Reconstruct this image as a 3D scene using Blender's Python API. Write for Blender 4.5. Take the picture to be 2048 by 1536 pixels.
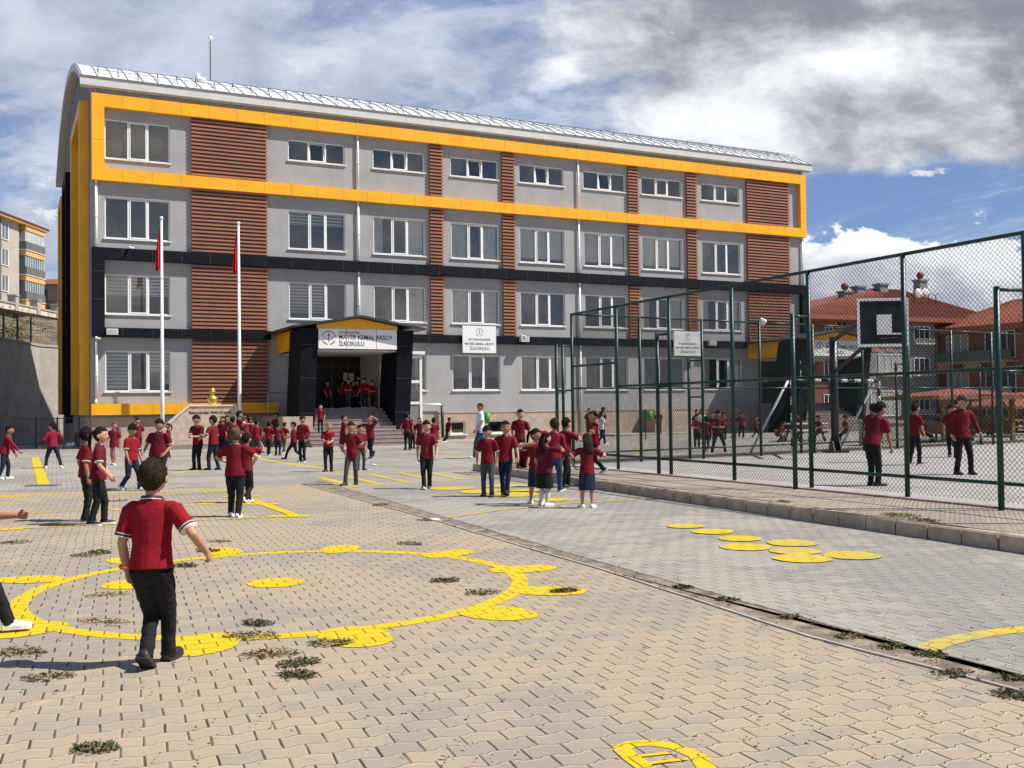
import bpy, bmesh, math, random
from mathutils import Vector, Matrix, noise
R = math.radians
PI = math.pi
random.seed(7)
S = bpy.context.scene
COL = S.collection
for o in list(bpy.data.objects):
    bpy.data.objects.remove(o)

# ------------------------------------------------------------------ camera
FPX, CAMH = 2048.0, 1.57
PITCH, ROLL = math.atan(46 / FPX), R(0.70)
cam_d = bpy.data.cameras.new('camera')
cam_d.sensor_width = 36.0
cam_d.lens = 36.0 * FPX / 2048.0
cam_d.clip_start = 0.05
cam_d.clip_end = 3000
cam = bpy.data.objects.new('camera', cam_d)
COL.objects.link(cam)
_f = Vector((0, math.cos(PITCH), math.sin(PITCH)))
_u = Vector((0, -math.sin(PITCH), math.cos(PITCH)))
_x = Vector((1, 0, 0))
_cr, _sr = math.cos(ROLL), math.sin(ROLL)
_xx = _x * _cr - _u * _sr
_uu = _x * _sr + _u * _cr
cam.matrix_world = Matrix(((_xx.x, _uu.x, -_f.x, 0), (_xx.y, _uu.y, -_f.y, 0), (_xx.z, _uu.z, -_f.z, CAMH), (0, 0, 0, 1)))
S.camera = cam
S.render.resolution_x, S.render.resolution_y = 1024, 768

# survey helpers: where a sight line from the photographer's spot meets a plane of the place
def ray(px, py):
    x = (px - 1024) / FPX
    y = -(py - 768) / FPX
    return _xx * x + _uu * y + _f
def g(px, py, z=0.0):
    d = ray(px, py)
    t = (z - CAMH) / d.z
    return Vector((d.x * t, d.y * t, z))
def at(px, py, Y):
    d = ray(px, py)
    t = Y / d.y
    return Vector((d.x * t, Y, CAMH + d.z * t))

# ------------------------------------------------------------------ light
SUN_EL, SUN_AZ = R(52.0), R(-8.0)      # azimuth measured from +X
sd = Vector((math.cos(SUN_EL) * math.cos(SUN_AZ), math.cos(SUN_EL) * math.sin(SUN_AZ), math.sin(SUN_EL)))
sun_d = bpy.data.lights.new('sun', 'SUN')
sun_d.energy = 5.0
sun_d.angle = R(0.5)
sun_d.color = (1.0, 0.955, 0.88)
sun = bpy.data.objects.new('sun', sun_d)
sun.rotation_euler = sd.to_track_quat('Z', 'Y').to_euler()
COL.objects.link(sun)

S.view_settings.view_transform = 'Standard'
S.view_settings.look = 'None'
S.view_settings.exposure = 0.42
S.view_settings.gamma = 1.0
S.render.engine = 'CYCLES'

# ------------------------------------------------------------------ node helpers
class NT:
    def __init__(s, tree):
        s.t = tree
        s.n = tree.nodes
        s.l = tree.links
    def put(s, inp, v):
        if isinstance(v, bpy.types.NodeSocket):
            s.l.new(v, inp)
        else:
            inp.default_value = v
    def m(s, op, a, b=None, c=None, clamp=False):
        n = s.n.new('ShaderNodeMath')
        n.operation = op
        n.use_clamp = clamp
        s.put(n.inputs[0], a)
        if b is not None: s.put(n.inputs[1], b)
        if c is not None: s.put(n.inputs[2], c)
        return n.outputs[0]
    def mix(s, f, a, b, mode='MIX'):
        n = s.n.new('ShaderNodeMix')
        n.data_type = 'RGBA'
        n.blend_type = mode
        s.put(n.inputs[0], f)
        s.put(n.inputs[6], a if isinstance(a, bpy.types.NodeSocket) else (*a[:3], 1))
        s.put(n.inputs[7], b if isinstance(b, bpy.types.NodeSocket) else (*b[:3], 1))
        return n.outputs[2]
    def noise(s, vec, scale, detail=4, rough=0.55, dist=0.0):
        n = s.n.new('ShaderNodeTexNoise')
        if vec is not None: s.l.new(vec, n.inputs['Vector'])
        n.inputs['Scale'].default_value = scale
        n.inputs['Detail'].default_value = detail
        n.inputs['Roughness'].default_value = rough
        n.inputs['Distortion'].default_value = dist
        return n.outputs[0]
    def sep(s, v):
        n = s.n.new('ShaderNodeSeparateXYZ')
        s.l.new(v, n.inputs[0])
        return n.outputs
    def comb(s, x, y, z=0.0):
        n = s.n.new('ShaderNodeCombineXYZ')
        s.put(n.inputs[0], x); s.put(n.inputs[1], y); s.put(n.inputs[2], z)
        return n.outputs[0]
    def ramp(s, f, lo, hi, smooth=True):
        n = s.n.new('ShaderNodeMapRange')
        n.interpolation_type = 'SMOOTHSTEP' if smooth else 'LINEAR'
        s.put(n.inputs[0], f)
        s.put(n.inputs[1], lo); s.put(n.inputs[2], hi)
        n.inputs[3].default_value = 0.0; n.inputs[4].default_value = 1.0
        return n.outputs[0]

# ------------------------------------------------------------------ sky
world = bpy.data.worlds.new('World')
S.world = world
world.use_nodes = True
def build_sky():
    world.node_tree.nodes.clear()
    T = NT(world.node_tree)
    out = T.n.new('ShaderNodeOutputWorld')
    bg = T.n.new('ShaderNodeBackground')
    bg.inputs[1].default_value = 0.079
    T.l.new(bg.outputs[0], out.inputs[0])
    sky = T.n.new('ShaderNodeTexSky')
    sky.sky_type = 'NISHITA'
    sky.sun_disc = False
    sky.sun_elevation = SUN_EL
    sky.sun_rotation = PI / 2 - SUN_AZ
    sky.altitude = 1000
    sky.air_density = 1.0
    sky.dust_density = 0.6
    sky.ozone_density = 2.0
    tc = T.n.new('ShaderNodeTexCoord')
    x, y, z = T.sep(tc.outputs['Generated'])
    # cloud layer: the view direction carried up to a plane above the town
    zz = T.m('ADD', T.m('MAXIMUM', z, 0.0), 0.13)
    cx, cy = T.m('DIVIDE', x, zz), T.m('DIVIDE', y, zz)
    P = T.comb(cx, cy, 0.0)
    ay = T.m('MAXIMUM', T.m('ABSOLUTE', y), 0.08)
    rear = T.m('MULTIPLY', T.ramp(T.m('MULTIPLY', y, -1.0), -0.1, 0.25), T.ramp(z, 0.22, 0.42))
    high = T.m('ADD', T.m('MULTIPLY', T.ramp(z, 0.42, 0.75), -1.8), T.m('MULTIPLY', rear, -1.6))  # cloud taken off overhead and behind the camera to weaken ambient light
    tx, tz = T.m('DIVIDE', x, ay), T.m('DIVIDE', z, ay)      # bearings of the cloud banks
    D2 = T.comb(T.m('MULTIPLY', tx, 1.0), T.m('MULTIPLY', tz, 1.7), 0.3)
    def blob(px, py, rx, ry, w):
        bx, bz = (px - 1024) / 2048, (812 - py) / 2048
        a = T.m('DIVIDE', T.m('SUBTRACT', tx, bx), rx / 2048)
        b = T.m('DIVIDE', T.m('SUBTRACT', tz, bz), ry / 2048)
        r2 = T.m('ADD', T.m('MULTIPLY', a, a), T.m('MULTIPLY', b, b))
        return T.m('MULTIPLY', T.m('EXPONENT', T.m('MULTIPLY', r2, -1.0)), w)
    def total(bl):
        s = bl[0]
        for q in bl[1:]: s = T.m('ADD', s, q)
        return s
    n1 = T.noise(D2, 3.2, 9, 0.58, 0.35)
    n2 = T.noise(D2, 9.0, 8, 0.6, 0.2)
    n3 = T.noise(D2, 24.0, 8, 0.62, 0.15)
    nw = T.noise(T.comb(T.m('MULTIPLY', tx, 1.0), T.m('MULTIPLY', tz, 3.4), 1.7), 4.2, 8, 0.62, 0.7)
    # high thin veil, with a pale low band added behind the camera for window reflections
    veil = total([T.m('MULTIPLY', T.m('SUBTRACT', nw, 0.5), 3.0), T.m('MULTIPLY', T.m('SUBTRACT', n2, 0.5), 0.8), T.m('MULTIPLY', T.ramp(T.m('MULTIPLY', y, -1.0), -0.1, 0.2), T.m('MULTIPLY', T.m('SUBTRACT', 1.0, T.ramp(z, 0.15, 0.35)), 0.6)),
                  high, blob(250, 60, 700, 190, 0.95), blob(620, 180, 800, 260, 0.35), blob(1400, 120, 300, 150, 0.4), blob(80, 480, 300, 190, 0.6), blob(800, 130, 260, 130, 0.25),
                  blob(1030, 130, 200, 90, -0.2), blob(1080, 330, 350, 60, 0.1), blob(620, 60, 90, 60, -0.15),
                  blob(40, 230, 110, 60, -0.45), blob(1750, 400, 260, 70, -0.6)])
    veil = T.ramp(veil, 0.0, 0.95)
    # heavy cloud bank, upper right
    bank = total([high, T.m('MULTIPLY', T.m('SUBTRACT', n1, 0.5), 2.5), T.m('MULTIPLY', T.m('SUBTRACT', n2, 0.5), 1.3), T.m('MULTIPLY', T.m('SUBTRACT', n3, 0.5), 0.35),
                  blob(1860, 90, 470, 150, 1.15), blob(1950, 260, 420, 90, 0.95), blob(1500, 240, 200, 60, 0.35), blob(1400, 60, 330, 90, 0.5),
                  blob(1720, 400, 260, 45, -0.9), blob(1000, 250, 300, 80, -0.4), blob(1130, 130, 60, 45, 0.35),
                  blob(500, 200, 600, 300, -0.5)])
    bankm = T.ramp(bank, -0.1, 0.6)
    # cumulus near the horizon, right
    cn = T.noise(D2, 19.0, 10, 0.6, 0.1)
    cum = total([T.m('MULTIPLY', T.m('SUBTRACT', cn, 0.5), 1.9),
                 blob(1740, 545, 150, 75, 1.0), blob(1640, 590, 120, 60, 0.7), blob(1990, 570, 130, 75, 0.95),
                 blob(1850, 640, 300, 60, 0.8), blob(1900, 355, 110, 14, 0.45), blob(1700, 830, 900, 130, 0.4),
                 blob(60, 420, 110, 50, 0.3)])
    cumm = T.ramp(cum, 0.36, 0.5)
    # shading of the clouds: lit tops, grey undersides
    lit = total([T.m('MULTIPLY', T.m('SUBTRACT', n3, 0.5), 0.5), T.m('MULTIPLY', T.m('SUBTRACT', n2, 0.5), 3.2), T.m('MULTIPLY', T.m('SUBTRACT', n1, 0.5), 1.0),
                 blob(1690, 125, 150, 50, 0.8), blob(1450, 280, 150, 50, 0.3), blob(1800, 10, 520, 55, -0.6), blob(1330, 120, 110, 80, -0.3),
                 blob(1850, 240, 330, 55, -0.38), blob(1130, 140, 60, 45, 0.5), blob(1480, 240, 110, 35, 0.35)])
    lit = T.ramp(lit, -0.85, 0.85)
    cbank = T.mix(lit, (2.7, 2.8, 3.3), (9.6, 9.8, 10.2))
    litc = T.ramp(T.m('ADD', T.m('MULTIPLY', T.m('SUBTRACT', cn, 0.5), 1.6), total([blob(1740, 480, 170, 45, 0.6), blob(1990, 520, 150, 50, 0.6), blob(1800, 620, 400, 40, -0.2)])), -0.3, 0.65)
    ccum = T.mix(litc, (4.6, 4.9, 5.8), (10.0, 10.2, 10.5))
    vs = T.ramp(n2, 0.3, 0.7)
    cveil = T.mix(vs, (4.4, 4.75, 6.0), (6.7, 7.1, 8.3))
    blue = T.mix(T.ramp(z, 0.0, 0.5), (2.0, 3.4, 6.3), (1.1, 2.0, 4.4))
    base = T.mix(0.8, sky.outputs[0], blue)
    cir = T.noise(T.comb(T.m('ADD', T.m('MULTIPLY', tx, 1.2), T.m('MULTIPLY', tz, 1.5)), T.m('SUBTRACT', T.m('MULTIPLY', tz, 9.0), T.m('MULTIPLY', tx, 2.2)), 5.0), 3.0, 8, 0.65, 0.5)
    base = T.mix(T.m('MULTIPLY', T.ramp(cir, 0.45, 0.8), 0.75), base, (7.0, 7.4, 8.4))
    c = T.mix(T.m('MULTIPLY', veil, 0.9), base, cveil)
    c = T.mix(bankm, c, cbank)
    c = T.mix(cumm, c, ccum)
    T.l.new(c, bg.inputs[0])
build_sky()

# ------------------------------------------------------------------ object helpers
def tag(o, label=None, cat=None, group=None, kind=None):
    if label: o['label'] = label
    if cat: o['category'] = cat
    if group: o['group'] = group
    if kind: o['kind'] = kind
    return o
def empty(name, loc=(0, 0, 0), rz=0.0, label=None, cat=None, group=None):
    o = bpy.data.objects.new(name, None)
    o.empty_display_size = 0.2
    COL.objects.link(o)
    o.location = loc
    o.rotation_euler = (0, 0, rz)
    return tag(o, label, cat, group)
class MB:
    """collects vertices and faces for ONE mesh object"""
    def __init__(s):
        s.v, s.f, s.mi, s.sm = [], [], [], []
        s.cur = 0
        s.smooth = False
    def face(s, idx):
        s.f.append(idx); s.mi.append(s.cur); s.sm.append(s.smooth)
    def quad(s, a, b, c, d):
        n = len(s.v)
        s.v += [tuple(a), tuple(b), tuple(c), tuple(d)]
        s.face((n, n + 1, n + 2, n + 3))
    def poly(s, pts):
        n = len(s.v)
        s.v += [tuple(p) for p in pts]
        s.face(tuple(range(n, n + len(pts))))
    def box(s, x0, x1, y0, y1, z0, z1):
        n = len(s.v)
        s.v += [(x0, y0, z0), (x1, y0, z0), (x1, y1, z0), (x0, y1, z0), (x0, y0, z1), (x1, y0, z1), (x1, y1, z1), (x0, y1, z1)]
        for q in ((0, 3, 2, 1), (4, 5, 6, 7), (0, 1, 5, 4), (1, 2, 6, 5), (2, 3, 7, 6), (3, 0, 4, 7)):
            s.face(tuple(n + i for i in q))
    def hexa(s, lo, hi):
        """two quads of 4 points each (bottom ring, top ring)"""
        n = len(s.v)
        s.v += [tuple(p) for p in lo] + [tuple(p) for p in hi]
        for q in ((3, 2, 1, 0), (4, 5, 6, 7), (0, 1, 5, 4), (1, 2, 6, 5), (2, 3, 7, 6), (3, 0, 4, 7)):
            s.face(tuple(n + i for i in q))
    def prism(s, pts, d):
        """polygon pts extruded by vector d"""
        d = Vector(d)
        n = len(s.v); k = len(pts)
        s.v += [tuple(p) for p in pts] + [tuple(Vector(p) + d) for p in pts]
        s.face(tuple(range(n, n + k)))
        s.face(tuple(range(n + 2 * k - 1, n + k - 1, -1)))
        for i in range(k):
            j = (i + 1) % k
            s.face((n + i, n + i + k, n + j + k, n + j))
    def tube(s, pts, rad, seg=10, ref=(1, 0, 0), caps=True, rnd=True):
        pts = [Vector(p) for p in pts]
        k = len(pts)
        if not isinstance(rad, (list, tuple)): rad = [rad] * k
        rad = [(r, r) if not isinstance(r, (list, tuple)) else r for r in rad]
        ref = Vector(ref)
        rings = []
        if caps and rnd:
            t0 = (pts[1] - pts[0]).normalized(); t1 = (pts[-1] - pts[-2]).normalized()
            r0, r1 = rad[0], rad[-1]
            pts = [pts[0] - t0 * min(r0) * 0.55] + pts + [pts[-1] + t1 * min(r1) * 0.55]
            rad = [(r0[0] * 0.6, r0[1] * 0.6)] + list(rad) + [(r1[0] * 0.6, r1[1] * 0.6)]
            k += 2
        for i, p in enumerate(pts):
            if i == 0: t = pts[1] - pts[0]
            elif i == k - 1: t = pts[-1] - pts[-2]
            else: t = (pts[i + 1] - pts[i]).normalized() + (pts[i] - pts[i - 1]).normalized()
            t.normalize()
            a = ref - t * ref.dot(t)
            if a.length < 1e-4:
                a = Vector((0, 1, 0)) - t * t.y
            a.normalize()
            b = t.cross(a)
            n = len(s.v)
            for j in range(seg):
                th = 2 * PI * j / seg
                s.v.append(tuple(p + a * (rad[i][0] * math.cos(th)) + b * (rad[i][1] * math.sin(th))))
            rings.append(n)
        for i in range(k - 1):
            for j in range(seg):
                j2 = (j + 1) % seg
                s.face((rings[i] + j, rings[i] + j2, rings[i + 1] + j2, rings[i + 1] + j))
        if caps:
            s.face(tuple(rings[0] + j for j in range(seg - 1, -1, -1)))
            s.face(tuple(rings[-1] + j for j in range(seg)))
    def ball(s, c, r, seg=12, rings=8, fn=None):
        c = Vector(c)
        if not isinstance(r, (list, tuple)): r = (r, r, r)
        n = len(s.v)
        def put(d):
            q = Vector((d.x * r[0], d.y * r[1], d.z * r[2]))
            if fn: q = fn(d, q)
            s.v.append(tuple(c + q))
        put(Vector((0, 0, 1)))
        for i in range(1, rings):
            ph = PI * i / rings
            for j in range(seg):
                th = 2 * PI * j / seg
                put(Vector((math.sin(ph) * math.cos(th), math.sin(ph) * math.sin(th), math.cos(ph))))
        put(Vector((0, 0, -1)))
        for j in range(seg):
            s.face((n, n + 1 + j, n + 1 + (j + 1) % seg))
        for i in range(rings - 2):
            for j in range(seg):
                a = n + 1 + i * seg
                s.face((a + j, a + seg + j, a + seg + (j + 1) % seg, a + (j + 1) % seg))
        e = n + 1 + (rings - 1) * seg
        a = e - seg
        for j in range(seg):
            s.face((e, a + (j + 1) % seg, a + j))
    def mesh(s, name, mats):
        me = bpy.data.meshes.new(name)
        me.from_pydata(s.v, [], s.f)
        if not isinstance(mats, (list, tuple)): mats = [mats]
        for m in mats: me.materials.append(m)
        me.polygons.foreach_set('material_index', s.mi)
        me.polygons.foreach_set('use_smooth', s.sm)
        me.update()
        return me
    def build(s, name, mats, parent=None, loc=None):
        o = bpy.data.objects.new(name, s.mesh(name, mats))
        COL.objects.link(o)
        if parent is not None: o.parent = parent
        if loc is not None: o.location = loc
        return o
def text_mesh(txt, size, bold=0.0, shear=0.0, align='LEFT', ext=0.001, sx=1.0):
    cu = bpy.data.curves.new('lettering', 'FONT')
    cu.body = txt
    cu.size = size
    cu.extrude = ext
    cu.offset = bold
    cu.shear = shear
    cu.align_x = align
    cu.resolution_u = 3
    o = bpy.data.objects.new('tmp', cu)
    COL.objects.link(o)
    bpy.context.view_layer.update()
    me = bpy.data.meshes.new_from_object(o.evaluated_get(bpy.context.evaluated_depsgraph_get()))
    v = [(p.co.x * sx, -p.co.z, p.co.y) for p in me.vertices]
    f = [tuple(p.vertices) for p in me.polygons]
    w = max(q[0] for q in v) - min(q[0] for q in v)
    bpy.data.objects.remove(o)
    bpy.data.curves.remove(cu)
    bpy.data.meshes.remove(me)
    return v, f, w
def add_text(mb, txt, x, y, z, width=None, size=1.0, **kw):
    v, f, w = text_mesh(txt, size, **kw)
    k = (width / w) if width else 1.0
    n = len(mb.v)
    mb.v += [(x + q[0] * k, y + q[1], z + q[2]) for q in v]
    for q in f: mb.face(tuple(n + i for i in q))

# ------------------------------------------------------------------ materials
def srgb(r, g_, b):
    return tuple(((c / 255) / 12.92 if c / 255 <= 0.04045 else ((c / 255 + 0.055) / 1.055) ** 2.4) for c in (r, g_, b))
MATS = {}
def mat(name, col, rough=0.7, var=0.12, scale=6.0, bump=0.0, bscale=60.0, metal=0.0, spec=0.5, streak=0.0, dirt=None):
    if name in MATS: return MATS[name]
    m = bpy.data.materials.new(name)
    m.use_nodes = True
    m.node_tree.nodes.clear()
    T = NT(m.node_tree)
    out = T.n.new('ShaderNodeOutputMaterial')
    b = T.n.new('ShaderNodeBsdfPrincipled')
    T.l.new(b.outputs[0], out.inputs[0])
    tc = T.n.new('ShaderNodeTexCoord')
    co = tc.outputs['Object']
    n = T.noise(co, scale, 5)
    lo = tuple(c * (1 - var) for c in col)
    hi = tuple(min(1, c * (1 + var)) for c in col)
    c = T.mix(T.ramp(n, 0.3, 0.7), lo, hi)
    if streak:
        x, y, z = T.sep(co)
        st = T.noise(T.comb(T.m('MULTIPLY', x, 3.0), T.m('MULTIPLY', y, 3.0), T.m('MULTIPLY', z, 0.35)), 1.6, 6)
        c = T.mix(T.m('MULTIPLY', T.ramp(st, 0.46, 0.72), streak), c, dirt or tuple(q * 0.6 for q in col))
    T.l.new(c, b.inputs['Base Color'])
    b.inputs['Roughness'].default_value = rough
    b.inputs['Metallic'].default_value = metal
    b.inputs['Specular IOR Level'].default_value = spec
    if bump:
        bn = T.n.new('ShaderNodeBump')
        bn.inputs['Strength'].default_value = bump
        bn.inputs['Distance'].default_value = 0.01
        T.l.new(T.noise(co, bscale, 5), bn.inputs['Height'])
        T.l.new(bn.outputs[0], b.inputs['Normal'])
    MATS[name] = m
    return m
def glass_mat(name, tint=(0.62, 0.67, 0.7)):
    m = bpy.data.materials.new(name)
    m.use_nodes = True
    m.node_tree.nodes.clear()
    T = NT(m.node_tree)
    out = T.n.new('ShaderNodeOutputMaterial')
    tr = T.n.new('ShaderNodeBsdfTransparent')
    tr.inputs[0].default_value = (*tint, 1)
    gl = T.n.new('ShaderNodeBsdfGlossy')
    gl.inputs['Roughness'].default_value = 0.03
    gl.inputs['Color'].default_value = (1.0, 0.94, 0.86, 1)
    tc = T.n.new('ShaderNodeTexCoord')
    bn = T.n.new('ShaderNodeBump')
    bn.inputs['Strength'].default_value = 0.06
    bn.inputs['Distance'].default_value = 0.05
    T.l.new(T.noise(tc.outputs['Object'], 1.3, 2), bn.inputs['Height'])
    T.l.new(bn.outputs[0], gl.inputs['Normal'])
    fr = T.n.new('ShaderNodeFresnel')
    fr.inputs[0].default_value = 1.6
    mx = T.n.new('ShaderNodeMixShader')
    T.l.new(T.m('MULTIPLY_ADD', fr.outputs[0], 1.5, 0.07, clamp=True), mx.inputs[0])
    T.l.new(tr.outputs[0], mx.inputs[1])
    T.l.new(gl.outputs[0], mx.inputs[2])
    T.l.new(mx.outputs[0], out.inputs[0])
    MATS[name] = m
    return m
def paver_mat(name, theta, ca, cb, cmix, bl=0.20, bw=0.147, paint=None, stain=0.5, fade=0.0):
    """interlocking concrete pavers: rows with stepped edges, cross joints offset by half a block"""
    m = bpy.data.materials.new(name)
    m.use_nodes = True
    m.node_tree.nodes.clear()
    T = NT(m.node_tree)
    out = T.n.new('ShaderNodeOutputMaterial')
    b = T.n.new('ShaderNodeBsdfPrincipled')
    T.l.new(b.outputs[0], out.inputs[0])
    tc = T.n.new('ShaderNodeTexCoord')
    co = tc.outputs['Object']
    x, y, z = T.sep(co)
    wob = T.m('MULTIPLY', T.m('SUBTRACT', T.noise(co, 0.9, 2), 0.5), 0.06)
    c_, s_ = math.cos(theta), math.sin(theta)
    U = T.m('DIVIDE', T.m('ADD', T.m('ADD', T.m('MULTIPLY', x, c_), T.m('MULTIPLY', y, s_)), wob), bl)
    V = T.m('DIVIDE', T.m('ADD', T.m('SUBTRACT', T.m('MULTIPLY', y, c_), T.m('MULTIPLY', x, s_)), wob), bw)
    tri = T.m('MULTIPLY_ADD', T.m('PINGPONG', U, 0.5), 4.0, -1.0)
    st = T.m('MAXIMUM', T.m('MINIMUM', T.m('MULTIPLY', tri, 4.5), 1.0), -1.0)
    V2 = T.m('MULTIPLY_ADD', st, 0.07, V)
    row = T.m('FLOOR', V2)
    fv = T.m('SUBTRACT', V2, row)
    U2 = T.m('MULTIPLY_ADD', row, 0.5, U)
    cell = T.m('FLOOR', U2)
    fu = T.m('SUBTRACT', U2, cell)
    dv = T.m('MULTIPLY', T.m('MINIMUM', fv, T.m('SUBTRACT', 1.0, fv)), bw)
    du = T.m('MULTIPLY', T.m('MINIMUM', fu, T.m('SUBTRACT', 1.0, fu)), bl)
    # joints vary in width from block to block
    wn = T.n.new('ShaderNodeTexWhiteNoise')
    T.l.new(T.comb(cell, row, 0.0), wn.inputs['Vector'])
    rnd = wn.outputs['Value']
    jn = T.noise(co, 3.0, 2)
    wu = T.m('MULTIPLY_ADD', T.m('MULTIPLY', rnd, jn), 0.009, 0.0006)
    j1 = T.m('SUBTRACT', 1.0, T.ramp(du, wu, T.m('ADD', wu, 0.003)))
    j2 = T.m('SUBTRACT', 1.0, T.ramp(dv, 0.0008, T.m('MULTIPLY_ADD', jn, 0.006, 0.001)))
    joint = T.m('MULTIPLY', T.m('MAXIMUM', j1, T.m('MULTIPLY', j2, 0.7)), T.m('MULTIPLY_ADD', T.ramp(T.noise(co, 2.2, 4, 0.7), 0.36, 0.54), 0.72, 0.28))
    edge = T.m('MULTIPLY', T.m('MULTIPLY', T.ramp(fv, 1.0 - 0.17, 1.0 - 0.06), T.m('SUBTRACT', 1.0, j1)), T.m('MULTIPLY_ADD', jn, 0.9, 0.15, clamp=True))  # pale far edge of each row: sun-catching chamfer and wear put into colour
    big = T.noise(co, 0.35, 4, 0.6)
    mid = T.noise(co, 1.7, 5, 0.65)
    fine = T.noise(co, 130.0, 3, 0.7)
    f = T.m('ADD', T.m('MULTIPLY', T.ramp(big, 0.35, 0.65), 0.55), T.m('ADD', T.m('MULTIPLY', mid, 0.5), T.m('MULTIPLY', T.m('SUBTRACT', rnd, 0.5), 0.28)))
    base = T.mix(T.ramp(f, cmix - 0.2, cmix + 0.22), ca, cb)
    wn2 = T.n.new('ShaderNodeTexWhiteNoise')
    T.l.new(T.comb(row, cell, 3.0), wn2.inputs['Vector'])
    base = T.mix(T.m('MULTIPLY', wn2.outputs['Value'], 0.16), base, tuple(q * 0.62 for q in ca))
    base = T.mix(T.m('MULTIPLY', T.ramp(fine, 0.35, 0.75), 0.28), base, tuple(q * 0.55 for q in ca))
    base = T.mix(T.m('MULTIPLY', T.ramp(T.noise(co, 4.5, 6, 0.7), 0.55, 0.75), 0.25 * stain * 2), base, tuple(q * 0.5 for q in cb))
    base = T.mix(T.m('MULTIPLY', T.ramp(T.noise(co, 2.3, 6, 0.75, 0.6), 0.62, 0.72), 0.4), base, tuple(min(1, q * 1.35) for q in ca))
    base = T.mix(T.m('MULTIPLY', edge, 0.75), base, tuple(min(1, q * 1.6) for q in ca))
    base = T.mix(T.m('MULTIPLY', T.ramp(T.noise(co, 9.0, 6, 0.8), 0.58, 0.72), 0.35), base, tuple(q * 0.55 for q in cb))
    jc = (0.042, 0.032, 0.022)
    if paint:
        wear = T.m('MAXIMUM', T.ramp(T.noise(co, 14.0, 6, 0.75), 0.55, 0.66), T.ramp(T.noise(co, 3.0, 6, 0.75), 0.56, 0.7))
        base = T.mix(T.m('MULTIPLY_ADD', T.ramp(T.noise(co, 0.6, 4), 0.3, 0.7), fade, T.m('MULTIPLY', wear, 0.5), clamp=True), T.mix(T.m('MULTIPLY', mid, 0.25), paint, tuple(q * 0.8 for q in paint)), base)
        col = T.mix(T.m('MULTIPLY', joint, 0.72), base, (0.12, 0.085, 0.02))
    else:
        col = T.mix(T.m('MULTIPLY', joint, 0.82), base, jc)
    T.l.new(col, b.inputs['Base Color'])
    b.inputs['Roughness'].default_value = 0.9
    b.inputs['Specular IOR Level'].default_value = 0.15
    cham = T.m('MINIMUM', T.ramp(du, 0.0, 0.010, False), T.ramp(dv, 0.0, 0.008, False))
    tl = T.m('ADD', T.m('MULTIPLY', fu, T.m('SUBTRACT', rnd, 0.5)), T.m('MULTIPLY', fv, T.m('SUBTRACT', wn2.outputs['Value'], 0.5)))
    h = T.m('ADD', T.m('ADD', T.m('MULTIPLY_ADD', tl, 1.3, cham), T.m('MULTIPLY', fine, 0.14)), T.m('ADD', T.m('MULTIPLY', rnd, 0.22), T.m('MULTIPLY', mid, 0.3)))
    bn = T.n.new('ShaderNodeBump')
    bn.inputs['Strength'].default_value = 0.9
    bn.inputs['Distance'].default_value = 0.008
    T.l.new(h, bn.inputs['Height'])
    T.l.new(bn.outputs[0], b.inputs['Normal'])
    MATS[name] = m
    return m

TH = R(21.0)
TAN_A, TAN_B = (0.395, 0.312, 0.218), (0.30, 0.262, 0.212)
GRY_A, GRY_B = (0.35, 0.322, 0.272), (0.255, 0.24, 0.212)
YEL = (0.60, 0.435, 0.016)
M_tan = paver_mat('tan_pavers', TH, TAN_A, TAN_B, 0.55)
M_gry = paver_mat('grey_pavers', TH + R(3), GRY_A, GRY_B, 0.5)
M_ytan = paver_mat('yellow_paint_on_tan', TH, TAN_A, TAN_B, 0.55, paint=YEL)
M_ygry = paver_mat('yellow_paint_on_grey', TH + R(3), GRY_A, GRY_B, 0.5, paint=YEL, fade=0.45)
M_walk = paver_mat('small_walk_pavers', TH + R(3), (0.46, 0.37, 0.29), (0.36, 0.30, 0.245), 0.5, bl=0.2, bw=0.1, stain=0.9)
M_wall = mat('grey_render', (0.355, 0.35, 0.345), 0.92, 0.06, 1.2, 0.5, 90, streak=0.22, dirt=(0.27, 0.245, 0.22))
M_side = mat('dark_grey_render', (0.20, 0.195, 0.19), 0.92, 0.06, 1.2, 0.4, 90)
M_yel = mat('yellow_cladding', (0.90, 0.42, 0.004), 0.45, 0.07, 0.9, streak=0.25, dirt=(0.62, 0.32, 0.05))
M_blk = mat('black_cladding', (0.005, 0.007, 0.011), 0.65, 0.2, 1.5, spec=0.14)
M_seam = mat('cladding_seam', (0.35, 0.20, 0.03), 0.8)
M_bseam = mat('black_cladding_seam', (0.06, 0.065, 0.075), 0.6)
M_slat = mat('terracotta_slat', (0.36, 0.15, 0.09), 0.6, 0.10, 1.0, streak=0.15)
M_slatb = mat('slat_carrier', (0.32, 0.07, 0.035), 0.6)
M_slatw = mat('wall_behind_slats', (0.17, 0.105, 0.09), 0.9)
M_pvc = mat('white_pvc', (0.82, 0.81, 0.78), 0.35, 0.03, 3)
M_sill = mat('pale_marble_sill', (0.74, 0.71, 0.66), 0.5, 0.08, 8)
M_roof = mat('white_metal_roof', (0.60, 0.61, 0.60), 0.5, 0.08, 1.2, streak=0.3)
M_gut = mat('grey_white_gutter', (0.60, 0.60, 0.57), 0.45, 0.05, 2)
M_gutd = mat('gutter_brown_edge', (0.20, 0.17, 0.15), 0.6)
M_plinth = mat('travertine_plinth', (0.42, 0.32, 0.25), 0.6, 0.14, 2.5, 0.15, 30, streak=0.35, dirt=(0.40, 0.27, 0.2))
M_mtl = mat('dark_snow_guard', (0.055, 0.05, 0.05), 0.5)
M_step = mat('granite_steps', (0.26, 0.20, 0.19), 0.55, 0.15, 5)
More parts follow.
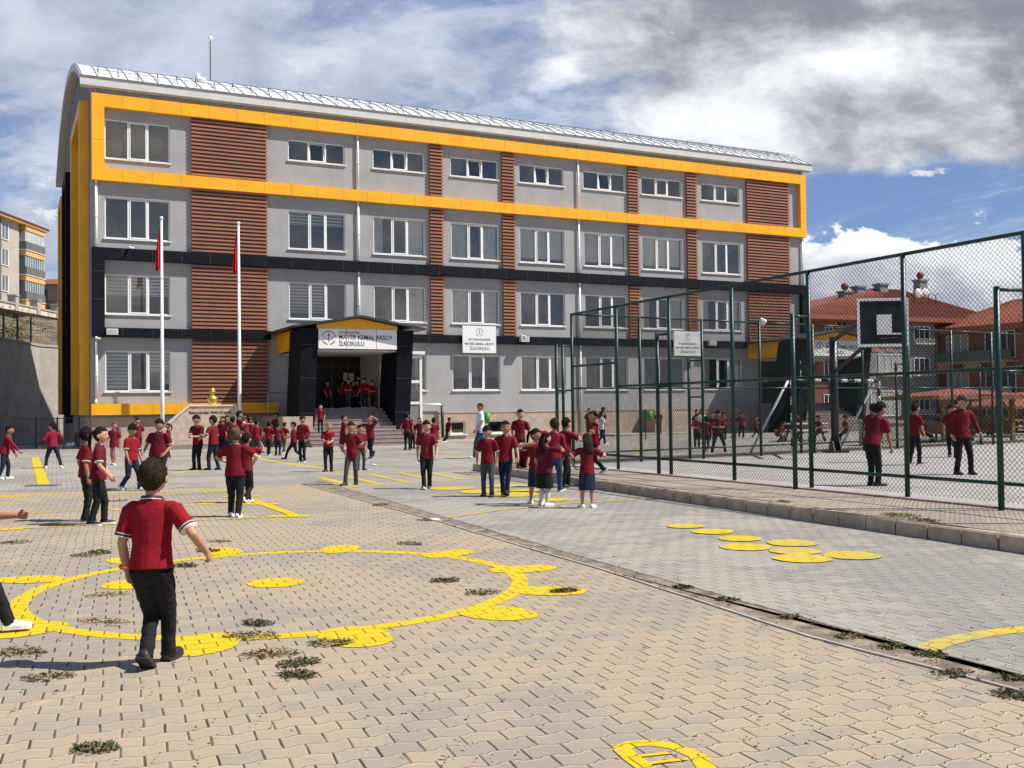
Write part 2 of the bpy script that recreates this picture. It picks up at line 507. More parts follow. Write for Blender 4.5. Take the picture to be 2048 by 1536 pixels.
M_room = mat('dim_room', (0.24, 0.24, 0.22), 0.95, 0.3, 1.5)
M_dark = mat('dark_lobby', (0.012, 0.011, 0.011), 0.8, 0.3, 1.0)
M_blind = mat('zebra_blind', (0.80, 0.79, 0.74), 0.9, 0.05)
M_blindd = mat('zebra_blind_dark', (0.20, 0.20, 0.19), 0.9, 0.05)
M_curt = mat('pale_curtain', (0.80, 0.81, 0.78), 0.9, 0.1, 4)
M_curtb = mat('beige_curtain', (0.66, 0.58, 0.40), 0.9, 0.1, 4)
M_glass = glass_mat('window_glass', (0.90, 0.92, 0.91))
M_chrome = mat('stainless_rail', (0.55, 0.56, 0.56), 0.25, 0.05, metal=0.9)
M_conc = mat('cast_concrete', (0.36, 0.33, 0.28), 0.9, 0.14, 1.2, 0.3, 25, streak=0.3, dirt=(0.27, 0.24, 0.2))
M_kerb = mat('kerb_concrete', (0.46, 0.36, 0.25), 0.9, 0.2, 5, 0.4, 40, streak=0.3, dirt=(0.2, 0.17, 0.13))
M_court = mat('court_concrete', (0.34, 0.32, 0.295), 0.85, 0.12, 0.8, 0.2, 30, streak=0.5, dirt=(0.24, 0.18, 0.15))
M_green = mat('green_fence_paint', (0.003, 0.034, 0.022), 0.4, 0.2, 5)
M_wire = mat('green_fence_wire', (0.005, 0.014, 0.011), 0.7, 0.2, 9, spec=.15)
M_red = mat('flag_red', (0.62, 0.008, 0.012), 0.7, 0.1, 8)
M_pole = mat('white_pole', (0.78, 0.78, 0.76), 0.4, 0.04)
M_marble = mat('beige_marble', (0.50, 0.38, 0.29), 0.45, 0.2, 5.0, 0.1, 30)
M_trim = mat('cream_marble_trim', (0.68, 0.62, 0.52), 0.5, 0.06)
M_gold = mat('gilded_bust', (0.62, 0.46, 0.08), 0.35, 0.2, 6, metal=0.85)
M_ink = mat('black_lettering', (0.015, 0.015, 0.017), 0.6)
M_inkr = mat('red_lettering', (0.55, 0.02, 0.03), 0.6)
M_signw = mat('sign_white', (0.78, 0.78, 0.76), 0.45, 0.03, 1.0)
M_wht = mat('white_plastic', (0.80, 0.79, 0.76), 0.4, 0.04)
M_bplast = mat('black_plastic', (0.02, 0.02, 0.022), 0.4)
M_gplast = mat('green_plastic', (0.06, 0.28, 0.03), 0.5)

# ================================================================== SETTING
def sheet(name, pts, m, z, kind='structure', label=None, cat=None):
    b = MB()
    b.poly([(p[0], p[1], z) for p in pts])
    o = b.build(name, m)
    return tag(o, label, cat, kind=kind)
M_earth = mat('dry_earth', (0.28, 0.23, 0.16), 0.95, 0.3, 0.3, 0.5, 8)
sheet('ground', [(-900, -300), (900, -300), (900, 1500), (-900, 1500)], M_earth, -0.03)
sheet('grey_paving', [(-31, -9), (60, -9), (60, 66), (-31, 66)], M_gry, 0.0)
# tan paved area: its right edge is the drainage strip, its far edge runs left from the strip's end
white_px = [(603, 968), (869, 1042), (1200, 1140), (1614, 1275), (2048, 1387)]
dark_px = [(640, 962), (905, 1040), (1200, 1126), (1614, 1240), (2048, 1354)]
W = [g(*p) for p in white_px]
Dk = [g(*p) for p in dark_px]
def extend(P, d):
    v = (P[-1] - P[-2]).normalized()
    return P + [P[-1] + v * d]
W, Dk = extend(W, 12), extend(Dk, 12)
far = [g(430, 975), g(0, 984)]
far.append(far[-1] + (far[-1] - far[-2]) * 3)
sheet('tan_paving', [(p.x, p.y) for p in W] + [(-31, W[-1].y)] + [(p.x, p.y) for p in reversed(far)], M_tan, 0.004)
# drainage strip of broken concrete with a thin white edging
M_strip = mat('dirty_drain_strip', (0.21, 0.165, 0.12), 0.95, 0.5, 5.0, 1.0, 22, streak=0.7, dirt=(0.12, 0.09, 0.06))
strip_pts = [(p.x, p.y) for p in W] + [(p.x, p.y) for p in reversed(Dk)]
sheet('drain_strip', strip_pts, M_strip, 0.010)
def ribbon(b, P, w0, w1, z0, z1):
    """kerb-like ribbon along polyline P (offset w0..w1 sideways)"""
    P = [Vector((p[0], p[1], 0)) for p in P]
    L, Q = [], []
    for i, p in enumerate(P):
        t = (P[min(i + 1, len(P) - 1)] - P[max(i - 1, 0)]).normalized()
        nrm = Vector((-t.y, t.x, 0))
        L.append(p + nrm * w0); Q.append(p + nrm * w1)
    for i in range(len(P) - 1):
        b.hexa([(q.x, q.y, z0) for q in (L[i], L[i + 1], Q[i + 1], Q[i])], [(q.x, q.y, z1) for q in (L[i], L[i + 1], Q[i + 1], Q[i])])
def densify(P, step, jit, rs):
    out = []
    for i in range(len(P) - 1):
        n = max(1, int((P[i + 1] - P[i]).length / step))
        for k in range(n):
            q = P[i].lerp(P[i + 1], k / n)
            out.append(Vector((q.x + rs.uniform(-jit, jit), q.y + rs.uniform(-jit, jit), 0)))
    return out + [P[-1]]
rs = random.Random(3)
b = MB(); ribbon(b, densify(W, 0.5, 0.008, rs), -0.008, 0.012, 0.0, 0.016)
tag(b.build('drain_edging', mat('chalky_edging', (0.46, 0.41, 0.34), 0.9, 0.2, 4, streak=0.5)), kind='structure')
b = MB(); ribbon(b, densify(Dk, 0.25, 0.014, rs), -0.010, 0.008, 0.0, 0.0115)
tag(b.build('drain_gap', mat('dark_soil_joint', (0.09, 0.072, 0.055), 0.95, 0.4, 9)), kind='structure')
b = MB(); ribbon(b, densify([W[0], far[0], far[1], far[2]], 0.7, 0.01, rs), -0.02, 0.03, 0.0, 0.018)
tag(b.build('paving_edging', MATS['chalky_edging']), kind='structure')

# ------------------------------------------------------------------ painted games on the paving
def blotch(px=None, r=0.3, z=0.0085, m=None, sq=1.0, rot=0.0, c=None, name='painted_disc'):
    q = c if c is not None else g(*px)
    b = MB()
    pts = []
    rb = random.Random(int(abs(q.x * 1000)) + int(abs(q.y * 1000)))
    for i in range(64):
        a = 2 * PI * i / 64
        rr = r * (1 + 0.05 * noise.noise(Vector((q.x * 3 + 2 * math.cos(a), q.y + 2 * math.sin(a), 1))) + rb.uniform(-.025, .025))
        x, y = rr * math.cos(a), rr * sq * math.sin(a)
        pts.append((q.x + x * math.cos(rot) - y * math.sin(rot), q.y + x * math.sin(rot) + y * math.cos(rot), z))
    b.poly(pts)
    return tag(b.build(name, m), kind='structure')
def stripe(pts, w, z, m, name='painted_line', ground_pts=False):
    P = [Vector((p[0], p[1], 0)) if ground_pts else g(*p) for p in pts]
    b = MB()
    L = []
    for i, p in enumerate(P):
        t = (P[min(i + 1, len(P) - 1)] - P[max(i - 1, 0)]).normalized()
        nrm = Vector((-t.y, t.x, 0)) * (w / 2)
        L.append((p + nrm, p - nrm))
    n = len(P)
    closed = (P[0] - P[-1]).length < 1e-6
    for i in range(n - 1):
        a, c = L[i], L[i + 1]
        b.quad((a[1].x, a[1].y, z), (c[1].x, c[1].y, z), (c[0].x, c[0].y, z), (a[0].x, a[0].y, z))
    return tag(b.build(name, m), kind='structure')
RC = Vector((-2.08, 9.2, 0))
ringpts = [(RC.x + 2.13 * math.cos(2 * PI * i / 72), RC.y + 2.13 * math.sin(2 * PI * i / 72)) for i in range(73)]
stripe(ringpts, 0.15, 0.0070, M_ytan, 'painted_ring', True)
for px, py in [(437, 1100), (680, 1099), (875, 1113), (1020, 1141), (1095, 1183), (995, 1228), (710, 1275), (405, 1290), (40, 1262), (45, 1160), (222, 1116)]:
    q = g(px, py)
    a = math.atan2(q.y - RC.y, q.x - RC.x)
    d = (q - RC).length
    c = RC + (q - RC).normalized() * min(max(d, 2.28), 2.5)
    blotch(c=c, r=0.34, sq=0.62 if py < 1200 else 0.72, rot=a, m=M_ytan, z=0.0085)
blotch((552, 1167), 0.255, m=M_ytan, name='painted_eye')
blotch((262, 1170), 0.255, m=M_ytan, name='painted_eye')
# alphabet ladder at the left
for si, (pts, w) in enumerate([([(70, 915), (88, 971)], 0.24), ([(0, 992), (150, 988), (470, 981)], 0.12), ([(0, 994), (60, 992)], 0.26), ([(82, 990), (105, 989)], 0.22), ([(140, 988), (170, 987)], 0.24),
               ([(0, 1029), (40, 1028)], 0.22), ([(40, 1028), (250, 1018), (390, 1013), (490, 1008)], 0.07), ([(212, 1001), (250, 1000)], 0.3), ([(222, 1021), (255, 1019)], 0.2),
               ([(0, 1060), (46, 1058)], 0.24), ([(46, 1058), (250, 1048), (380, 1042), (540, 1036)], 0.07),
               ([(330, 991), (500, 982)], 0.08), ([(445, 995), (520, 993)], 0.2), ([(480, 1009), (558, 1009)], 0.26), ([(505, 1001), (600, 1035)], 0.17), ([(537, 1034), (618, 1033)], 0.24)]):
    stripe(pts, w, 0.0062 + 0.00035 * si, M_ytan)
for px, py in [(412, 1008), (352, 1028)]:
    blotch((px, py), 0.16, m=M_ytan)
# on the grey paving
for si, (pts, w) in enumerate([([(490, 911), (560, 925), (655, 938), (720, 944)], 0.26), ([(345, 919), (400, 913), (450, 906)], 0.12), ([(345, 947), (370, 944), (398, 941)], 0.32), ([(250, 930), (262, 929)], 0.2), ([(200, 927), (240, 925)], 0.14),
               ([(640, 955), (716, 974)], 0.2), ([(716, 974), (900, 962), (1000, 952)], 0.09), ([(640, 955), (790, 946), (905, 941)], 0.09), ([(905, 941), (965, 956)], 0.10),
               ([(690, 952), (765, 970)], 0.16), ([(742, 949), (820, 966)], 0.16), ([(800, 946), (870, 962)], 0.12), ([(850, 944), (925, 959)], 0.16),
               ([(882, 1037), (1000, 1021), (1130, 1008), (1270, 1000), (1345, 997)], 0.09), ([(700, 917), (830, 911), (960, 912)], 0.07), ([(560, 896), (640, 892)], 0.08)]):
    stripe(pts, w, 0.0022 + 0.00035 * si, M_ygry)
for px, py, r in [(1371, 1053, .24), (1425, 1064, .25), (1480, 1078, .24), (1492, 1095, .27), (1585, 1087, .27), (1590, 1103, .26), (1605, 1118, .28), (1705, 1112, .28),
                  (896, 907, .3), (905, 977, .42), (965, 984, .42), (1010, 972, .4), (1030, 990, .45), (1060, 983, .4), (1100, 1000, .3)]:
    blotch((px, py), r * 1.04, m=M_ygry, z=0.0085 + 0.0004 * (px % 7))
stripe([(1845, 1302), (1880, 1287), (1930, 1275), (1990, 1265), (2048, 1259), (2200, 1252)], 0.16, 0.004, M_ygry, 'painted_arc')
stripe([(1238, 1502), (1262, 1491), (1300, 1488), (1350, 1495), (1395, 1514), (1418, 1545), (1430, 1580)], 0.085, 0.0070, M_ytan, 'painted_arc')
stripe([(1243, 1500), (1262, 1518), (1300, 1545), (1330, 1580)], 0.085, 0.0082, M_ytan)
stripe([(1275, 1516), (1340, 1509)], 0.03, 0.0094, M_ytan)
stripe([(1290, 1532), (1375, 1521)], 0.03, 0.0094, M_ytan)
# yellow letters and squares that sit beyond the fence
for pts, w in [([(1262, 900), (1300, 897)], 0.3), ([(1270, 908), (1290, 915)], 0.2)]:
    stripe(pts, w, 0.0042, M_ygry)
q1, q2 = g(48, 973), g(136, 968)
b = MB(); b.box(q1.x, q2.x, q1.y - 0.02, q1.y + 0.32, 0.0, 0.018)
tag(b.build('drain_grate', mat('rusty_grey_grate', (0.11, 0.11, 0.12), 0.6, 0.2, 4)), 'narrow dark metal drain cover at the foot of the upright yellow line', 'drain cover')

# ------------------------------------------------------------------ court island, kerb and walk
K0, K1 = g(944.6, 940.6), g(2022, 1102.6)
kd = (K1 - K0).normalized()          # towards the camera
kn = Vector((-kd.y, kd.x, 0))        # into the court
if kn.x < 0: kn = -kn
CZ = 0.17
F0, F1 = g(1147, 930, CZ), g(1816, 993.7, CZ)
fd = (F1 - F0).normalized(); fd.z = 0; fd.normalize()
fn = Vector((-fd.y, fd.x, 0))
if fn.x < 0: fn = -fn
ed = Vector((math.cos(R(31.3)), math.sin(R(31.3)), 0))   # far end of the court
KL = 24.0
b = MB()
nst = int(KL / 0.50)
for i in range(nst):
    a0 = K0 + kd * (i * 0.50 + 0.012); a1 = K0 + kd * ((i + 1) * 0.50 - 0.012)
    jz = rs.uniform(-0.006, 0.006); jo = rs.uniform(-0.006, 0.006)
    p = [a0 + kn * jo, a1 + kn * jo, a1 + kn * 0.13, a0 + kn * 0.13]
    z1 = CZ + jz
    b.hexa([(q.x, q.y, -0.02) for q in p], [(q.x, q.y, z1 - 0.02) for q in p])
    p2 = [a0 + kn * (jo + 0.022), a1 + kn * (jo + 0.022), a1 + kn * 0.13, a0 + kn * 0.13]
    b.hexa([(q.x, q.y, z1 - 0.02) for q in p], [(q.x, q.y, z1) for q in p2])
e0 = K0 + kn * 0.13
for i in range(40):
    a0 = e0 + ed * (i * 0.5 + 0.012); a1 = e0 + ed * ((i + 1) * 0.5 - 0.012)
    nn = Vector((ed.y, -ed.x, 0))
    p = [a0, a1, a1 + nn * 0.13, a0 + nn * 0.13]
    b.hexa([(q.x, q.y, -0.02) for q in p], [(q.x, q.y, CZ) for q in p])
tag(b.build('kerb', M_kerb), kind='structure')
# core that fills the joints
b = MB()
c0 = K0 + kn * 0.03; c1 = K0 + kd * KL + kn * 0.03
c2 = c1 + kn * 30; c3 = e0 + ed * 30
b.prism([(q.x, q.y, 0.001) for q in (c0, c1, c2, c3)], (0, 0, CZ - 0.035))
tag(b.build('court_base', mat('joint_soil', (0.07, 0.055, 0.04), 0.95, 0.3, 8)), kind='structure')
def isl(name, pts, m, z):
    return sheet(name, [(p.x, p.y) for p in pts], m, z)
wa = e0 + ed * 0.14
isl('walkway', [wa, K0 + kd * KL + kn * 0.13, F1 + fd * 14 - fn * 0.28, F0 - fn * 0.28 - fd * 0.25], M_walk, CZ - 0.004)
b = MB(); P0 = F0 - fd * 0.35; P1 = F1 + fd * 14
for i in range(26):
    a0 = P0 + fd * (i * 0.9 + 0.006); a1 = P0 + fd * ((i + 1) * 0.9 - 0.006)
    p = [a0 - fn * 0.33, a1 - fn * 0.33, a1 - fn * 0.27, a0 - fn * 0.27]
    b.hexa([(q.x, q.y, 0) for q in p], [(q.x, q.y, CZ + 0.02) for q in p])
tag(b.build('court_edging', mat('brownish_edging', (0.30, 0.20, 0.17), 0.9, 0.2, 6)), kind='structure')
CEND = F0 + ed * 28
isl('court_floor', [P0 - fn * 0.27, P1 - fn * 0.27, P1 + fn * 26, CEND + ed * 0.0 - fd * 0.6], M_court, CZ)

# ================================================================== SCHOOL
SA = R(26.4)
school = empty('school_building', (-17.789, 43.4, 0), SA, 'four storey grey school with yellow and black bands, brown slats and curved white roof', 'school')
SD = Vector((math.cos(SA), math.sin(SA), 0)); SN = Vector((SD.y, -SD.x, 0)); SC = Vector((-17.789, 43.4, 0))
def sw(u, p, z=0.0):
    """school coordinates (along the front, out from the front, up) to the world"""
    q = SC + SD * u + SN * p
    return Vector((q.x, q.y, z))
def s_px(px, py, p):
    """sight line to the plane p metres out from the front -> (u, z)"""
    d = ray(px, py)
    o = SC + SN * p
    t = o.dot(SN) / d.dot(SN)
    q = d * t
    return (q - SC).dot(SD), CAMH + q.z
WY = 0.27; UL = 39.65; UB = -0.05; DEP = 22.0
def wpart(name, b, m, parent=None): return b.build(name, m, parent or school)

COLS = [(0.53, 3.22), (8.50, 11.22), (12.63, 15.30), (16.70, 19.34), (20.55, 23.18), (24.40, 27.05), (28.10, 30.78), (32.15, 34.85)]
ROWS = [(2.44, 4.21), (5.79, 7.52), (9.06, 10.84), (13.20, 14.17)]
wins = []
for r, (z0, z1) in enumerate(ROWS):
    for c, (u0, u1) in enumerate(COLS):
        if r == 0 and c == 1: continue
        if r == 3 and c == 0: z0_, z1_ = 12.52, 14.22
        else: z0_, z1_ = z0, z1
        wins.append((r, c, u0, u1, z0_, z1_))
holes = [(w[2], w[3], w[4], w[5]) for w in wins]
bas = [(16.55, 17.35, 0.25, 0.90), (18.55, 19.55, 0.25, 0.90)]
def wall_holes(b, u0, u1, z0, z1, holes, y, depth):
    us = sorted(set([u0, u1] + [h[0] for h in holes if u0 < h[0] < u1] + [h[1] for h in holes if u0 < h[1] < u1]))
    zs = sorted(set([z0, z1] + [h[2] for h in holes if z0 < h[2] < z1] + [h[3] for h in holes if z0 < h[3] < z1]))
    for i in range(len(us) - 1):
        j = 0
        while j < len(zs) - 1:
            cu, cz = (us[i] + us[i + 1]) / 2, (zs[j] + zs[j + 1]) / 2
            if any(h[0] < cu < h[1] and h[2] < cz < h[3] for h in holes):
                j += 1; continue
            k = j
            while k < len(zs) - 1 and not any(h[0] < cu < h[1] and h[2] < (zs[k] + zs[k + 1]) / 2 < h[3] for h in holes): k += 1
            b.quad((us[i], y, zs[j]), (us[i + 1], y, zs[j]), (us[i + 1], y, zs[k]), (us[i], y, zs[k]))
            j = k
    for h in holes:
        a, c, e, f = h
        d = y + depth
        b.quad((a, y, e), (a, y, f), (a, d, f), (a, d, e))
        b.quad((c, y, e), (c, d, e), (c, d, f), (c, y, f))
        b.quad((a, y, f), (c, y, f), (c, d, f), (a, d, f))
        b.quad((a, y, e), (a, d, e), (c, d, e), (c, y, e))
b = MB(); wall_holes(b, UB, UL, 1.33, 15.9, holes, WY, 0.16); wpart('front_wall', b, M_wall)
b = MB(); wall_holes(b, UB, UL, -0.05, 1.30, bas, WY - 0.03, 0.2)
b.box(UB, UL, WY - 0.055, WY - 0.002, 1.302, 1.338)
b.quad((UB - .02, WY, -0.05), (UB - .02, WY, 1.33), (UB - .02, WY + DEP, 1.33), (UB - .02, WY + DEP, -0.05))
wpart('plinth', b, M_plinth)
# curved roof profile
RISE, EZ = 2.9, 15.79
def roofz(d): return EZ + RISE * (1 - ((d - 11.4) / 11.49) ** 2)
ds = [-0.08 + i * (22.85 / 28) for i in range(29)]
b = MB()
pts = [(UB, WY, 0), (UB, WY, 15.9)] + [(UB, d, roofz(d) - 0.35) for d in ds if WY < d < WY + DEP] + [(UB, WY + DEP, 15.9), (UB, WY + DEP, 0)]
b.poly(list(reversed(pts)))
b.poly([(UL, p[1], p[2]) for p in pts])
b.quad((UB, WY + DEP, 0), (UL, WY + DEP, 0), (UL, WY + DEP, 15.9), (UB, WY + DEP, 15.9))
wpart('side_wall', b, M_side)
b = MB()
U0, U1 = -0.45, 40.1
for i in range(len(ds) - 1):
    a, c = ds[i], ds[i + 1]
    za, zc = roofz(a) + 0.12, roofz(c) + 0.12
    b.quad((U0, a, za), (U1, a, za), (U1, c, zc), (U0, c, zc))
    for u in (U0, U1):
        b.quad((u, a, za - 0.34), (u, a, za), (u, c, zc), (u, c, zc - 0.34))
    b.quad((U0, a, za - 0.34), (U0, c, zc - 0.34), (U0 + 0.42, c, zc - 0.34), (U0 + 0.42, a, za - 0.34))
    b.quad((U1, a, za - 0.34), (U1 - 0.5, a, za - 0.34), (U1 - 0.5, c, zc - 0.34), (U1, c, zc - 0.34))
n = int((U1 - U0) / 0.62)
for k in range(n + 1):      # standing seams
    u = U0 + 0.05 + k * 0.62
    for i in range(0, 12):
        a, c = ds[i], ds[i + 1]
        za, zc = roofz(a) + 0.121, roofz(c) + 0.121
        b.hexa([(u, a, za), (u + 0.03, a, za), (u + 0.03, c, zc), (u, c, zc)], [(u, a, za + 0.05), (u + 0.03, a, za + 0.05), (u + 0.03, c, zc + 0.05), (u, c, zc + 0.05)])
roof = wpart('roof', b, M_roof)
b = MB()
b.box(U0 - 0.01, U1 + 0.01, -0.085, 0.08, 15.50, 15.86)
b.box(U0 + 0.02, U1 - 0.02, 0.08, WY, 15.46, 15.52)
gut = wpart('gutter', b, M_gut, school)
b = MB()
b.box(U0 - 0.012, U1 + 0.012, -0.11, -0.087, 15.83, 15.875)
b.box(U0 + 0.0, U1 - 0.0, -0.10, 0.1, 15.862, 15.885)
wpart('gutter_edge', b, M_gutd, gut)
b = MB()
gd = 0.55
u = 0.3
while u < U1 - 0.5:
    z = roofz(gd) + 0.12
    b.tube([(u, gd - 0.35, roofz(gd - 0.35) + 0.13), (u, gd, z + 0.15), (u, gd, z + 0.34)], 0.014, 5, rnd=False)
    b.tube([(u, gd, z + 0.30), (u, gd + 0.30, roofz(gd + 0.3) + 0.13)], 0.011, 5, rnd=False)
    u += 0.82
for dz in (0.18, 0.30):
    b.tube([(0.1, gd, roofz(gd) + 0.12 + dz), (U1 - 0.6, gd, roofz(gd) + 0.12 + dz)], 0.011, 5, rnd=False)
wpart('snow_guard', b, M_mtl, roof)
# cladding bands (each a part) with panel seams
def band(u0, u1, y0, y1, z0, z1, m, ms, seams=True, vertical=False):
    b = MB(); b.box(u0, u1, y0, y1, z0, z1)
    b.cur = 1
    if seams and not vertical:
        u = u0 + 1.22
        while u < u1 - 0.4:
            b.box(u, u + 0.012, y0 - 0.003, y0 + 0.01, z0 + 0.01, z1 - 0.01); u += 1.225
    if vertical:
        z = z0 + 1.2
        while z < z1 - 0.3:
            b.box(u0 + 0.01, u1 - 0.01, y0 - 0.003, y0 + 0.01, z, z + 0.014); z += 1.2
    return wpart('cladding_band', b, [m, ms])
band(0, UL, 0, WY, 14.66, 15.22, M_yel, M_seam)
band(0, UL, 0, WY, 11.49, 12.02, M_yel, M_seam)
band(0, 0.51, 0, WY, 12.022, 14.658, M_yel, M_seam, vertical=True)
band(UL - 0.42, UL, 0, WY, 12.022, 14.658, M_yel, M_seam, vertical=True)
band(0, UL, 0, WY, 8.11, 8.61, M_blk, M_bseam)
band(0, 7.6, 0, WY, 4.78, 5.18, M_blk, M_bseam)
band(12.9, 35.0, 0, WY, 4.78, 5.18, M_blk, M_bseam)
band(0, 0.50, 0, WY, 5.182, 8.108, M_blk, M_bseam, vertical=True)
band(UL - 0.42, UL, 0, WY, 5.182, 8.108, M_blk, M_bseam, vertical=True)
band(-0.04, 7.9, 0, WY - 0.04, 1.44, 1.92, M_yel, M_seam)
# frames on the left flank
def side_frame(d, w, prot, z0, z1, m, top=None):
    b = MB()
    b.box(UB - prot, UB - 0.002, d, d + w, z0, z1)
    if top:
        b.box(UB - prot, UB - 0.002, d + w, top, z1 - 0.5, z1)
    return wpart('flank_frame', b, m)
side_frame(1.0, 0.5, 0.38, 1.44, 15.1, M_yel, 7.1)
side_frame(7.1, 0.5, 0.38, 1.44, 15.1, M_yel)
side_frame(12.4, 0.5, 0.36, 1.0, 14.4, M_blk, 15.9)
side_frame(15.9, 0.5, 0.36, 1.44, 14.4, M_blk)
side_frame(18.2, 0.4, 0.34, 1.44, 14.2, M_yel, 21.2)
side_frame(21.2, 0.4, 0.34, 1.44, 14.2, M_yel)
# slat panels
def slats(u0, u1, z0, z1, mid=None):
    b = MB()
    b.box(u0 + 0.02, u1 - 0.02, WY - 0.012, WY - 0.003, z0, z1)
    b.cur = 1
    rails = [u0 + 0.06, u1 - 0.10] + ([mid - 0.03] if mid else [])
    for r in rails: b.box(r, r + 0.05, WY - 0.06, WY - 0.013, z0, z1)
    b.cur = 2
    z = z0 + 0.05
    while z < z1 - 0.06:
        b.hexa([(u0, WY - 0.15, z), (u1, WY - 0.15, z), (u1, WY - 0.062, z + 0.01), (u0, WY - 0.062, z + 0.01)],
               [(u0, WY - 0.155, z + 0.085), (u1, WY - 0.155, z + 0.085), (u1, WY - 0.062, z + 0.10), (u0, WY - 0.062, z + 0.10)])
        z += 0.171
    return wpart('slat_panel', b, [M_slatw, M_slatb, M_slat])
SL = {'A': (4.12, 7.50), 'B': (15.52, 16.24), 'C': (19.50, 20.25), 'D': (27.15, 27.86), 'E': (31.04, 31.77), 'F': (35.30, 38.50)}
ZS = [(1.93, 4.775), (5.185, 8.105), (8.615, 11.485), (12.025, 14.655)]
for k, (a, c) in SL.items():
    for r in range(4):
        if r == 0 and k != 'A': continue
        slats(a, c, ZS[r][0], ZS[r][1], (a + c) / 2 if k in 'AF' else None)
# downpipes
for u, z0 in [(0.18, 1.95), (11.84, 5.4), (24.02, 0.2), (39.45, 0.4)]:
    b = MB()
    for za, zb in ((z0, 4.70), (4.70, 8.0), (8.0, 11.4), (11.4, 15.5)):
        if u < 1 and za > 4 and za < 8: continue
        if za < z0: za = z0
        if zb <= za: continue
        b.smooth = True
        b.tube([(u, WY - 0.10, za), (u, WY - 0.10, zb)], 0.055, 10, rnd=False)
    b.tube([(u, WY - 0.10, 14.4), (u, WY - 0.1, 15.46)], 0.055, 10, rnd=False)
    for z in (3.1, 6.5, 9.9, 13.3):
        if z > z0: b.tube([(u, WY - 0.10, z), (u, WY - 0.10, z + 0.08)], 0.064, 10, rnd=False)
    if u < 1: b.tube([(u, WY - 0.10, z0 + .15), (u - 0.06, WY - 0.14, z0)], 0.055, 10, rnd=False)
    wpart('downpipe', b, M_pvc)
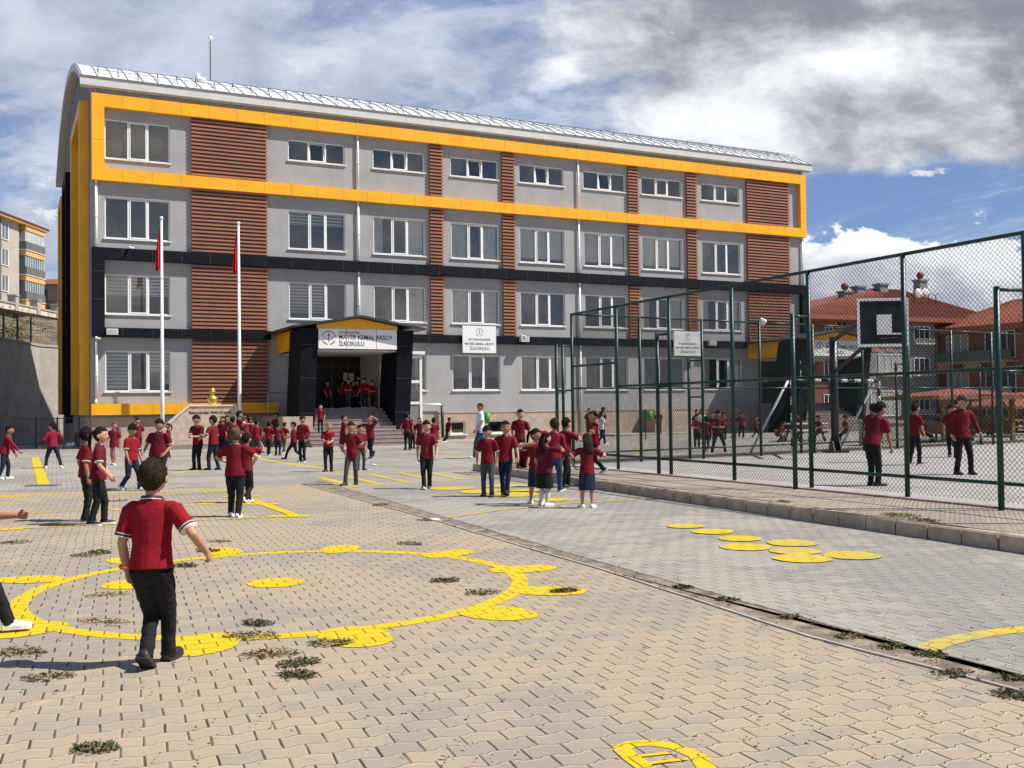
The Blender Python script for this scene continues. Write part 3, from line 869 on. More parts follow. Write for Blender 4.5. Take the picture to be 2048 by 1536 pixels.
# windows
def window(r, c, u0, u1, z0, z1, kind):
    b = MB()
    y0, y1 = WY + 0.07, WY + 0.13
    f = 0.052
    b.box(u0, u1, y0, y1, z0, z0 + f); b.box(u0, u1, y0, y1, z1 - f, z1)
    b.box(u0, u0 + f, y0, y1, z0 + f, z1 - f); b.box(u1 - f, u1, y0, y1, z0 + f, z1 - f)
    m1, m2 = u0 + (u1 - u0) * 0.36, u0 + (u1 - u0) * 0.66
    for m in (m1, m2): b.box(m - 0.038, m + 0.038, y0 - 0.004, y1, z0 + f, z1 - f)
    opened = r == 3 and c in (1, 2, 3, 4, 5)
    sf = 0.045
    a, e = m1 + 0.05, m2 - 0.05
    tilt = 0.14 if opened else 0.0
    def P(u, z, dy):   # sash leans inwards at the top when tilted
        return (u, dy + tilt * (z - z0 - f) / max(0.1, (z1 - z0)), z)
    def bar(ua, ub, za, zb):
        b.hexa([P(ua, za, y0 - 0.02), P(ub, za, y0 - 0.02), P(ub, za, y1 - 0.01), P(ua, za, y1 - 0.01)],
               [P(ua, zb, y0 - 0.02), P(ub, zb, y0 - 0.02), P(ub, zb, y1 - 0.01), P(ua, zb, y1 - 0.01)])
    bar(a, e, z0 + f, z0 + f + sf); bar(a, e, z1 - f - sf, z1 - f); bar(a, a + sf, z0 + f + sf, z1 - f - sf); bar(e - sf, e, z0 + f + sf, z1 - f - sf)
    fo = wpart('window', b, M_pvc)
    b = MB(); b.box(u0 - 0.06, u1 + 0.06, WY - 0.07, WY + 0.16, z0 - 0.055, z0 - 0.002); b.build('sill', M_sill, fo)
    b = MB()
    for ua, ub in ((u0 + f, m1 - 0.05), (m2 + 0.05, u1 - f)):
        b.quad((ua, y0 + 0.03, z0 + f), (ub, y0 + 0.03, z0 + f), (ub, y0 + 0.03, z1 - f), (ua, y0 + 0.03, z1 - f))
    b.quad(P(a + sf, z0 + f + sf, y0 + 0.02), P(e - sf, z0 + f + sf, y0 + 0.02), P(e - sf, z1 - f - sf, y0 + 0.02), P(a + sf, z1 - f - sf, y0 + 0.02))
    b.build('pane', M_glass, fo)
    b = MB()   # room behind
    d0, d1 = WY + 0.161, WY + 2.2
    b.quad((u0 - .3, d1, z0 - .5), (u1 + .3, d1, z0 - .5), (u1 + .3, d1, z1 + .2), (u0 - .3, d1, z1 + .2))
    b.quad((u0 - .3, d0, z0 - .5), (u0 - .3, d1, z0 - .5), (u0 - .3, d1, z1 + .2), (u0 - .3, d0, z1 + .2))
    b.quad((u1 + .3, d0, z0 - .5), (u1 + .3, d0, z1 + .2), (u1 + .3, d1, z1 + .2), (u1 + .3, d1, z0 - .5))
    b.quad((u0 - .3, d0, z1 + .2), (u0 - .3, d1, z1 + .2), (u1 + .3, d1, z1 + .2), (u1 + .3, d0, z1 + .2))
    b.quad((u0 - .3, d0, z0 - .5), (u1 + .3, d0, z0 - .5), (u1 + .3, d1, z0 - .5), (u0 - .3, d1, z0 - .5))
    b.build('room', M_room, fo)
    yb = WY + 0.24
    rr = random.Random(r * 10 + c)
    def blind(ua, ub, za, zb, closed=False):
        q = MB()
        z = zb
        while z > za:
            q.cur = 0
            q.box(ua, ub, yb, yb + 0.004, max(za, z - 0.085), z)
            if not closed:
                q.cur = 1
                if z - 0.085 > za: q.box(ua, ub, yb + 0.002, yb + 0.006, max(za, z - 0.15), z - 0.085)
            z -= 0.085 if closed else 0.15
        q.cur = 0
        q.box(ua, ub, yb - 0.01, yb + 0.015, za - 0.03, za)
        q.build('blind', [M_blind, M_blindd], fo)
    def curtain(ua, ub, m, za=None):
        q = MB()
        n = max(6, int((ub - ua) / 0.035))
        for i in range(n):
            x0, x1 = ua + (ub - ua) * i / n, ua + (ub - ua) * (i + 1) / n
            s0 = 0.03 * math.sin(i * 1.9 + rr.random()); s1 = 0.03 * math.sin((i + 1) * 1.9 + rr.random())
            q.quad((x0, yb + s0, (za or z0) - 0.02), (x1, yb + s1, (za or z0) - 0.02), (x1, yb + s1 * 0.6, z1), (x0, yb + s0 * 0.6, z1))
        q.build('curtain', m, fo)
    H = z1 - z0
    if kind == 'blinds_half':
        for ua, ub in ((u0 + .05, m1), (m1, m2), (m2, u1 - .05)): blind(ua, ub, z1 - H * 0.5, z1)
    elif kind == 'blinds_lr':
        blind(u0 + .05, m1, z0 + H * 0.1, z1); blind(m2, u1 - .05, z1 - H * 0.5, z1)
    elif kind == 'blind_l':
        blind(u0 + .05, m2, z0 + H * 0.2, z1)
    elif kind == 'blinds_low':
        for ua, ub in ((u0 + .05, m1), (m1, m2), (m2, u1 - .05)): blind(ua, ub, z1 - H * 0.32, z1)
    elif kind == 'curtains':
        curtain(u0 + .05, u0 + .55, M_curt); curtain(m2 - 0.1, u1 - .05, M_curt)
    elif kind == 'curtain_r':
        curtain(m2, u1 - .05, M_curt)
    elif kind == 'curtains_all':
        curtain(u0 + .05, m1 + 0.1, M_curt); curtain(m2 - .1, u1 - .05, M_curt)
    elif kind == 'beige':
        curtain(u0 + .05, m1 - .05, M_curtb); curtain(m2 - .05, u1 - .05, M_curtb)
    elif kind == 'roller':
        for ua, ub in ((u0 + .05, m1), (m1, m2), (m2, u1 - .05)): blind(ua, ub, z0 + H * 0.16, z1, True)
    elif kind == 'board':
        q = MB(); q.box(u0 + .1, u0 + .75, yb + .3, yb + .34, z0, z0 + H * 0.55); q.build('pin_board', mat('cardboard', (0.45, 0.36, 0.25), 0.9), fo)
    return fo
KIND = {(3, 0): 'board', (2, 1): 'blinds_low', (2, 2): 'curtains', (2, 3): 'curtains_all', (2, 4): 'roller', (2, 5): 'roller', (2, 6): 'roller',
        (1, 0): 'blinds_half', (1, 1): 'blind_l', (1, 2): 'curtain_r', (1, 3): 'curtains_all', (1, 4): 'none', (1, 6): 'curtains', (1, 7): 'curtains',
        (0, 0): 'blinds_lr', (0, 2): 'curtains_all', (0, 4): 'beige', (0, 5): 'beige', (0, 7): 'curtains'}
for w in wins: window(*w, KIND.get((w[0], w[1]), 'none'))
for (u0, u1, z0, z1) in bas:
    b = MB()
    y0, y1 = WY + 0.05, WY + 0.10; f = 0.07
    b.box(u0, u1, y0, y1, z0, z0 + f); b.box(u0, u1, y0, y1, z1 - f, z1); b.box(u0, u0 + f, y0, y1, z0 + f, z1 - f); b.box(u1 - f, u1, y0, y1, z0 + f, z1 - f)
    fo = wpart('basement_window', b, M_pvc)
    b = MB(); b.quad((u0 + f, y0 + .03, z0 + f), (u1 - f, y0 + .03, z0 + f), (u1 - f, y0 + .03, z1 - f), (u0 + f, y0 + .03, z1 - f)); b.build('pane', M_glass, fo)
    b = MB(); b.quad((u0, WY + .5, z0), (u1, WY + .5, z0), (u1, WY + .5, z1), (u0, WY + .5, z1)); b.build('room', M_dark, fo)
    b = MB(); b.box(u0 - .08, u1 + .08, WY - .12, WY + 0.1, z0 - .06, z0 - .002); b.build('sill', M_sill, fo)

# entrance porches: roof, leaning pillars, sign board, steps
def emblem(b, cx, y, cz, r):
    b.cur = 1
    for a0, a1 in ((200, 262), (278, 340)):
        n = 12
        for i in range(n):
            t0, t1 = R(a0 + (a1 - a0) * i / n), R(a0 + (a1 - a0) * (i + 1) / n)
            w = 0.10 * r * (0.4 + 0.6 * math.sin(PI * (i + 0.5) / n)) + 0.04 * r
            q = [(cx + rr_ * math.cos(t), y, cz + rr_ * math.sin(t)) for rr_, t in ((r - w, t0), (r + w * 0.4, t0), (r + w * 0.4, t1), (r - w, t1))]
            b.poly(q)
    b.cur = 0
    for i in range(26):      # ring of small marks round the top
        t = R(10 + 160 * i / 25)
        b.box(cx + r * math.cos(t) - .012 * r / .3, cx + r * math.cos(t) + .012 * r / .3, y - 0.002, y, cz + r * math.sin(t) - .02 * r / .3, cz + r * math.sin(t) + .02 * r / .3)
    for s in (-1, 1):        # open book
        b.poly([(cx + s * .04 * r, y, cz - .30 * r), (cx + s * .62 * r, y, cz - .22 * r), (cx + s * .62 * r, y, cz - .14 * r), (cx + s * .04 * r, y, cz - .22 * r)])
        b.poly([(cx + s * .56 * r, y, cz - .14 * r), (cx + s * .62 * r, y, cz - .14 * r), (cx + s * .62 * r, y, cz + .22 * r), (cx + s * .56 * r, y, cz + .22 * r)])
    b.poly([(cx - .04 * r, y, cz - .6 * r), (cx + .04 * r, y, cz - .6 * r), (cx + .07 * r, y, cz + .25 * r), (cx - .07 * r, y, cz + .25 * r)])
    b.cur = 1
    b.poly([(cx - .14 * r, y, cz + .27 * r), (cx + .14 * r, y, cz + .27 * r), (cx + .16 * r, y, cz + .45 * r), (cx, y, cz + .8 * r), (cx - .16 * r, y, cz + .45 * r)])
def porch(u0, word, right_panel):
    W_, PF, ZE, ZR = 5.0, 4.4, 5.06, 5.50
    um = u0 + W_ / 2
    pc = MB()    # ceiling
    pc.box(u0 + .35, u0 + W_ - .35, -PF + .3, WY - .01, 4.06, 4.13)
    can = wpart('porch_ceiling', pc, mat('porch_ceiling_white', (0.6, 0.59, 0.56), 0.8))
    b = MB()     # low ridged roof
    y0, y1 = -PF - 0.35, WY - .01
    for a, za, c, zc in ((u0 - .45, ZE - .06, um, ZR), (um, ZR, u0 + W_ + .45, ZE - .06)):
        b.hexa([(a, y0, za), (c, y0, zc), (c, y1, zc), (a, y1, za)], [(a, y0, za + .09), (c, y0, zc + .09), (c, y1, zc + .09), (a, y1, za + .09)])
    wpart('porch_roof', b, mat('dark_porch_roof', (0.03, 0.032, 0.038), 0.45), can)
    for s in (0, 1):         # leaning pillars
        a = u0 if s == 0 else u0 + W_ - .72
        b = MB()
        lo = [(a + (-.03 if s == 0 else .04), -PF + .75, 0.0), (a + .70 + (.04 if s else -.03), -PF + .75, 0.0), (a + .70, -PF + 3.0, 0), (a, -PF + 3.0, 0)]
        hi = [(a, -PF, 5.0), (a + .72, -PF, 5.0), (a + .72, -PF + 2.0, 5.0), (a, -PF + 2.0, 5.0)]
        b.hexa(lo, hi)
        b.cur = 1
        for z in (1.4, 2.9, 4.3):
            k = z / 5.0
            yy = -PF + .75 * (1 - k)
            b.box(a + .0, a + .70, yy - .004, yy + .02, z, z + .012)
        wpart('porch_pillar', b, [M_blk, M_bseam], can)
    # gable infill: yellow above the sign
    b = MB()
    ys = -PF + .03
    b.prism([(u0 + .66, ys, 5.0), (u0 + W_ - .74, ys, 5.0), (u0 + W_ - .74, ys, ZE + .10), (um, ys, ZR - .03), (u0 + .66, ys, ZE + .10)], (0, .12, 0))
    wpart('porch_fascia', b, M_yel, can)
    for ua in (u0 + .05, u0 + W_ - .09):
        b = MB(); b.box(ua, ua + .04, -PF + 1.9, WY - .02, 4.15, ZE - .02); wpart('porch_fascia', b, M_yel, can)
    b = MB()
    b.box(u0 + .72, u0 + W_ - .78, ys - .02, ys + .10, 4.15, 4.998)
    sg = wpart('sign_board', b, M_signw)
    yt = ys - .0225
    LM = [M_ink, M_inkr]
    b = MB(); add_text(b, 'AFYONKARAHİSAR', u0 + 1.62, yt, 4.80, width=.92, size=.145, bold=.002); b.build('lettering', LM, sg)
    b = MB()
    add_text(b, 'MAVER KEMAL ARSOY', u0 + 1.60, yt, 4.56, width=2.42, size=.27, bold=.005); b.build('lettering', LM, sg); b = MB()
    add_text(b, word, u0 + 1.60, yt, 4.28, width=1.12 if word[0] == 'İ' else 1.30, size=.27, bold=.005)
    b.build('lettering', LM, sg)
    b = MB(); emblem(b, u0 + 1.16, yt, 4.60, .29); b.build('emblem', LM, sg)
    for uu in (u0 + 1.93, u0 + 3.28):
        b = MB(); b.box(uu, uu + .025, ys - .0212, ys - .0202, 4.16, 4.99); b.build('rust_streak', M_inkr, sg)
    return can
canL = porch(7.85, 'İLKOKULU', True)
canR = porch(35.25, 'ORTAOKULU', True)
# white post at the porch corner
for uu in (8.05, 35.5):
    b = MB(); b.smooth = True
    q = -2.55
    b.tube([(uu - .12, q, 0.0), (uu - .12, q, 5.0)], .055, 10, rnd=False)
    wpart('downpipe', b, M_pvc)
# lobby recess with dark doors
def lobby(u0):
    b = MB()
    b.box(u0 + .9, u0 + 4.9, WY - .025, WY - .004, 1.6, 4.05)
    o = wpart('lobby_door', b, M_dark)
    b = MB()
    for uu in (u0 + 1.0, u0 + 1.7, u0 + 2.6, u0 + 3.4, u0 + 4.2):
        b.box(uu, uu + .07, WY - .05, WY - .026, 1.6, 4.05)
    for zz in (3.55, 4.0): b.box(u0 + .9, u0 + 4.9, WY - .053, WY - .027, zz, zz + .07)
    b.build('door_frame', mat('dark_aluminium', (0.03, 0.03, 0.032), 0.4), o)
    for uu, zz, w, h in ((u0 + 1.1, 2.85, .35, .25), (u0 + 3.2, 2.9, .2, .4), (u0 + 3.45, 2.85, .27, .42), (u0 + 3.85, 2.8, .15, .28), (u0 + 4.1, 2.7, .2, .2)):
        b = MB(); b.box(uu, uu + w, WY - .06, WY - .055, zz, zz + h); b.build('notice', mat('notice_paper', (0.5, 0.5, 0.46), 0.9, 0.15, 9), o)
lobby(7.85)
lobby(35.25)
b = MB()
b.quad((11.9, WY - .03, 1.6), (12.2, -1.7, 1.6), (12.2, -1.7, 4.06), (11.9, WY - .03, 4.06))
wpart('porch_side_wall', b, mat('porch_side_render', (0.36, 0.33, 0.28), 0.9))
# steps of the left porch
def steps(u0, u1, uw):
    b = MB()
    N_ = 10
    for i in range(N_):
        z1 = 1.6 - i * .16
        yf = -(2.3 + i * .30)
        hi_ = u1 if i < 6 else uw
        b.box(u0 if i < 6 else u0 - .35, hi_, yf, WY - .03 if i == 0 else yf + .31, -0.02, z1)
        b.box((u0 if i < 6 else u0 - .35) - .01, hi_ + .01, yf - .02, yf + .002, z1 - .035, z1 - .001)
    return wpart('steps', b, M_step)
steps(8.45, 12.2, 13.05)
steps(35.9, 39.6, 40.3)
b = MB(); b.box(7.15, 8.43, -3.9, WY - .03, -.02, 1.28); wpart('ramp_wall', b, M_plinth)
b = MB()
for uu, yy in ((7.3, -.6), (7.6, -.6), (7.95, -.6)): b.tube([(uu, yy, 1.3), (uu, yy, 2.35)], .022, 6, rnd=False)
b.tube([(7.15, -.6, 2.35), (8.2, -.6, 2.35)], .03, 6, rnd=False)
for zz in (1.65, 2.0): b.tube([(7.2, -.6, zz), (8.1, -.6, zz)], .015, 6, rnd=False)
wpart('railing', b, M_chrome)
b = MB()
for yy in (-1.0, -1.6, -2.2): b.tube([(12.0, yy, 1.6), (12.0, yy, 2.5)], .022, 6, rnd=False)
for zz in (1.9, 2.2, 2.5): b.tube([(12.0, -.4, zz), (12.0, -2.6, zz)], .022, 6, rnd=False)
wpart('railing', b, M_chrome)
# white glazed wind lobby beside the porch
b = MB()
bu0, bu1, by0 = 13.1, 14.25, -1.75
for uu in (bu0, bu1 - .1): b.box(uu, uu + .12, by0, by0 + .12, 0, 4.1)
b.box(bu1 - .1, bu1 + .02, WY - .14, WY - .03, 0, 4.1)
for zz in (.35, 1.75, 2.75, 3.9):
    b.box(bu0 + .12, bu1 - .1, by0 + .01, by0 + .11, zz, zz + .13)
    b.box(bu1 - .09, bu1 + .01, by0 + .12, WY - .14, zz, zz + .13)
b.box(bu0 - .1, bu1 + .14, by0 - .12, WY - .03, 4.1, 4.24)
wl = wpart('glazed_lobby', b, M_pvc)
b = MB()
for z0, z1, ci in ((1.88, 2.75, 0), (2.88, 3.9, 0)):
    b.quad((bu0 + .12, by0 + .05, z0), (bu1 - .1, by0 + .05, z0), (bu1 - .1, by0 + .05, z1), (bu0 + .12, by0 + .05, z1))
    b.quad((bu1 - .04, by0 + .12, z0), (bu1 - .04, WY - .14, z0), (bu1 - .04, WY - .14, z1), (bu1 - .04, by0 + .12, z1))
b.build('pane', M_glass, wl)
b = MB()
b.box(bu0 + .12, bu1 - .1, by0 + .04, by0 + .08, .48, 1.75); b.box(bu1 - .06, bu1 - .02, by0 + .12, WY - .14, .48, 1.75)
b.build('grey_panel', M_side, wl)
b = MB(); b.smooth = True
b.tube([(14.3, WY - .2, 1.75), (15.9, WY - .2, 1.75), (16.0, WY - .2, 1.68)], .05, 8, rnd=False)
wpart('overflow_pipe', b, M_pvc)
b = MB(); b.smooth = True
b.tube([(16.02, WY - .2, 1.72), (16.05, WY - .2, 0.1)], .08, 8, rnd=False)
wpart('overflow_pipe', b, M_bplast)
# hanging name boards
for u0, word in ((17.10, 'İLKOKULU'), (29.85, 'ORTAOKULU')):
    b = MB(); b.box(u0, u0 + 1.84, -.10, -.04, 4.30, 5.66)
    o = wpart('name_board', b, M_signw)
    um = u0 + .92
    LM = [mat('grey_lettering', (0.08, 0.08, 0.09), .6), mat('faded_red_print', (0.35, 0.16, 0.15), .6)]
    for t, z, w, s in (('AFYONKARAHİSAR', 4.92, 1.25, .15), ('MAVER KEMAL ARSOY', 4.70, 1.62, .165), (word, 4.45, 1.08, .22)):
        b = MB(); add_text(b, t, um - w / 2, -.1025, z, width=w, size=s, bold=.0035); b.build('lettering', LM, o)
    b = MB(); emblem(b, um, -.1025, 5.33, .19); b.build('emblem', LM, o)
# lamps, cameras
def flood(u, z):
    b = MB()
    b.box(u, u + .46, -.26, -.02, z, z + .26)
    b.cur = 1; b.box(u + .05, u + .41, -.268, -.262, z + .05, z + .21)
    wpart('wall_lamp', b, [M_gut, mat('lamp_glass', (0.42, 0.44, 0.42), .2)])
flood(.55, 4.86); flood(20.3, 4.9); flood(32.2, 4.9)
for u, z, sgn in ((.15, 4.70, 1), (1.5, 8.62, 1), (20.4, 5.2, 1)):
    b = MB(); b.smooth = True
    b.tube([(u, -.05, z + .05), (u, -.16, z)], .05, 8); b.tube([(u - .02, -.2, z), (u + .12, -.3, z - .03)], .045, 8)
    wpart('camera', b, M_wht)
# items standing on the roof
rx = s_px(421, 172, -9.0)
rp = at(421, 172, 52.6)
b = MB()
b.tube([(0, 0, 0), (0, 0, 3.05)], .035, 8, rnd=False)
b.tube([(0, 0, 2.9), (0, 0, 3.45)], .012, 6, rnd=False)
mast = b.build('roof_mast', mat('grey_mast', (0.12, 0.13, 0.15), .5))
top = at(421, 78, 52.6)
k = (top.z - rp.z) / 3.05
mast.location = (rp.x, rp.y, rp.z - .3); mast.scale = (1, 1, k * 1.1)
tag(mast, 'slim grey lightning mast with a small ball, standing on the school roof', 'mast')
b = MB(); b.smooth = True; b.ball((0, 0, 0), (.13, .13, .13), 10, 8)
o = b.build('mast_ball', M_wht, mast, (0, 0, 3.15)); o.scale = (1, 1, 1 / (k * 1.1))
# white crumpled cover on the roof
c = at(401, 166, 47.5)
b = MB(); b.smooth = True
def crump(d, q):
    return q * (1 + .35 * noise.noise(d * 2.1)) * (1.0 if d.z > -.2 else .9)
b.ball((-.12, 0, .28), (.13, .14, .3), 14, 10, crump)
b.ball((.08, 0, .12), (.24, .2, .26), 14, 10, crump)
o = b.build('roof_cover', M_wht); o.location = (c.x, c.y, c.z - .12)
tag(o, 'small lumpy white cover peeping over the school roof left of the mast', 'roof cover')

# ================================================================== FLAGPOLES, MONUMENT
def flagpole(px, pytop, p, lab, plab):
    u, _ = s_px(px, pytop, p)
    _, zt = s_px(px, pytop, p)
    q = sw(u, p)
    b = MB(); b.smooth = True
    b.tube([(0, 0, 0), (0, 0, zt * .25), (0, 0, zt)], [.085, .08, .045], 12, rnd=False)
    for k in (.24, .5, .74): b.tube([(0, 0, zt * k), (0, 0, zt * k + .1)], .082 - .03 * k, 12, rnd=False)
    b.ball((0, 0, zt + .07), .08, 10, 6)
    o = b.build('flagpole', M_pole); o.location = q
    tag(o, plab, 'flagpole', 'flagpoles in front of the school')
    b = MB(); b.smooth = True
    # cloth hanging in folds from the halyard
    n, mm = 9, 14
    H_ = 1.75
    for j in range(mm + 1):
        t = j / mm
        for i in range(n + 1):
            s_ = i / n
            w = .22 * (t ** .7) * (1 - .25 * t)
            b.v.append((-.07 - s_ * w, .10 * math.sin(s_ * 9 + t * 2) * min(1, t * 2) , -t * H_ - s_ * .12 * t))
    for j in range(mm):
        for i in range(n):
            a = j * (n + 1) + i
            b.face((a, a + 1, a + n + 2, a + n + 1))
    f = b.build('flag', M_red); f.location = (q.x, q.y, zt - .25)
    f.modifiers.new('thick', 'SOLIDIFY').thickness = .006
    return tag(f, lab, 'flag', 'red flags hanging limp')
flagpole(323, 440, 2.9, 'limp red flag on the left pole, hanging in front of the left window column', 'tall white flagpole standing left of the stone monument')
fl2 = flagpole(477, 450, 2.9, 'limp red flag on the right pole, hanging in front of the brown slats', 'tall white flagpole standing at the right end of the stone monument')

MP = 2.9
def mpt(px, py): 
    u, z = s_px(px, py, MP)
    return u, z
mon = empty('monument', sw(3.9, MP), SA, 'low beige marble monument wall with a sloping left end and italic text', 'monument')
u_off = 3.9
pl = [mpt(333, 889), mpt(333, 853), mpt(380, 813), mpt(470, 813), mpt(470, 889)]
b = MB(); b.prism([(u - u_off, 0, max(z, .12)) for u, z in pl], (0, .35, 0)); b.build('slab', M_marble, mon)
b = MB()
def edge(a, c, w):
    (u0, z0), (u1, z1) = a, c
    d = Vector((u1 - u0, 0, z1 - z0)).normalized(); nn = Vector((-d.z, 0, d.x)) * w
    p = [Vector((u0 - u_off, -.05, z0)), Vector((u1 - u_off, -.05, z1))]
    b.prism([p[0], p[1], p[1] + nn, p[0] + nn], (0, .45, 0))
edge(mpt(333, 889), mpt(333, 853), .05); edge(mpt(332, 853), mpt(380, 812), .06); edge(mpt(379, 812), mpt(471, 812), .06); edge(mpt(470, 812), mpt(470, 889), .06)
b.build('trim', M_trim, mon)
b = MB(); b.box(pl[0][0] - u_off - .3, pl[4][0] - u_off + .25, -.35, .7, -.01, .12); b.build('base', mat('grey_brown_base', (0.24, 0.20, 0.17), .8), mon)
b = MB()
_, zt = mpt(400, 828)
add_text(b, 'Vatanını en çok seven,  görevini en iyi yapandır.', mpt(377, 828)[0] - u_off, -.006, zt, width=mpt(462, 828)[0] - mpt(377, 828)[0], size=.2, shear=.35, bold=.004)
b.build('lettering', M_ink, mon)
# bust
ub, zb = s_px(425, 812, MP - .17)
bb = MB(); bb.smooth = True
hz = s_px(425, 781, MP - .17)[1] - zb
bb.tube([(0, 0, 0), (0, 0, .12 * hz), (0, 0, .34 * hz), (0, 0, .46 * hz), (0, 0, .54 * hz)], [(.13, .10), (.17, .12), (.24, .14), (.20, .12), (.09, .09)], 16)
bb.tube([(0, 0, .5 * hz), (0, 0, .68 * hz)], .085, 12)
def bh(d, q):
    if d.y < -.3 and abs(d.x) < .25 and -.35 < d.z < .15: q.y -= .025
    if d.z < -.3: q.x *= .85
    return q
bb.ball((0, 0, .82 * hz), (.125, .145, .19 * hz / .65), 18, 14, bh)
bb.ball((0, -.145, .78 * hz), (.02, .03, .035), 8, 6)
for s in (-1, 1): bb.ball((s * .125, 0, .79 * hz), (.018, .03, .04), 8, 6)
bo = bb.build('bust', M_gold)
q = sw(ub, MP - .17, s_px(425, 812, MP)[1] + .06)
bo.location = q; bo.rotation_euler = (0, 0, SA)
tag(bo, 'gold painted bust of a man on top of the marble monument', 'bust')

# ================================================================== LEFT SIDE: retaining walls, slope, railing, far houses
rw = empty('retaining_wall', (0, 0, 0), 0, 'tall cast concrete retaining wall at the left of the school, half in shade', 'wall')
A0 = Vector((-31.5, 68.3, 0)); A1 = Vector((-31.5, 34, 0)); B1 = Vector((-30.6, 71.0, 0)); B2 = Vector((-25, 82, 0))
b = MB()
zt_ = 6.0
b.hexa([(A1.x, A1.y, -1), (A0.x, A0.y, -1), (A0.x - .4, A0.y, -1), (A1.x - .4, A1.y, -1)], [(A1.x, A1.y, 7.0), (A0.x, A0.y, zt_), (A0.x - .4, A0.y, zt_), (A1.x - .4, A1.y, 7.0)])
b.hexa([(A0.x, A0.y + .003, -1), (B1.x, B1.y, -1), (B1.x - .4, B1.y + .2, -1), (A0.x - .4, A0.y + .2, -1)], [(A0.x, A0.y + .003, zt_), (B1.x, B1.y, zt_), (B1.x - .4, B1.y + .2, zt_), (A0.x - .4, A0.y + .2, zt_)])
b.hexa([(B1.x, B1.y, -1), (B2.x, B2.y, -1), (B2.x - .4, B2.y + .2, -1), (B1.x - .4, B1.y + .2, -1)], [(B1.x, B1.y, zt_), (B2.x, B2.y, zt_), (B2.x - .4, B2.y + .2, zt_), (B1.x - .4, B1.y + .2, zt_)])
b.build('concrete_face', M_conc, rw)
b = MB()
b.hexa([(A1.x + .06, A1.y, 7.0), (A0.x + .06, A0.y - .02, zt_), (A0.x - .46, A0.y, zt_), (A1.x - .46, A1.y, 7.0)], [(A1.x + .06, A1.y, 7.14), (A0.x + .06, A0.y - .02, zt_ + .14), (A0.x - .46, A0.y, zt_ + .14), (A1.x - .46, A1.y, 7.14)])
for a, c in ((A0, B1), (B1, B2)):
    b.hexa([(a.x + .06, a.y, zt_), (c.x + .06, c.y, zt_), (c.x - .46, c.y + .2, zt_), (a.x - .46, a.y + .2, zt_)], [(a.x + .06, a.y, zt_ + .14), (c.x + .06, c.y, zt_ + .14), (c.x - .46, c.y + .2, zt_ + .14), (a.x - .46, a.y + .2, zt_ + .14)])
b.build('coping', M_conc, rw)
b = MB()
for i in range(16):
    for z in (1.4, 2.9, 4.4):
        yy = 40 + i * 1.75
        if yy < 65.5: b.box(-31.499, -31.49, yy, yy + .06, z, z + .06)
b.build('tie_hole', M_bplast, rw)
# slope above the wall with rocks and scrub
M_slope = mat('scrubby_slope', (0.17, 0.125, 0.08), 0.95, 0.5, 0.9, 1.0, 2.5, streak=0.9, dirt=(0.06, 0.075, 0.03))
path = [(-31.75, 20), (-31.75, 34), (-31.75, 45), (-31.75, 56), (-31.75, 68.1), (-30.9, 71.1), (-28, 76.5), (-25.3, 82), (-20, 92), (-14, 104), (-8, 120)]
b = MB(); b.smooth = True
PP = []
for i in range(len(path) - 1):
    for k in range(6):
        PP.append((path[i][0] + (path[i + 1][0] - path[i][0]) * k / 6, path[i][1] + (path[i + 1][1] - path[i][1]) * k / 6))
PP.append(path[-1])
ns = 22
for (x, y) in PP:
    zt0 = 5.9 + max(0, (68 - y)) / 34 * 1.0
    for k in range(ns + 1):
        s_ = k / ns
        d = s_ * 14.2
        X = x - d * .9; Y = y + d * .25
        z = zt0 + (9.1 - zt0) * min(1, max(0, d - .8) / 12.0) ** .85 + (.25 * noise.noise(Vector((X * .3, Y * .3, 0))) + .3 * noise.noise(Vector((X * 1.1, Y * 1.1, 4)))) * min(1, d / 2)
        b.v.append((X, Y, z))
for i in range(len(PP) - 1):
    for k in range(ns):
        a = i * (ns + 1) + k
        b.face((a, a + ns + 1, a + ns + 2, a + 1))
tag(b.build('hillside', M_slope), kind='structure')
sheet('upper_terrace', [(-250, 20), (-44.3, 20), (-44.3, 40), (-40, 150), (40, 260), (-250, 260)], M_earth, 10.35)

def pX(px, py, X):
    d = ray(px, py); t = X / d.x
    return (d.y * t, CAMH + d.z * t)
# stone boundary wall on the slope
M_rubble = mat('pale_rubble_wall', (0.50, 0.46, 0.38), 0.95, 0.3, 1.6, 0.9, 3.0, streak=0.5, dirt=(0.22, 0.18, 0.13))
sw_o = empty('stone_wall', (-44.1, 60, 9.45), 0, 'pale rubble boundary wall with square pillars along the top of the slope at the left', 'wall')
b = MB()
rr = random.Random(5)
b.box(-.35, .15, 0, 60, 0, 1.75)
for i in range(420):
    yy, zz = rr.uniform(0, 60), rr.uniform(.1, 1.5)
    b.ball((.15, yy, zz), (.06, rr.uniform(.15, .3), rr.uniform(.08, .16)), 6, 4)
b.build('rubble', M_rubble, sw_o)
b = MB(); b.box(-.42, .24, 0, 60, 1.75, 1.88); b.build('coping', M_conc, sw_o)
for k in range(15):
    b = MB(); b.box(-.45, .27, 1 + k * 4.2, 1.6 + k * 4.2, 0, 2.5); b.box(-.52, .34, .93 + k * 4.2, 1.67 + k * 4.2, 2.5, 2.62); b.build('pillar', M_conc, sw_o)
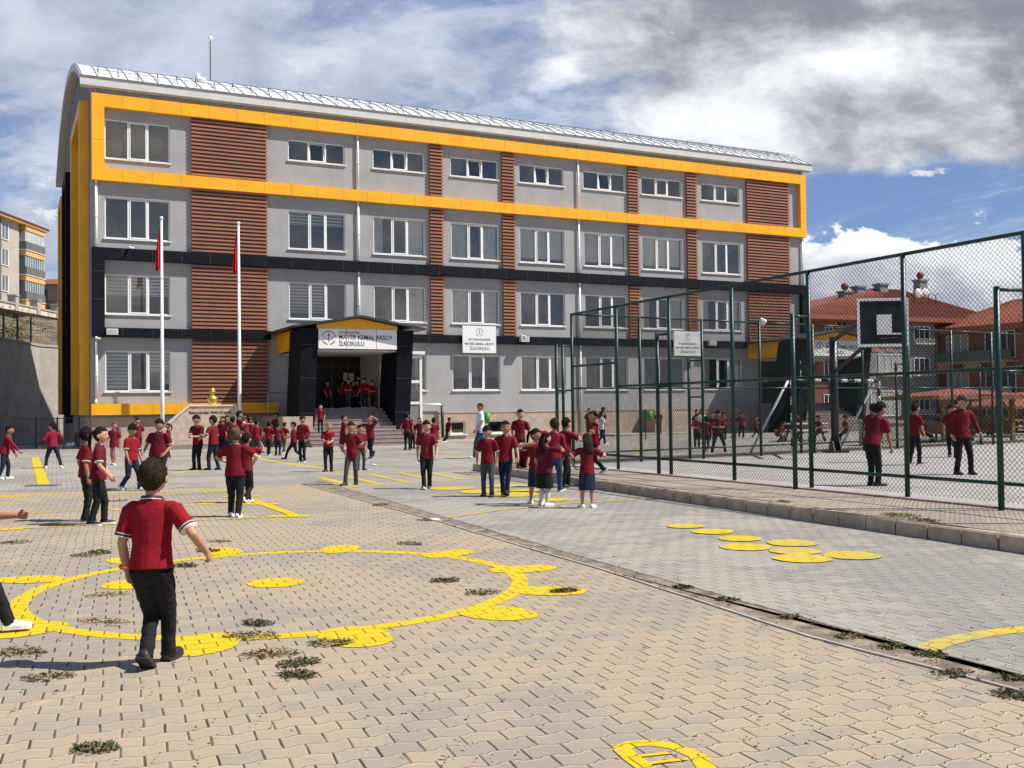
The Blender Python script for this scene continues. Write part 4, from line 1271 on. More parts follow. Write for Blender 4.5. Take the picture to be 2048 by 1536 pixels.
# wire fence on top of the retaining wall
fw = empty('wire_fence', (-31.7, 50, 6.0), 0, 'thin black post and wire fence on top of the concrete retaining wall', 'fence')
def wpost(x, y, z):
    b = MB(); b.box(x - .045, x + .045, y - .045, y + .045, z, z + 1.75); b.build('post', M_bplast, fw)
fposts = []
for px in (7, 35, 62):
    Y_, _ = pX(px, 686, -31.7)
    fposts.append((0, Y_ - 50, max(0, (66 - Y_)) / 32 * 1.1 + .14))
fposts = [(0, fposts[0][1] - 2.4 * k, fposts[0][2] + .08 * k) for k in (4, 3, 2, 1)] + fposts + [(.6, 20.2, .14), (1.6, 22.8, .14), (3.4, 26.5, .14)]
for p in fposts: wpost(*p)
b = MB()
for i in range(len(fposts) - 1):
    a, c = fposts[i], fposts[i + 1]
    for k in range(9):
        z = .15 + k * .19
        b.tube([(a[0], a[1], a[2] + z), (c[0], c[1], c[2] + z)], .008, 3, rnd=False)
    n = 12
    for k in range(n):
        t = k / n
        p = [a[j] + (c[j] - a[j]) * t for j in range(3)]
        b.tube([(p[0], p[1], p[2] + .1), (p[0], p[1], p[2] + 1.7)], .007, 3, rnd=False)
b.build('wire_panel', M_wire, fw)

# scrub on the slope
M_leaf = mat('dry_green_leaf', (0.085, 0.105, 0.035), 0.9, 0.35, 3)
M_leaf2 = mat('green_leaf', (0.06, 0.085, 0.03), 0.9, 0.35, 3)
M_straw = mat('straw_brown', (0.24, 0.165, 0.075), 0.95, 0.3, 3)
def tuft(name, loc, r, h, n, mats, seed, flat=False):
    rr = random.Random(seed)
    b = MB()
    for i in range(n):
        a = rr.uniform(0, 2 * PI); d = r * math.sqrt(rr.random())
        x, y = d * math.cos(a), d * math.sin(a) * (0.55 if flat else 1)
        hh = h * rr.uniform(.4, 1) * (1 - .5 * d / r)
        L = (.023 if flat else .16) * rr.uniform(.5, 1.7) * (1 if flat else r)
        w = L * rr.uniform(.12, .3)
        t = rr.uniform(0, 2 * PI); el = rr.uniform(-.1, .5) if flat else rr.uniform(-.2, 1.2)
        dv = Vector((math.cos(t) * math.cos(el), math.sin(t) * math.cos(el), math.sin(el)))
        sv = dv.cross(Vector((rr.uniform(-1, 1), rr.uniform(-1, 1), rr.uniform(.2, 1)))).normalized() * w
        z = hh * rr.random() + .012
        p = Vector((x, y, z))
        b.cur = 0 if rr.random() < .7 else 1
        e = p + dv * L
        b.poly([p - sv * .4, p + dv * L * .5 + sv, e, p + dv * L * .5 - sv])
    b.cur = 1
    for i in range(7 if flat else 5):
        a = rr.uniform(0, 2 * PI)
        b.tube([(0, 0, .01), (r * .6 * math.cos(a), r * .4 * math.sin(a), h * .4), (r * math.cos(a + .3), r * .6 * math.sin(a + .3), h * .3)], .004 if flat else .012, 3, rnd=False)
    o = b.build(name, mats)
    o.location = loc
    return o
rr = random.Random(11)
deps = None
kinds = ['dark green', 'yellowish', 'grey green', 'brown', 'sparse', 'dense']
for i, (px, py, X, r) in enumerate([(20, 655, -35, 1.0), (45, 642, -38, .9), (60, 660, -36, 1.2), (85, 648, -40, .8), (110, 655, -38, 1.3), (122, 648, -41, .9), (92, 668, -35, .7), (8, 640, -40, .8), (70, 636, -41, .6), (40, 668, -33.5, .8)]):
    Y_, z_ = pX(px, py, X)
    o = tuft('shrub', (X, Y_, z_ - .35), r, r * .8, 260, [M_leaf, M_straw], 40 + i)
    pos = ['lowest at the far left', 'above the second fence post', 'beside the third fence post', 'high in the middle of the slope', 'large one next to the yellow frame of the school', 'just under the stone wall by the school corner', 'small one near the concrete coping', 'tucked under the stone wall at the left edge', 'thin one in the middle right under the stone wall', 'small one low beside the wall coping at the left']
    tag(o, 'scrubby shrub on the left slope, ' + pos[i], 'shrub', 'shrubs on the slope above the retaining wall')

# apartment block far left (plane of its long side)
AX = -57.5
M_ap = mat('cream_render', (0.40, 0.365, 0.31), .9, .08, .5)
M_apg = mat('grey_brown_render', (0.13, 0.12, 0.11), .9, .1, .5)
M_apy = mat('pale_orange_band', (0.62, 0.36, 0.12), .7, .06, .5)
M_apgl = mat('blue_grey_glazing', (0.10, 0.13, 0.15), .12, .3, .4)
M_apgl2 = mat('pale_glazing', (0.36, 0.42, 0.42), .2, .25, .6)
M_tile = mat('red_roof_tile', (0.25, 0.075, 0.042), .9, .2, 1.2, streak=.3)
apt = empty('apartment_block', (AX, 120, 10.4), 0, 'cream and grey apartment block with orange bands beyond the stone wall at far left', 'building')
def ap(px, py): 
    Y_, z_ = pX(px, py, AX)
    return Y_ - 120, z_ - 10.4
y38, _ = ap(38, 500); y82, _ = ap(82, 500); ztop = ap(0, 428)[1]
b = MB(); b.box(-14, 0, y38 - 34, y38 - 5.4, -.5, ztop); b.build('wall', M_apg, apt)
b = MB(); b.box(-14, 0.002, y38 - 5.4, y38, -.5, ztop); b.build('wall', M_ap, apt)
b = MB(); b.box(-14, -.3, y38, y82, -.5, ztop); b.build('wall', M_apg, apt)
b = MB()
b.hexa([(-15, y38 - 36, ztop), (.9, y38 - 36, ztop), (.9, y82 + .8, ztop), (-15, y82 + .8, ztop)], [(-12, y38 - 33, ztop + .9), (-1.2, y38 - 33, ztop + .9), (-1.2, y82 - 2, ztop + .9), (-12, y82 - 2, ztop + .9)])
b.build('roof', M_tile, apt)
b = MB(); b.box(.0, .7, y38 - 36, y82 + .6, ztop - .35, ztop - .02); b.build('eave', M_apy, apt)
fl = 2.95
for k in range(4):
    z0 = ztop - .35 - (k + 1) * fl
    if z0 < -1: continue
    b = MB(); b.box(-.29, .55, y38 + .6, y82 - .1, z0 + 2.35, z0 + fl - .02); b.build('band', M_apy, apt)
    b = MB(); b.box(-.29, .45, y38 + .6, y82 - .2, z0 + 1.05, z0 + 2.34); fo = b.build('balcony_glazing', M_apgl2 if k in (0,) else M_apgl, apt)
    b = MB()
    for j in range(9): 
        yy = y38 + .7 + j * (y82 - y38 - 1.0) / 8
        b.box(.451, .47, yy, yy + .07, z0 + 1.05, z0 + 2.34)
    b.build('mullion', M_pvc, fo)
    b = MB(); b.box(-.28, .60, y38 + .6, y82 - .15, z0 + .12, z0 + 1.04); b.build('balcony_rail', M_apg, apt)
    b = MB(); b.box(-.27, .64, y38 + .5, y82 - .1, z0 - .0, z0 + .1); b.build('balcony_slab', M_gut, apt)
    for j, yw in enumerate((y38 - 4.2, y38 - 9.6, y38 - 14.4, y38 - 20)):
        b = MB(); b.box(.002, .05, yw, yw + 1.5, z0 + .7, z0 + 2.4); fo = b.build('window', M_apgl, apt)
        b = MB()
        b.box(.051, .09, yw - .06, yw + .06, z0 + .64, z0 + 2.46); b.box(.051, .09, yw + .7, yw + .78, z0 + .7, z0 + 2.4); b.box(.051, .09, yw + 1.44, yw + 1.56, z0 + .64, z0 + 2.46); b.box(.051, .1, yw - .1, yw + 1.6, z0 + .56, z0 + .64)
        b.build('frame', M_pvc, fo)
b = MB()
for yw in (y38 - 7.2, y38 - 12.0): b.box(.001, .22, yw, yw + .7, -.5, ztop - .36)
b.build('pilaster', M_apy, apt)
b = MB()
for yw in (y38 - 6.3, y38 - 16.9): b.box(.001, .15, yw, yw + 1.9, -.5, ztop - .36)
b.build('dark_panel', M_apg, apt)
# small house
h2 = at(92, 600, 135)
sh = empty('small_house', (h2.x, 135, 10.4), 0, 'small house with a red hipped roof and balcony, right of the far apartment block', 'house')
zt2 = at(92, 570, 135).z - 10.4
b = MB(); b.box(-3, 2.2, 0, 6, -.5, zt2); b.build('wall', M_ap, sh)
b = MB(); b.hexa([(-4, -1, zt2), (3.2, -1, zt2), (3.2, 7, zt2), (-4, 7, zt2)], [(-2, 2.5, zt2 + 1.1), (.5, 2.5, zt2 + 1.1), (.5, 3.5, zt2 + 1.1), (-2, 3.5, zt2 + 1.1)]); b.build('roof', M_tile, sh)
b = MB(); b.box(-1.5, .2, -.03, -.002, zt2 - 2.2, zt2 - .6); b.build('window', M_apgl, sh)
b = MB(); b.box(-3, 3.0, -1.0, -.004, zt2 - 3.2, zt2 - 3.0); b.box(-3, 3.0, -1.0, -.94, zt2 - 2.3, zt2 - 2.24); 
for k in range(12): b.box(-3 + k * .5, -2.96 + k * .5, -1.0, -.96, zt2 - 3.0, zt2 - 2.3)
b.build('balcony', M_mtl, sh)

# dark railing in front of the sunken area
ra, rb = g(-60, 897), g(158, 893)
rl = empty('railing', (ra.x, ra.y, 0), math.atan2(rb.y - ra.y, rb.x - ra.x), 'low dark metal railing at the foot of the left retaining wall', 'railing')
LR = (rb - ra).length
b = MB()
for z in (.12, 1.28): b.box(0, LR, -.02, .02, z, z + .04)
for k in range(int(LR / .14)): b.box(k * .14, k * .14 + .012, -.006, .006, .16, 1.28)
b.build('bars', M_mtl, rl)
for k in range(6):
    b = MB(); b.box(LR * k / 5 - .03, LR * k / 5 + .03, -.03, .03, 0, 1.36); b.build('post', M_mtl, rl)

# ================================================================== COURT FENCE
FH = 3.62
cf = empty('court_fence', F0, 0, 'tall dark green chain link fence round the sports court', 'fence')
def loc(p): return Vector((p.x - F0.x, p.y - F0.y, p.z - CZ))
def post(p, h, r=.038):
    q = loc(p); b = MB(); b.smooth = True
    b.tube([(q.x, q.y, -.02), (q.x, q.y, h)], r, 10, rnd=False)
    b.build('post', M_green, cf)
def rail(p, q, z, r=.026, name='rail'):
    p, q = loc(p), loc(q); b = MB(); b.smooth = True
    b.tube([(p.x, p.y, z), (q.x, q.y, z)], r, 8, rnd=False)
    b.build(name, M_green, cf)
def chain(p, q, z0, z1, sp=.075, r=.0031):
    """two families of diagonal wires"""
    p, q = loc(p), loc(q)
    L = (q - p).length; d = (q - p) / L
    nn = Vector((-d.y, d.x, 0))
    H = z1 - z0
    b = MB()
    for fam in (0, 1):
        off = nn * (.003 if fam else -.003)
        k = -H
        while k < L:
            a0, a1 = k, k + H
            s0, s1 = max(0, a0), min(L, a1)
            if s1 - s0 > .01:
                za, zb = (s0 - a0), (s1 - a0)
                if fam: za, zb = H - za, H - zb
                A = p + d * s0 + off; B = p + d * s1 + off
                A = Vector((A.x, A.y, z0 + za)); B = Vector((B.x, B.y, z0 + zb))
                t = (B - A).normalized(); u1 = nn; u2 = t.cross(nn)
                n = len(b.v)
                for pp in (A, B):
                    for th in (90, 210, 330):
                        b.v.append(tuple(pp + u1 * (r * math.cos(R(th))) + u2 * (r * math.sin(R(th)))))
                for j in range(3):
                    j2 = (j + 1) % 3
                    b.face((n + j, n + j2, n + 3 + j2, n + 3 + j))
            k += sp
    b.build('mesh_panel', M_wire, cf)
nb = 9
SPF = 2.05
for i in range(nb + 1):
    post(F0 + fd * (i * SPF), FH)
for i in range(nb):
    a, c = F0 + fd * (i * SPF), F0 + fd * ((i + 1) * SPF)
    rail(a, c, FH - .02, .028); rail(a, c, .30); rail(a, c, 1.83 if i else 2.35)
    chain(a, c, .05, FH - .03)
for i in (0, 2, 4, 6, 8):   # outer brace posts
    a = F0 + fd * (i * SPF)
    o_ = {0: a - ed * .45, 2: g(1318, 948, CZ), 4: g(1591, 978, CZ), 6: g(2003, 1020, CZ)}.get(i, a - fn * .4)
    q = loc(o_)
    b = MB(); b.smooth = True
    b.tube([(q.x, q.y, -.02), (q.x, q.y, 2.88)], .04, 10, rnd=False)
    qa = loc(a)
    for z in (2.84, 1.78):
        b.tube([(q.x, q.y, z), (qa.x, qa.y, z)], .024, 8, rnd=False)
    b.build('brace_post', M_green, cf)
a = F0 - ed * .27; q = loc(a)
b = MB(); b.smooth = True; b.tube([(q.x, q.y, -.02), (q.x, q.y, 2.86)], .036, 10, rnd=False); b.build('brace_post', M_green, cf)
ne = 12
for i in range(1, ne + 1): post(F0 + ed * (i * SPF), FH)
for i in range(ne):
    a, c = F0 + ed * (i * SPF), F0 + ed * ((i + 1) * SPF)
    rail(a, c, FH - .02, .024); rail(a, c, .28, .022); rail(a, c, 1.83, .022)
    chain(a, c, .05, FH - .03, .075, .0030)
for i in (2, 4, 6, 8):
    a = F0 + ed * (i * SPF)
    o_ = a + Vector((-ed.y, ed.x, 0)) * .3 - ed * .2
    q = loc(o_); qa = loc(a)
    b = MB(); b.smooth = True
    b.tube([(q.x, q.y, -.02), (q.x, q.y, 2.6)], .04, 8, rnd=False)
    for z in (2.55, 1.6): b.tube([(q.x, q.y, z), (qa.x, qa.y, z)], .022, 6, rnd=False)
    b.build('brace_post', M_green, cf)
# flood lamp on the far side of the fence
q = F0 + ed * (3 * SPF)
b = MB(); b.smooth = True
b.tube([(0, 0, 0), (0, -.12, .05)], .02, 6, rnd=False)
b.tube([(0, -.12, .06), (.03, -.22, -.03)], [.04, .10], 14)
fl_ = b.build('flood_lamp', M_wht); fl_.location = (q.x + .02, q.y - .05, CZ + FH)
tag(fl_, 'round white flood lamp on top of the far court fence', 'lamp')

# ------------------------------------------------------------------ basketball stand
M_bbm = mat('black_board', (0.022, 0.024, 0.028), .8, .35, 3, spec=.15)
hb = g(1671, 905, CZ)
hoop = empty('basketball_stand', hb, 0, 'basketball stand with a black white-edged board in front of a black post', 'basketball hoop')
Dh = hb.y
def hl(px, py, dy=0.0):
    p = at(px, py, Dh + dy)
    return Vector((p.x - hb.x, dy, p.z - CZ))
b = MB(); b.smooth = True
zt3 = hl(1668, 674).z
b.tube([(0, 0, 0), (0, 0, zt3)], .115, 12, rnd=False)
b.build('pole', M_bplast, hoop)
b = MB(); b.box(-.3, .3, -.3, .3, -.01, .07)
for s in (-1, 1):
    b.hexa([(s * .1 - .02, -.28, .07), (s * .1 + .02, -.28, .07), (s * .1 + .02, .28, .07), (s * .1 - .02, .28, .07)], [(s * .1 - .02, -.05, .4), (s * .1 + .02, -.05, .4), (s * .1 + .02, .05, .4), (s * .1 - .02, .05, .4)])
b.build('base_plate', M_bplast, hoop)
DB = -3.4
bl, br_ = hl(1713, 597, DB), hl(1817, 693, DB)
b = MB()
b.tube([(0, 0, zt3 - .1), (bl.x + .6, DB + .12, bl.z - .25)], .06, 8, rnd=False)
b.tube([(0, 0, zt3 - 1.0), (bl.x + .6, DB + .12, br_.z + .35)], .05, 8, rnd=False)
b.build('arm', M_bplast, hoop)
hw, hh_ = (br_.x - bl.x), (bl.z - br_.z)
bd = empty('backboard', (bl.x, DB, br_.z), R(-2))
bd.parent = hoop
b = MB(); b.box(0, hw, 0, .04, 0, hh_)
b.cur = 1
f = hw * .055
b.box(0, hw, -.012, -.001, 0, f); b.box(0, hw, -.012, -.001, hh_ - f, hh_); b.box(0, f, -.012, -.001, f, hh_ - f); b.box(hw - f, hw, -.012, -.001, f, hh_ - f)
b.box(hw * .38, hw * .67, -.012, -.001, hh_ * .25, hh_ * .66)
b.box(hw * .67, hw * .9, -.012, -.001, hh_ * .25, hh_ * .28)
b.build('board', [M_bbm, M_wht], bd)
b = MB(); b.smooth = True
rp_ = [(hw * .5 + .2 * math.cos(t), -.35 + .2 * math.sin(t), hh_ * .16) for t in [2 * PI * i / 20 for i in range(21)]]
b.tube(rp_, .009, 6, rnd=False); b.tube([(hw * .5, -.15, hh_ * .16), (hw * .5, 0, hh_ * .10)], .03, 6, rnd=False); b.build('rim', M_bplast, bd)
b = MB()
pa, pb = hl(1735, 700, .3), hl(1712, 893, .8)
b.smooth = True; b.tube([(0.02, .1, zt3 - .9), (.1, .55, 0)], .045, 8, rnd=False)
b.build('rear_strut', M_bplast, hoop)

# ------------------------------------------------------------------ goal
gl_, gr_ = g(1586, 909, CZ), g(1760, 898, CZ)
ga = math.atan2(gr_.y - gl_.y, gr_.x - gl_.x); GW = (gr_ - gl_).length
goal = empty('football_goal', gl_, ga, 'football goal with black and white striped posts and slanted white stays', 'goal')
GH = 2.05
def striped(name, p, q, n, r=.05, start=0):
    b = MB()
    p, q = Vector(p), Vector(q)
    for i in range(n):
        b.cur = (i + start) % 2
        b.smooth = True
        b.tube([p.lerp(q, i / n), p.lerp(q, (i + 1) / n)], r, 8, rnd=False)
    b.build(name, [M_bplast, M_wht], goal)
striped('goal_post', (0, 0, 0), (0, 0, GH), 9, start=1); striped('goal_post', (GW, 0, 0), (GW, 0, GH), 9, start=1)
striped('crossbar', (0, 0, GH), (GW, 0, GH), 13)
for x in (.0, GW):
    b = MB(); b.smooth = True; b.tube([(x - .12, .03, GH - .02), (x - .75, .9, 0)], .035, 8, rnd=False); b.build('stay', M_wht, goal)

# ================================================================== HOUSES AT THE RIGHT
M_hg = mat('grey_house_render', (0.25, 0.25, 0.265), .9, .08, .6)
M_hb = mat('brick_red_render', (0.26, 0.09, 0.06), .9, .1, .6)
M_hp = mat('salmon_render', (0.42, 0.21, 0.16), .9, .08, .6)
M_hd = mat('house_window_dark', (0.035, 0.04, 0.045), .15, .3, .6)
M_hc = mat('net_curtain', (0.40, 0.40, 0.38), .9, .1, 2)
M_eave = mat('rust_eave', (0.30, 0.095, 0.055), .6, .1)
def tile_roof(b, quads):
    """sloping planes with raised tile rows: each quad = eave a, eave b, ridge c, ridge d"""
    for (a, c, e, d_) in quads:
        a, c, e, d_ = map(Vector, (a, c, e, d_))
        nrm = (c - a).cross(d_ - a).normalized()
        if nrm.z < 0: nrm = -nrm
        n = max(3, int((((a + c) / 2) - ((d_ + e) / 2)).length / .34))
        for i in range(n):
            t0, t1 = i / n, (i + 1) / n
            p0, p1 = a.lerp(d_, t0), c.lerp(e, t0)
            q0, q1 = a.lerp(d_, t1), c.lerp(e, t1)
            b.quad(p0 + nrm * .07, p1 + nrm * .07, q1, q0)
            b.quad(p0, p1, p1 + nrm * .07, p0 + nrm * .07)
        m = int((c - a).length / .30)
        for k in range(1, m):
            t = k / m
            p, q = a.lerp(c, t), d_.lerp(e, t)
            w = (c - a).normalized() * .05
            b.quad(p - w + nrm * .075, p + nrm * .13, q + nrm * .06, q - w)
            b.quad(p + nrm * .13, p + w + nrm * .075, q + w, q + nrm * .06)
HA = R(24)
ho = at(1640, 852, 82.0)
ho.z = 0
house = empty('red_roofed_house', ho, HA, 'grey and brick red house with tiled hip roof, chimneys and dishes behind the court', 'house')
HD = Vector((math.cos(HA), math.sin(HA), 0)); HN = Vector((HD.y, -HD.x, 0))
def hp(px, py, p=0.0):
    d = ray(px, py); o = Vector((ho.x, ho.y, 0)) + HN * p
    t = o.dot(HN) / d.dot(HN); q = d * t
    return (q - Vector((ho.x, ho.y, 0))).dot(HD), CAMH + q.z
EV = hp(1760, 635)[1]
x0 = hp(1600, 700)[0]; xg0 = hp(1712, 700)[0]; xg1 = hp(1872, 700)[0]; xr = hp(1990, 640)[0]
b = MB(); b.box(x0, xg0, 1.2, 14, -.2, EV); b.build('wall', M_hb, house)
b = MB(); b.box(xg0, xg1, 0, 14, -.2, EV); b.build('wall', M_hg, house)
b = MB()
rz = hp(1750, 578, -6.0)[1]
r0, r1 = hp(1738, 580, -6.0)[0], hp(1800, 580, -6.0)[0]
e = [(x0 - .9, .3, EV), (xr, -.9, EV), (xr, 15, EV), (x0 - .9, 15, EV)]
tile_roof(b, [((x0 - .9, -.7, EV), (xr, -.9, EV), (r1, 6.0, rz), (r0, 6.0, rz))])
b.quad((x0 - .9, -.7, EV), (r0, 6, rz), (r0, 8, rz), (x0 - .9, 15, EV)); b.quad((xr, -.9, EV), (xr, 15, EV), (r1, 8, rz), (r1, 6, rz)); b.quad((x0 - .9, 15, EV), (r0, 8, rz), (r1, 8, rz), (xr, 15, EV))
rf = b.build('roof', M_tile, house)
b = MB(); b.box(x0 - .95, xr, -.95, -.75, EV - .35, EV + .02); b.box(x0 - .9, xr, -.75, 1.2, EV - .40, EV - .30); b.build('eave', M_eave, house)
def chimney(px, pyb, pyt, w, ball, p=-5.5):
    x, z = hp(px, pyb, p); _, z1 = hp(px, pyt, p)
    b = MB(); b.box(x - w, x + w, -p - .4, -p + .4, z - 1.2, z1); b.box(x - w - .12, x + w + .12, -p - .5, -p + .5, z1, z1 + .16)
    b.build('chimney', M_hg, rf)
    if ball:
        b = MB(); b.smooth = True; b.tube([(x, -p, z1 + .16), (x, -p, z1 + .3)], .1, 8); b.ball((x, -p, z1 + .55), .34, 12, 8); b.build('chimney_cowl', mat('brown_cowl', (0.20, 0.05, 0.035), .5), rf)
chimney(1690, 590, 586, .42, True, -4); chimney(1717, 582, 576, .42, False, -5); chimney(1762, 575, 571, .45, False); chimney(1841, 590, 563, .45, True)
for px, py, s in ((1829, 600, .9), (1842, 598, .75)):
    x, z = hp(px, py, -4.5)
    b = MB(); b.smooth = True
    b.ball((x, 4.0, z + .5), (.55 * s, .12, .55 * s), 14, 8); b.tube([(x, 4.1, z + .3), (x, 4.4, z - .7)], .04, 6, rnd=False); b.tube([(x, 3.9, z + .3), (x, 3.4, z + .45)], .02, 5, rnd=False)
    b.build('satellite_dish', M_wht, rf)
for px in (1828, 1843, 1858, 1872):
    x, z = hp(px, 612, -2.5)
    b = MB(); b.tube([(x, 2.5, z - .6), (x, 2.5, z + 1.0)], .04, 5, rnd=False); b.tube([(x - .3, 2.5, z + .9), (x + .3, 2.3, z + 1.1)], .025, 5, rnd=False); b.build('aerial', M_bplast, rf)
def hwin(parent, x, z, w, h, y=0.0, curtain=False, box=True, axis='x'):
    b = MB(); b.box(x, x + w, y - .02, y - .002, z, z + h); fo = b.build('window', M_hc if curtain else M_hd, parent)
    b = MB(); t = .07
    b.box(x - t, x, y - .07, y - .021, z - t, z + h + t); b.box(x + w, x + w + t, y - .07, y - .021, z - t, z + h + t); b.box(x, x + w, y - .07, y - .021, z - t, z); b.box(x, x + w, y - .07, y - .021, z + h, z + h + t)
    n = max(1, int(w / .75))
    for k in range(1, n + 1): b.box(x + w * k / (n + 1) - .03, x + w * k / (n + 1) + .03, y - .065, y - .021, z, z + h)
    b.build('frame', M_pvc, fo)
    if box:
        b = MB(); b.box(x - .2, x + w + .2, y - .45, y - .01, z - .32, z - .2)
        for k in range(8): b.box(x - .2 + (w + .36) * k / 7, x - .16 + (w + .36) * k / 7, y - .45, y - .42, z - .2, z + .12)
        b.box(x - .2, x + w + .2, y - .46, y - .43, z + .1, z + .14)
        b.build('window_rail', M_trim, fo)
for px0, px1, pyt, pyb in ((1828, 1858, 654, 682), (1828, 1858, 717, 745), (1828, 1858, 795, 822)):
    xa, zt4 = hp(px0, pyt); xb, zb4 = hp(px1, pyb)
    hwin(house, xa, zb4, xb - xa, zt4 - zb4)
xa, zt4 = hp(1757, 710); xb, zb4 = hp(1810, 745)
hwin(house, xa, zb4, xb - xa, zt4 - zb4, curtain=True, box=True)
xa, zt4 = hp(1742, 783); xb, zb4 = hp(1800, 830)
hwin(house, xa, zb4, xb - xa, zt4 - zb4, curtain=True, box=False)
b = MB()
for py in (696, 772): 
    xa, z = hp(1715, py); xb, _ = hp(1825, py)
    for k in range(4): b.box(xa + (xb - xa) * k / 4, xa + (xb - xa) * (k + .55) / 4, -.04, -.003, z - .28, z + .28)
b.build('salmon_panel', M_hp, house)
for px0, px1, pyt, pyb in ((1650, 1665, 655, 680), (1672, 1704, 640, 655), (1648, 1664, 720, 755), (1648, 1664, 790, 835), (1680, 1706, 720, 760), (1680, 1706, 790, 835)):
    xa, zt4 = hp(px0, pyt, -1.2); xb, zb4 = hp(px1, pyb, -1.2)
    hwin(house, xa, zb4, xb - xa, zt4 - zb4, y=1.2, box=False)
b = MB(); b.smooth = True; xp = hp(1874, 700)[0]; b.tube([(xp - .15, -.1, 0), (xp - .15, -.1, EV - .4)], .09, 8, rnd=False); b.build('downpipe', M_eave, house)

# second house wing, its front turned towards the left, with balconies
wo = at(1884, 850, 88.0); wo.z = 0
wa_ = math.atan2(-1.0, .62)      # its face runs towards the camera and to the right
wing = empty('brick_house', wo, wa_, 'brick red house with green balconies at the right edge behind the fence', 'house')
WDv = Vector((math.cos(wa_), math.sin(wa_), 0)); WNv = Vector((WDv.y, -WDv.x, 0))
def wp(px, py, p=0.0):
    d = ray(px, py); o = Vector((wo.x, wo.y, 0)) + WNv * p
    t = o.dot(WNv) / d.dot(WNv); q = d * t
    return (q - Vector((wo.x, wo.y, 0))).dot(WDv), CAMH + q.z
WE = wp(1890, 660)[1]
WL = wp(2110, 700)[0]
b = MB(); b.box(-1.4, WL, 0, 14, -.2, WE); b.build('wall', M_hb, wing)
b = MB()
tile_roof(b, [((-1.0, -.9, WE), (WL + 1, -.9, WE), (WL - 2, 6, WE + 2.6), (3, 6, WE + 2.6))])
b.quad((-1, -.9, WE), (3, 6, WE + 2.6), (3, 8, WE + 2.6), (-1, 15, WE)); b.quad((WL + 1, -.9, WE), (WL + 1, 15, WE), (WL - 2, 8, WE + 2.6), (WL - 2, 6, WE + 2.6)); b.quad((-1, 15, WE), (3, 8, WE + 2.6), (WL - 2, 8, WE + 2.6), (WL + 1, 15, WE))
b.build('roof', M_tile, wing)
b = MB(); b.box(-1.0, WL + 1, -.95, -.75, WE - .38, WE + .01); b.box(-.9, WL + 1, -.75, 0, WE - .42, WE - .32); b.build('eave', M_eave, wing)
for k in range(3):
    z0 = WE - 2.95 * (k + 1)
    xa = wp(1895, 700)[0]; xb = wp(1936, 700)[0]; xc = wp(1972, 700)[0]; xd = wp(2030, 700)[0]
    b = MB(); b.box(xa - .3, xd + .4, -1.3, -.003, z0 - .05, z0 + .12); b.build('balcony_slab', M_hp, wing)
    b = MB(); b.box(xa - .3, xd + .4, -1.3, -1.22, z0 + .12, z0 + .95); b.box(xa - .3, xa - .22, -1.22, -.003, z0 + .12, z0 + .95)
    b.build('balcony_rail', mat('dull_green_rail', (0.07, 0.12, 0.095), .6) if k == 0 else mat('grey_balcony', (0.30, 0.31, 0.30), .8), wing)
    hwin(wing, xa, z0 + .9, xb - xa, 1.5, curtain=True, box=False)
    hwin(wing, xc, z0 + .35, xd - xc, 2.1, box=False)
    b = MB()
    for j in range(3): b.box(xa + j * 2.4, xa + 1.3 + j * 2.4, -1.345, -1.303, z0 - .62, z0 - .06)
    b.build('salmon_panel', M_hp, wing)

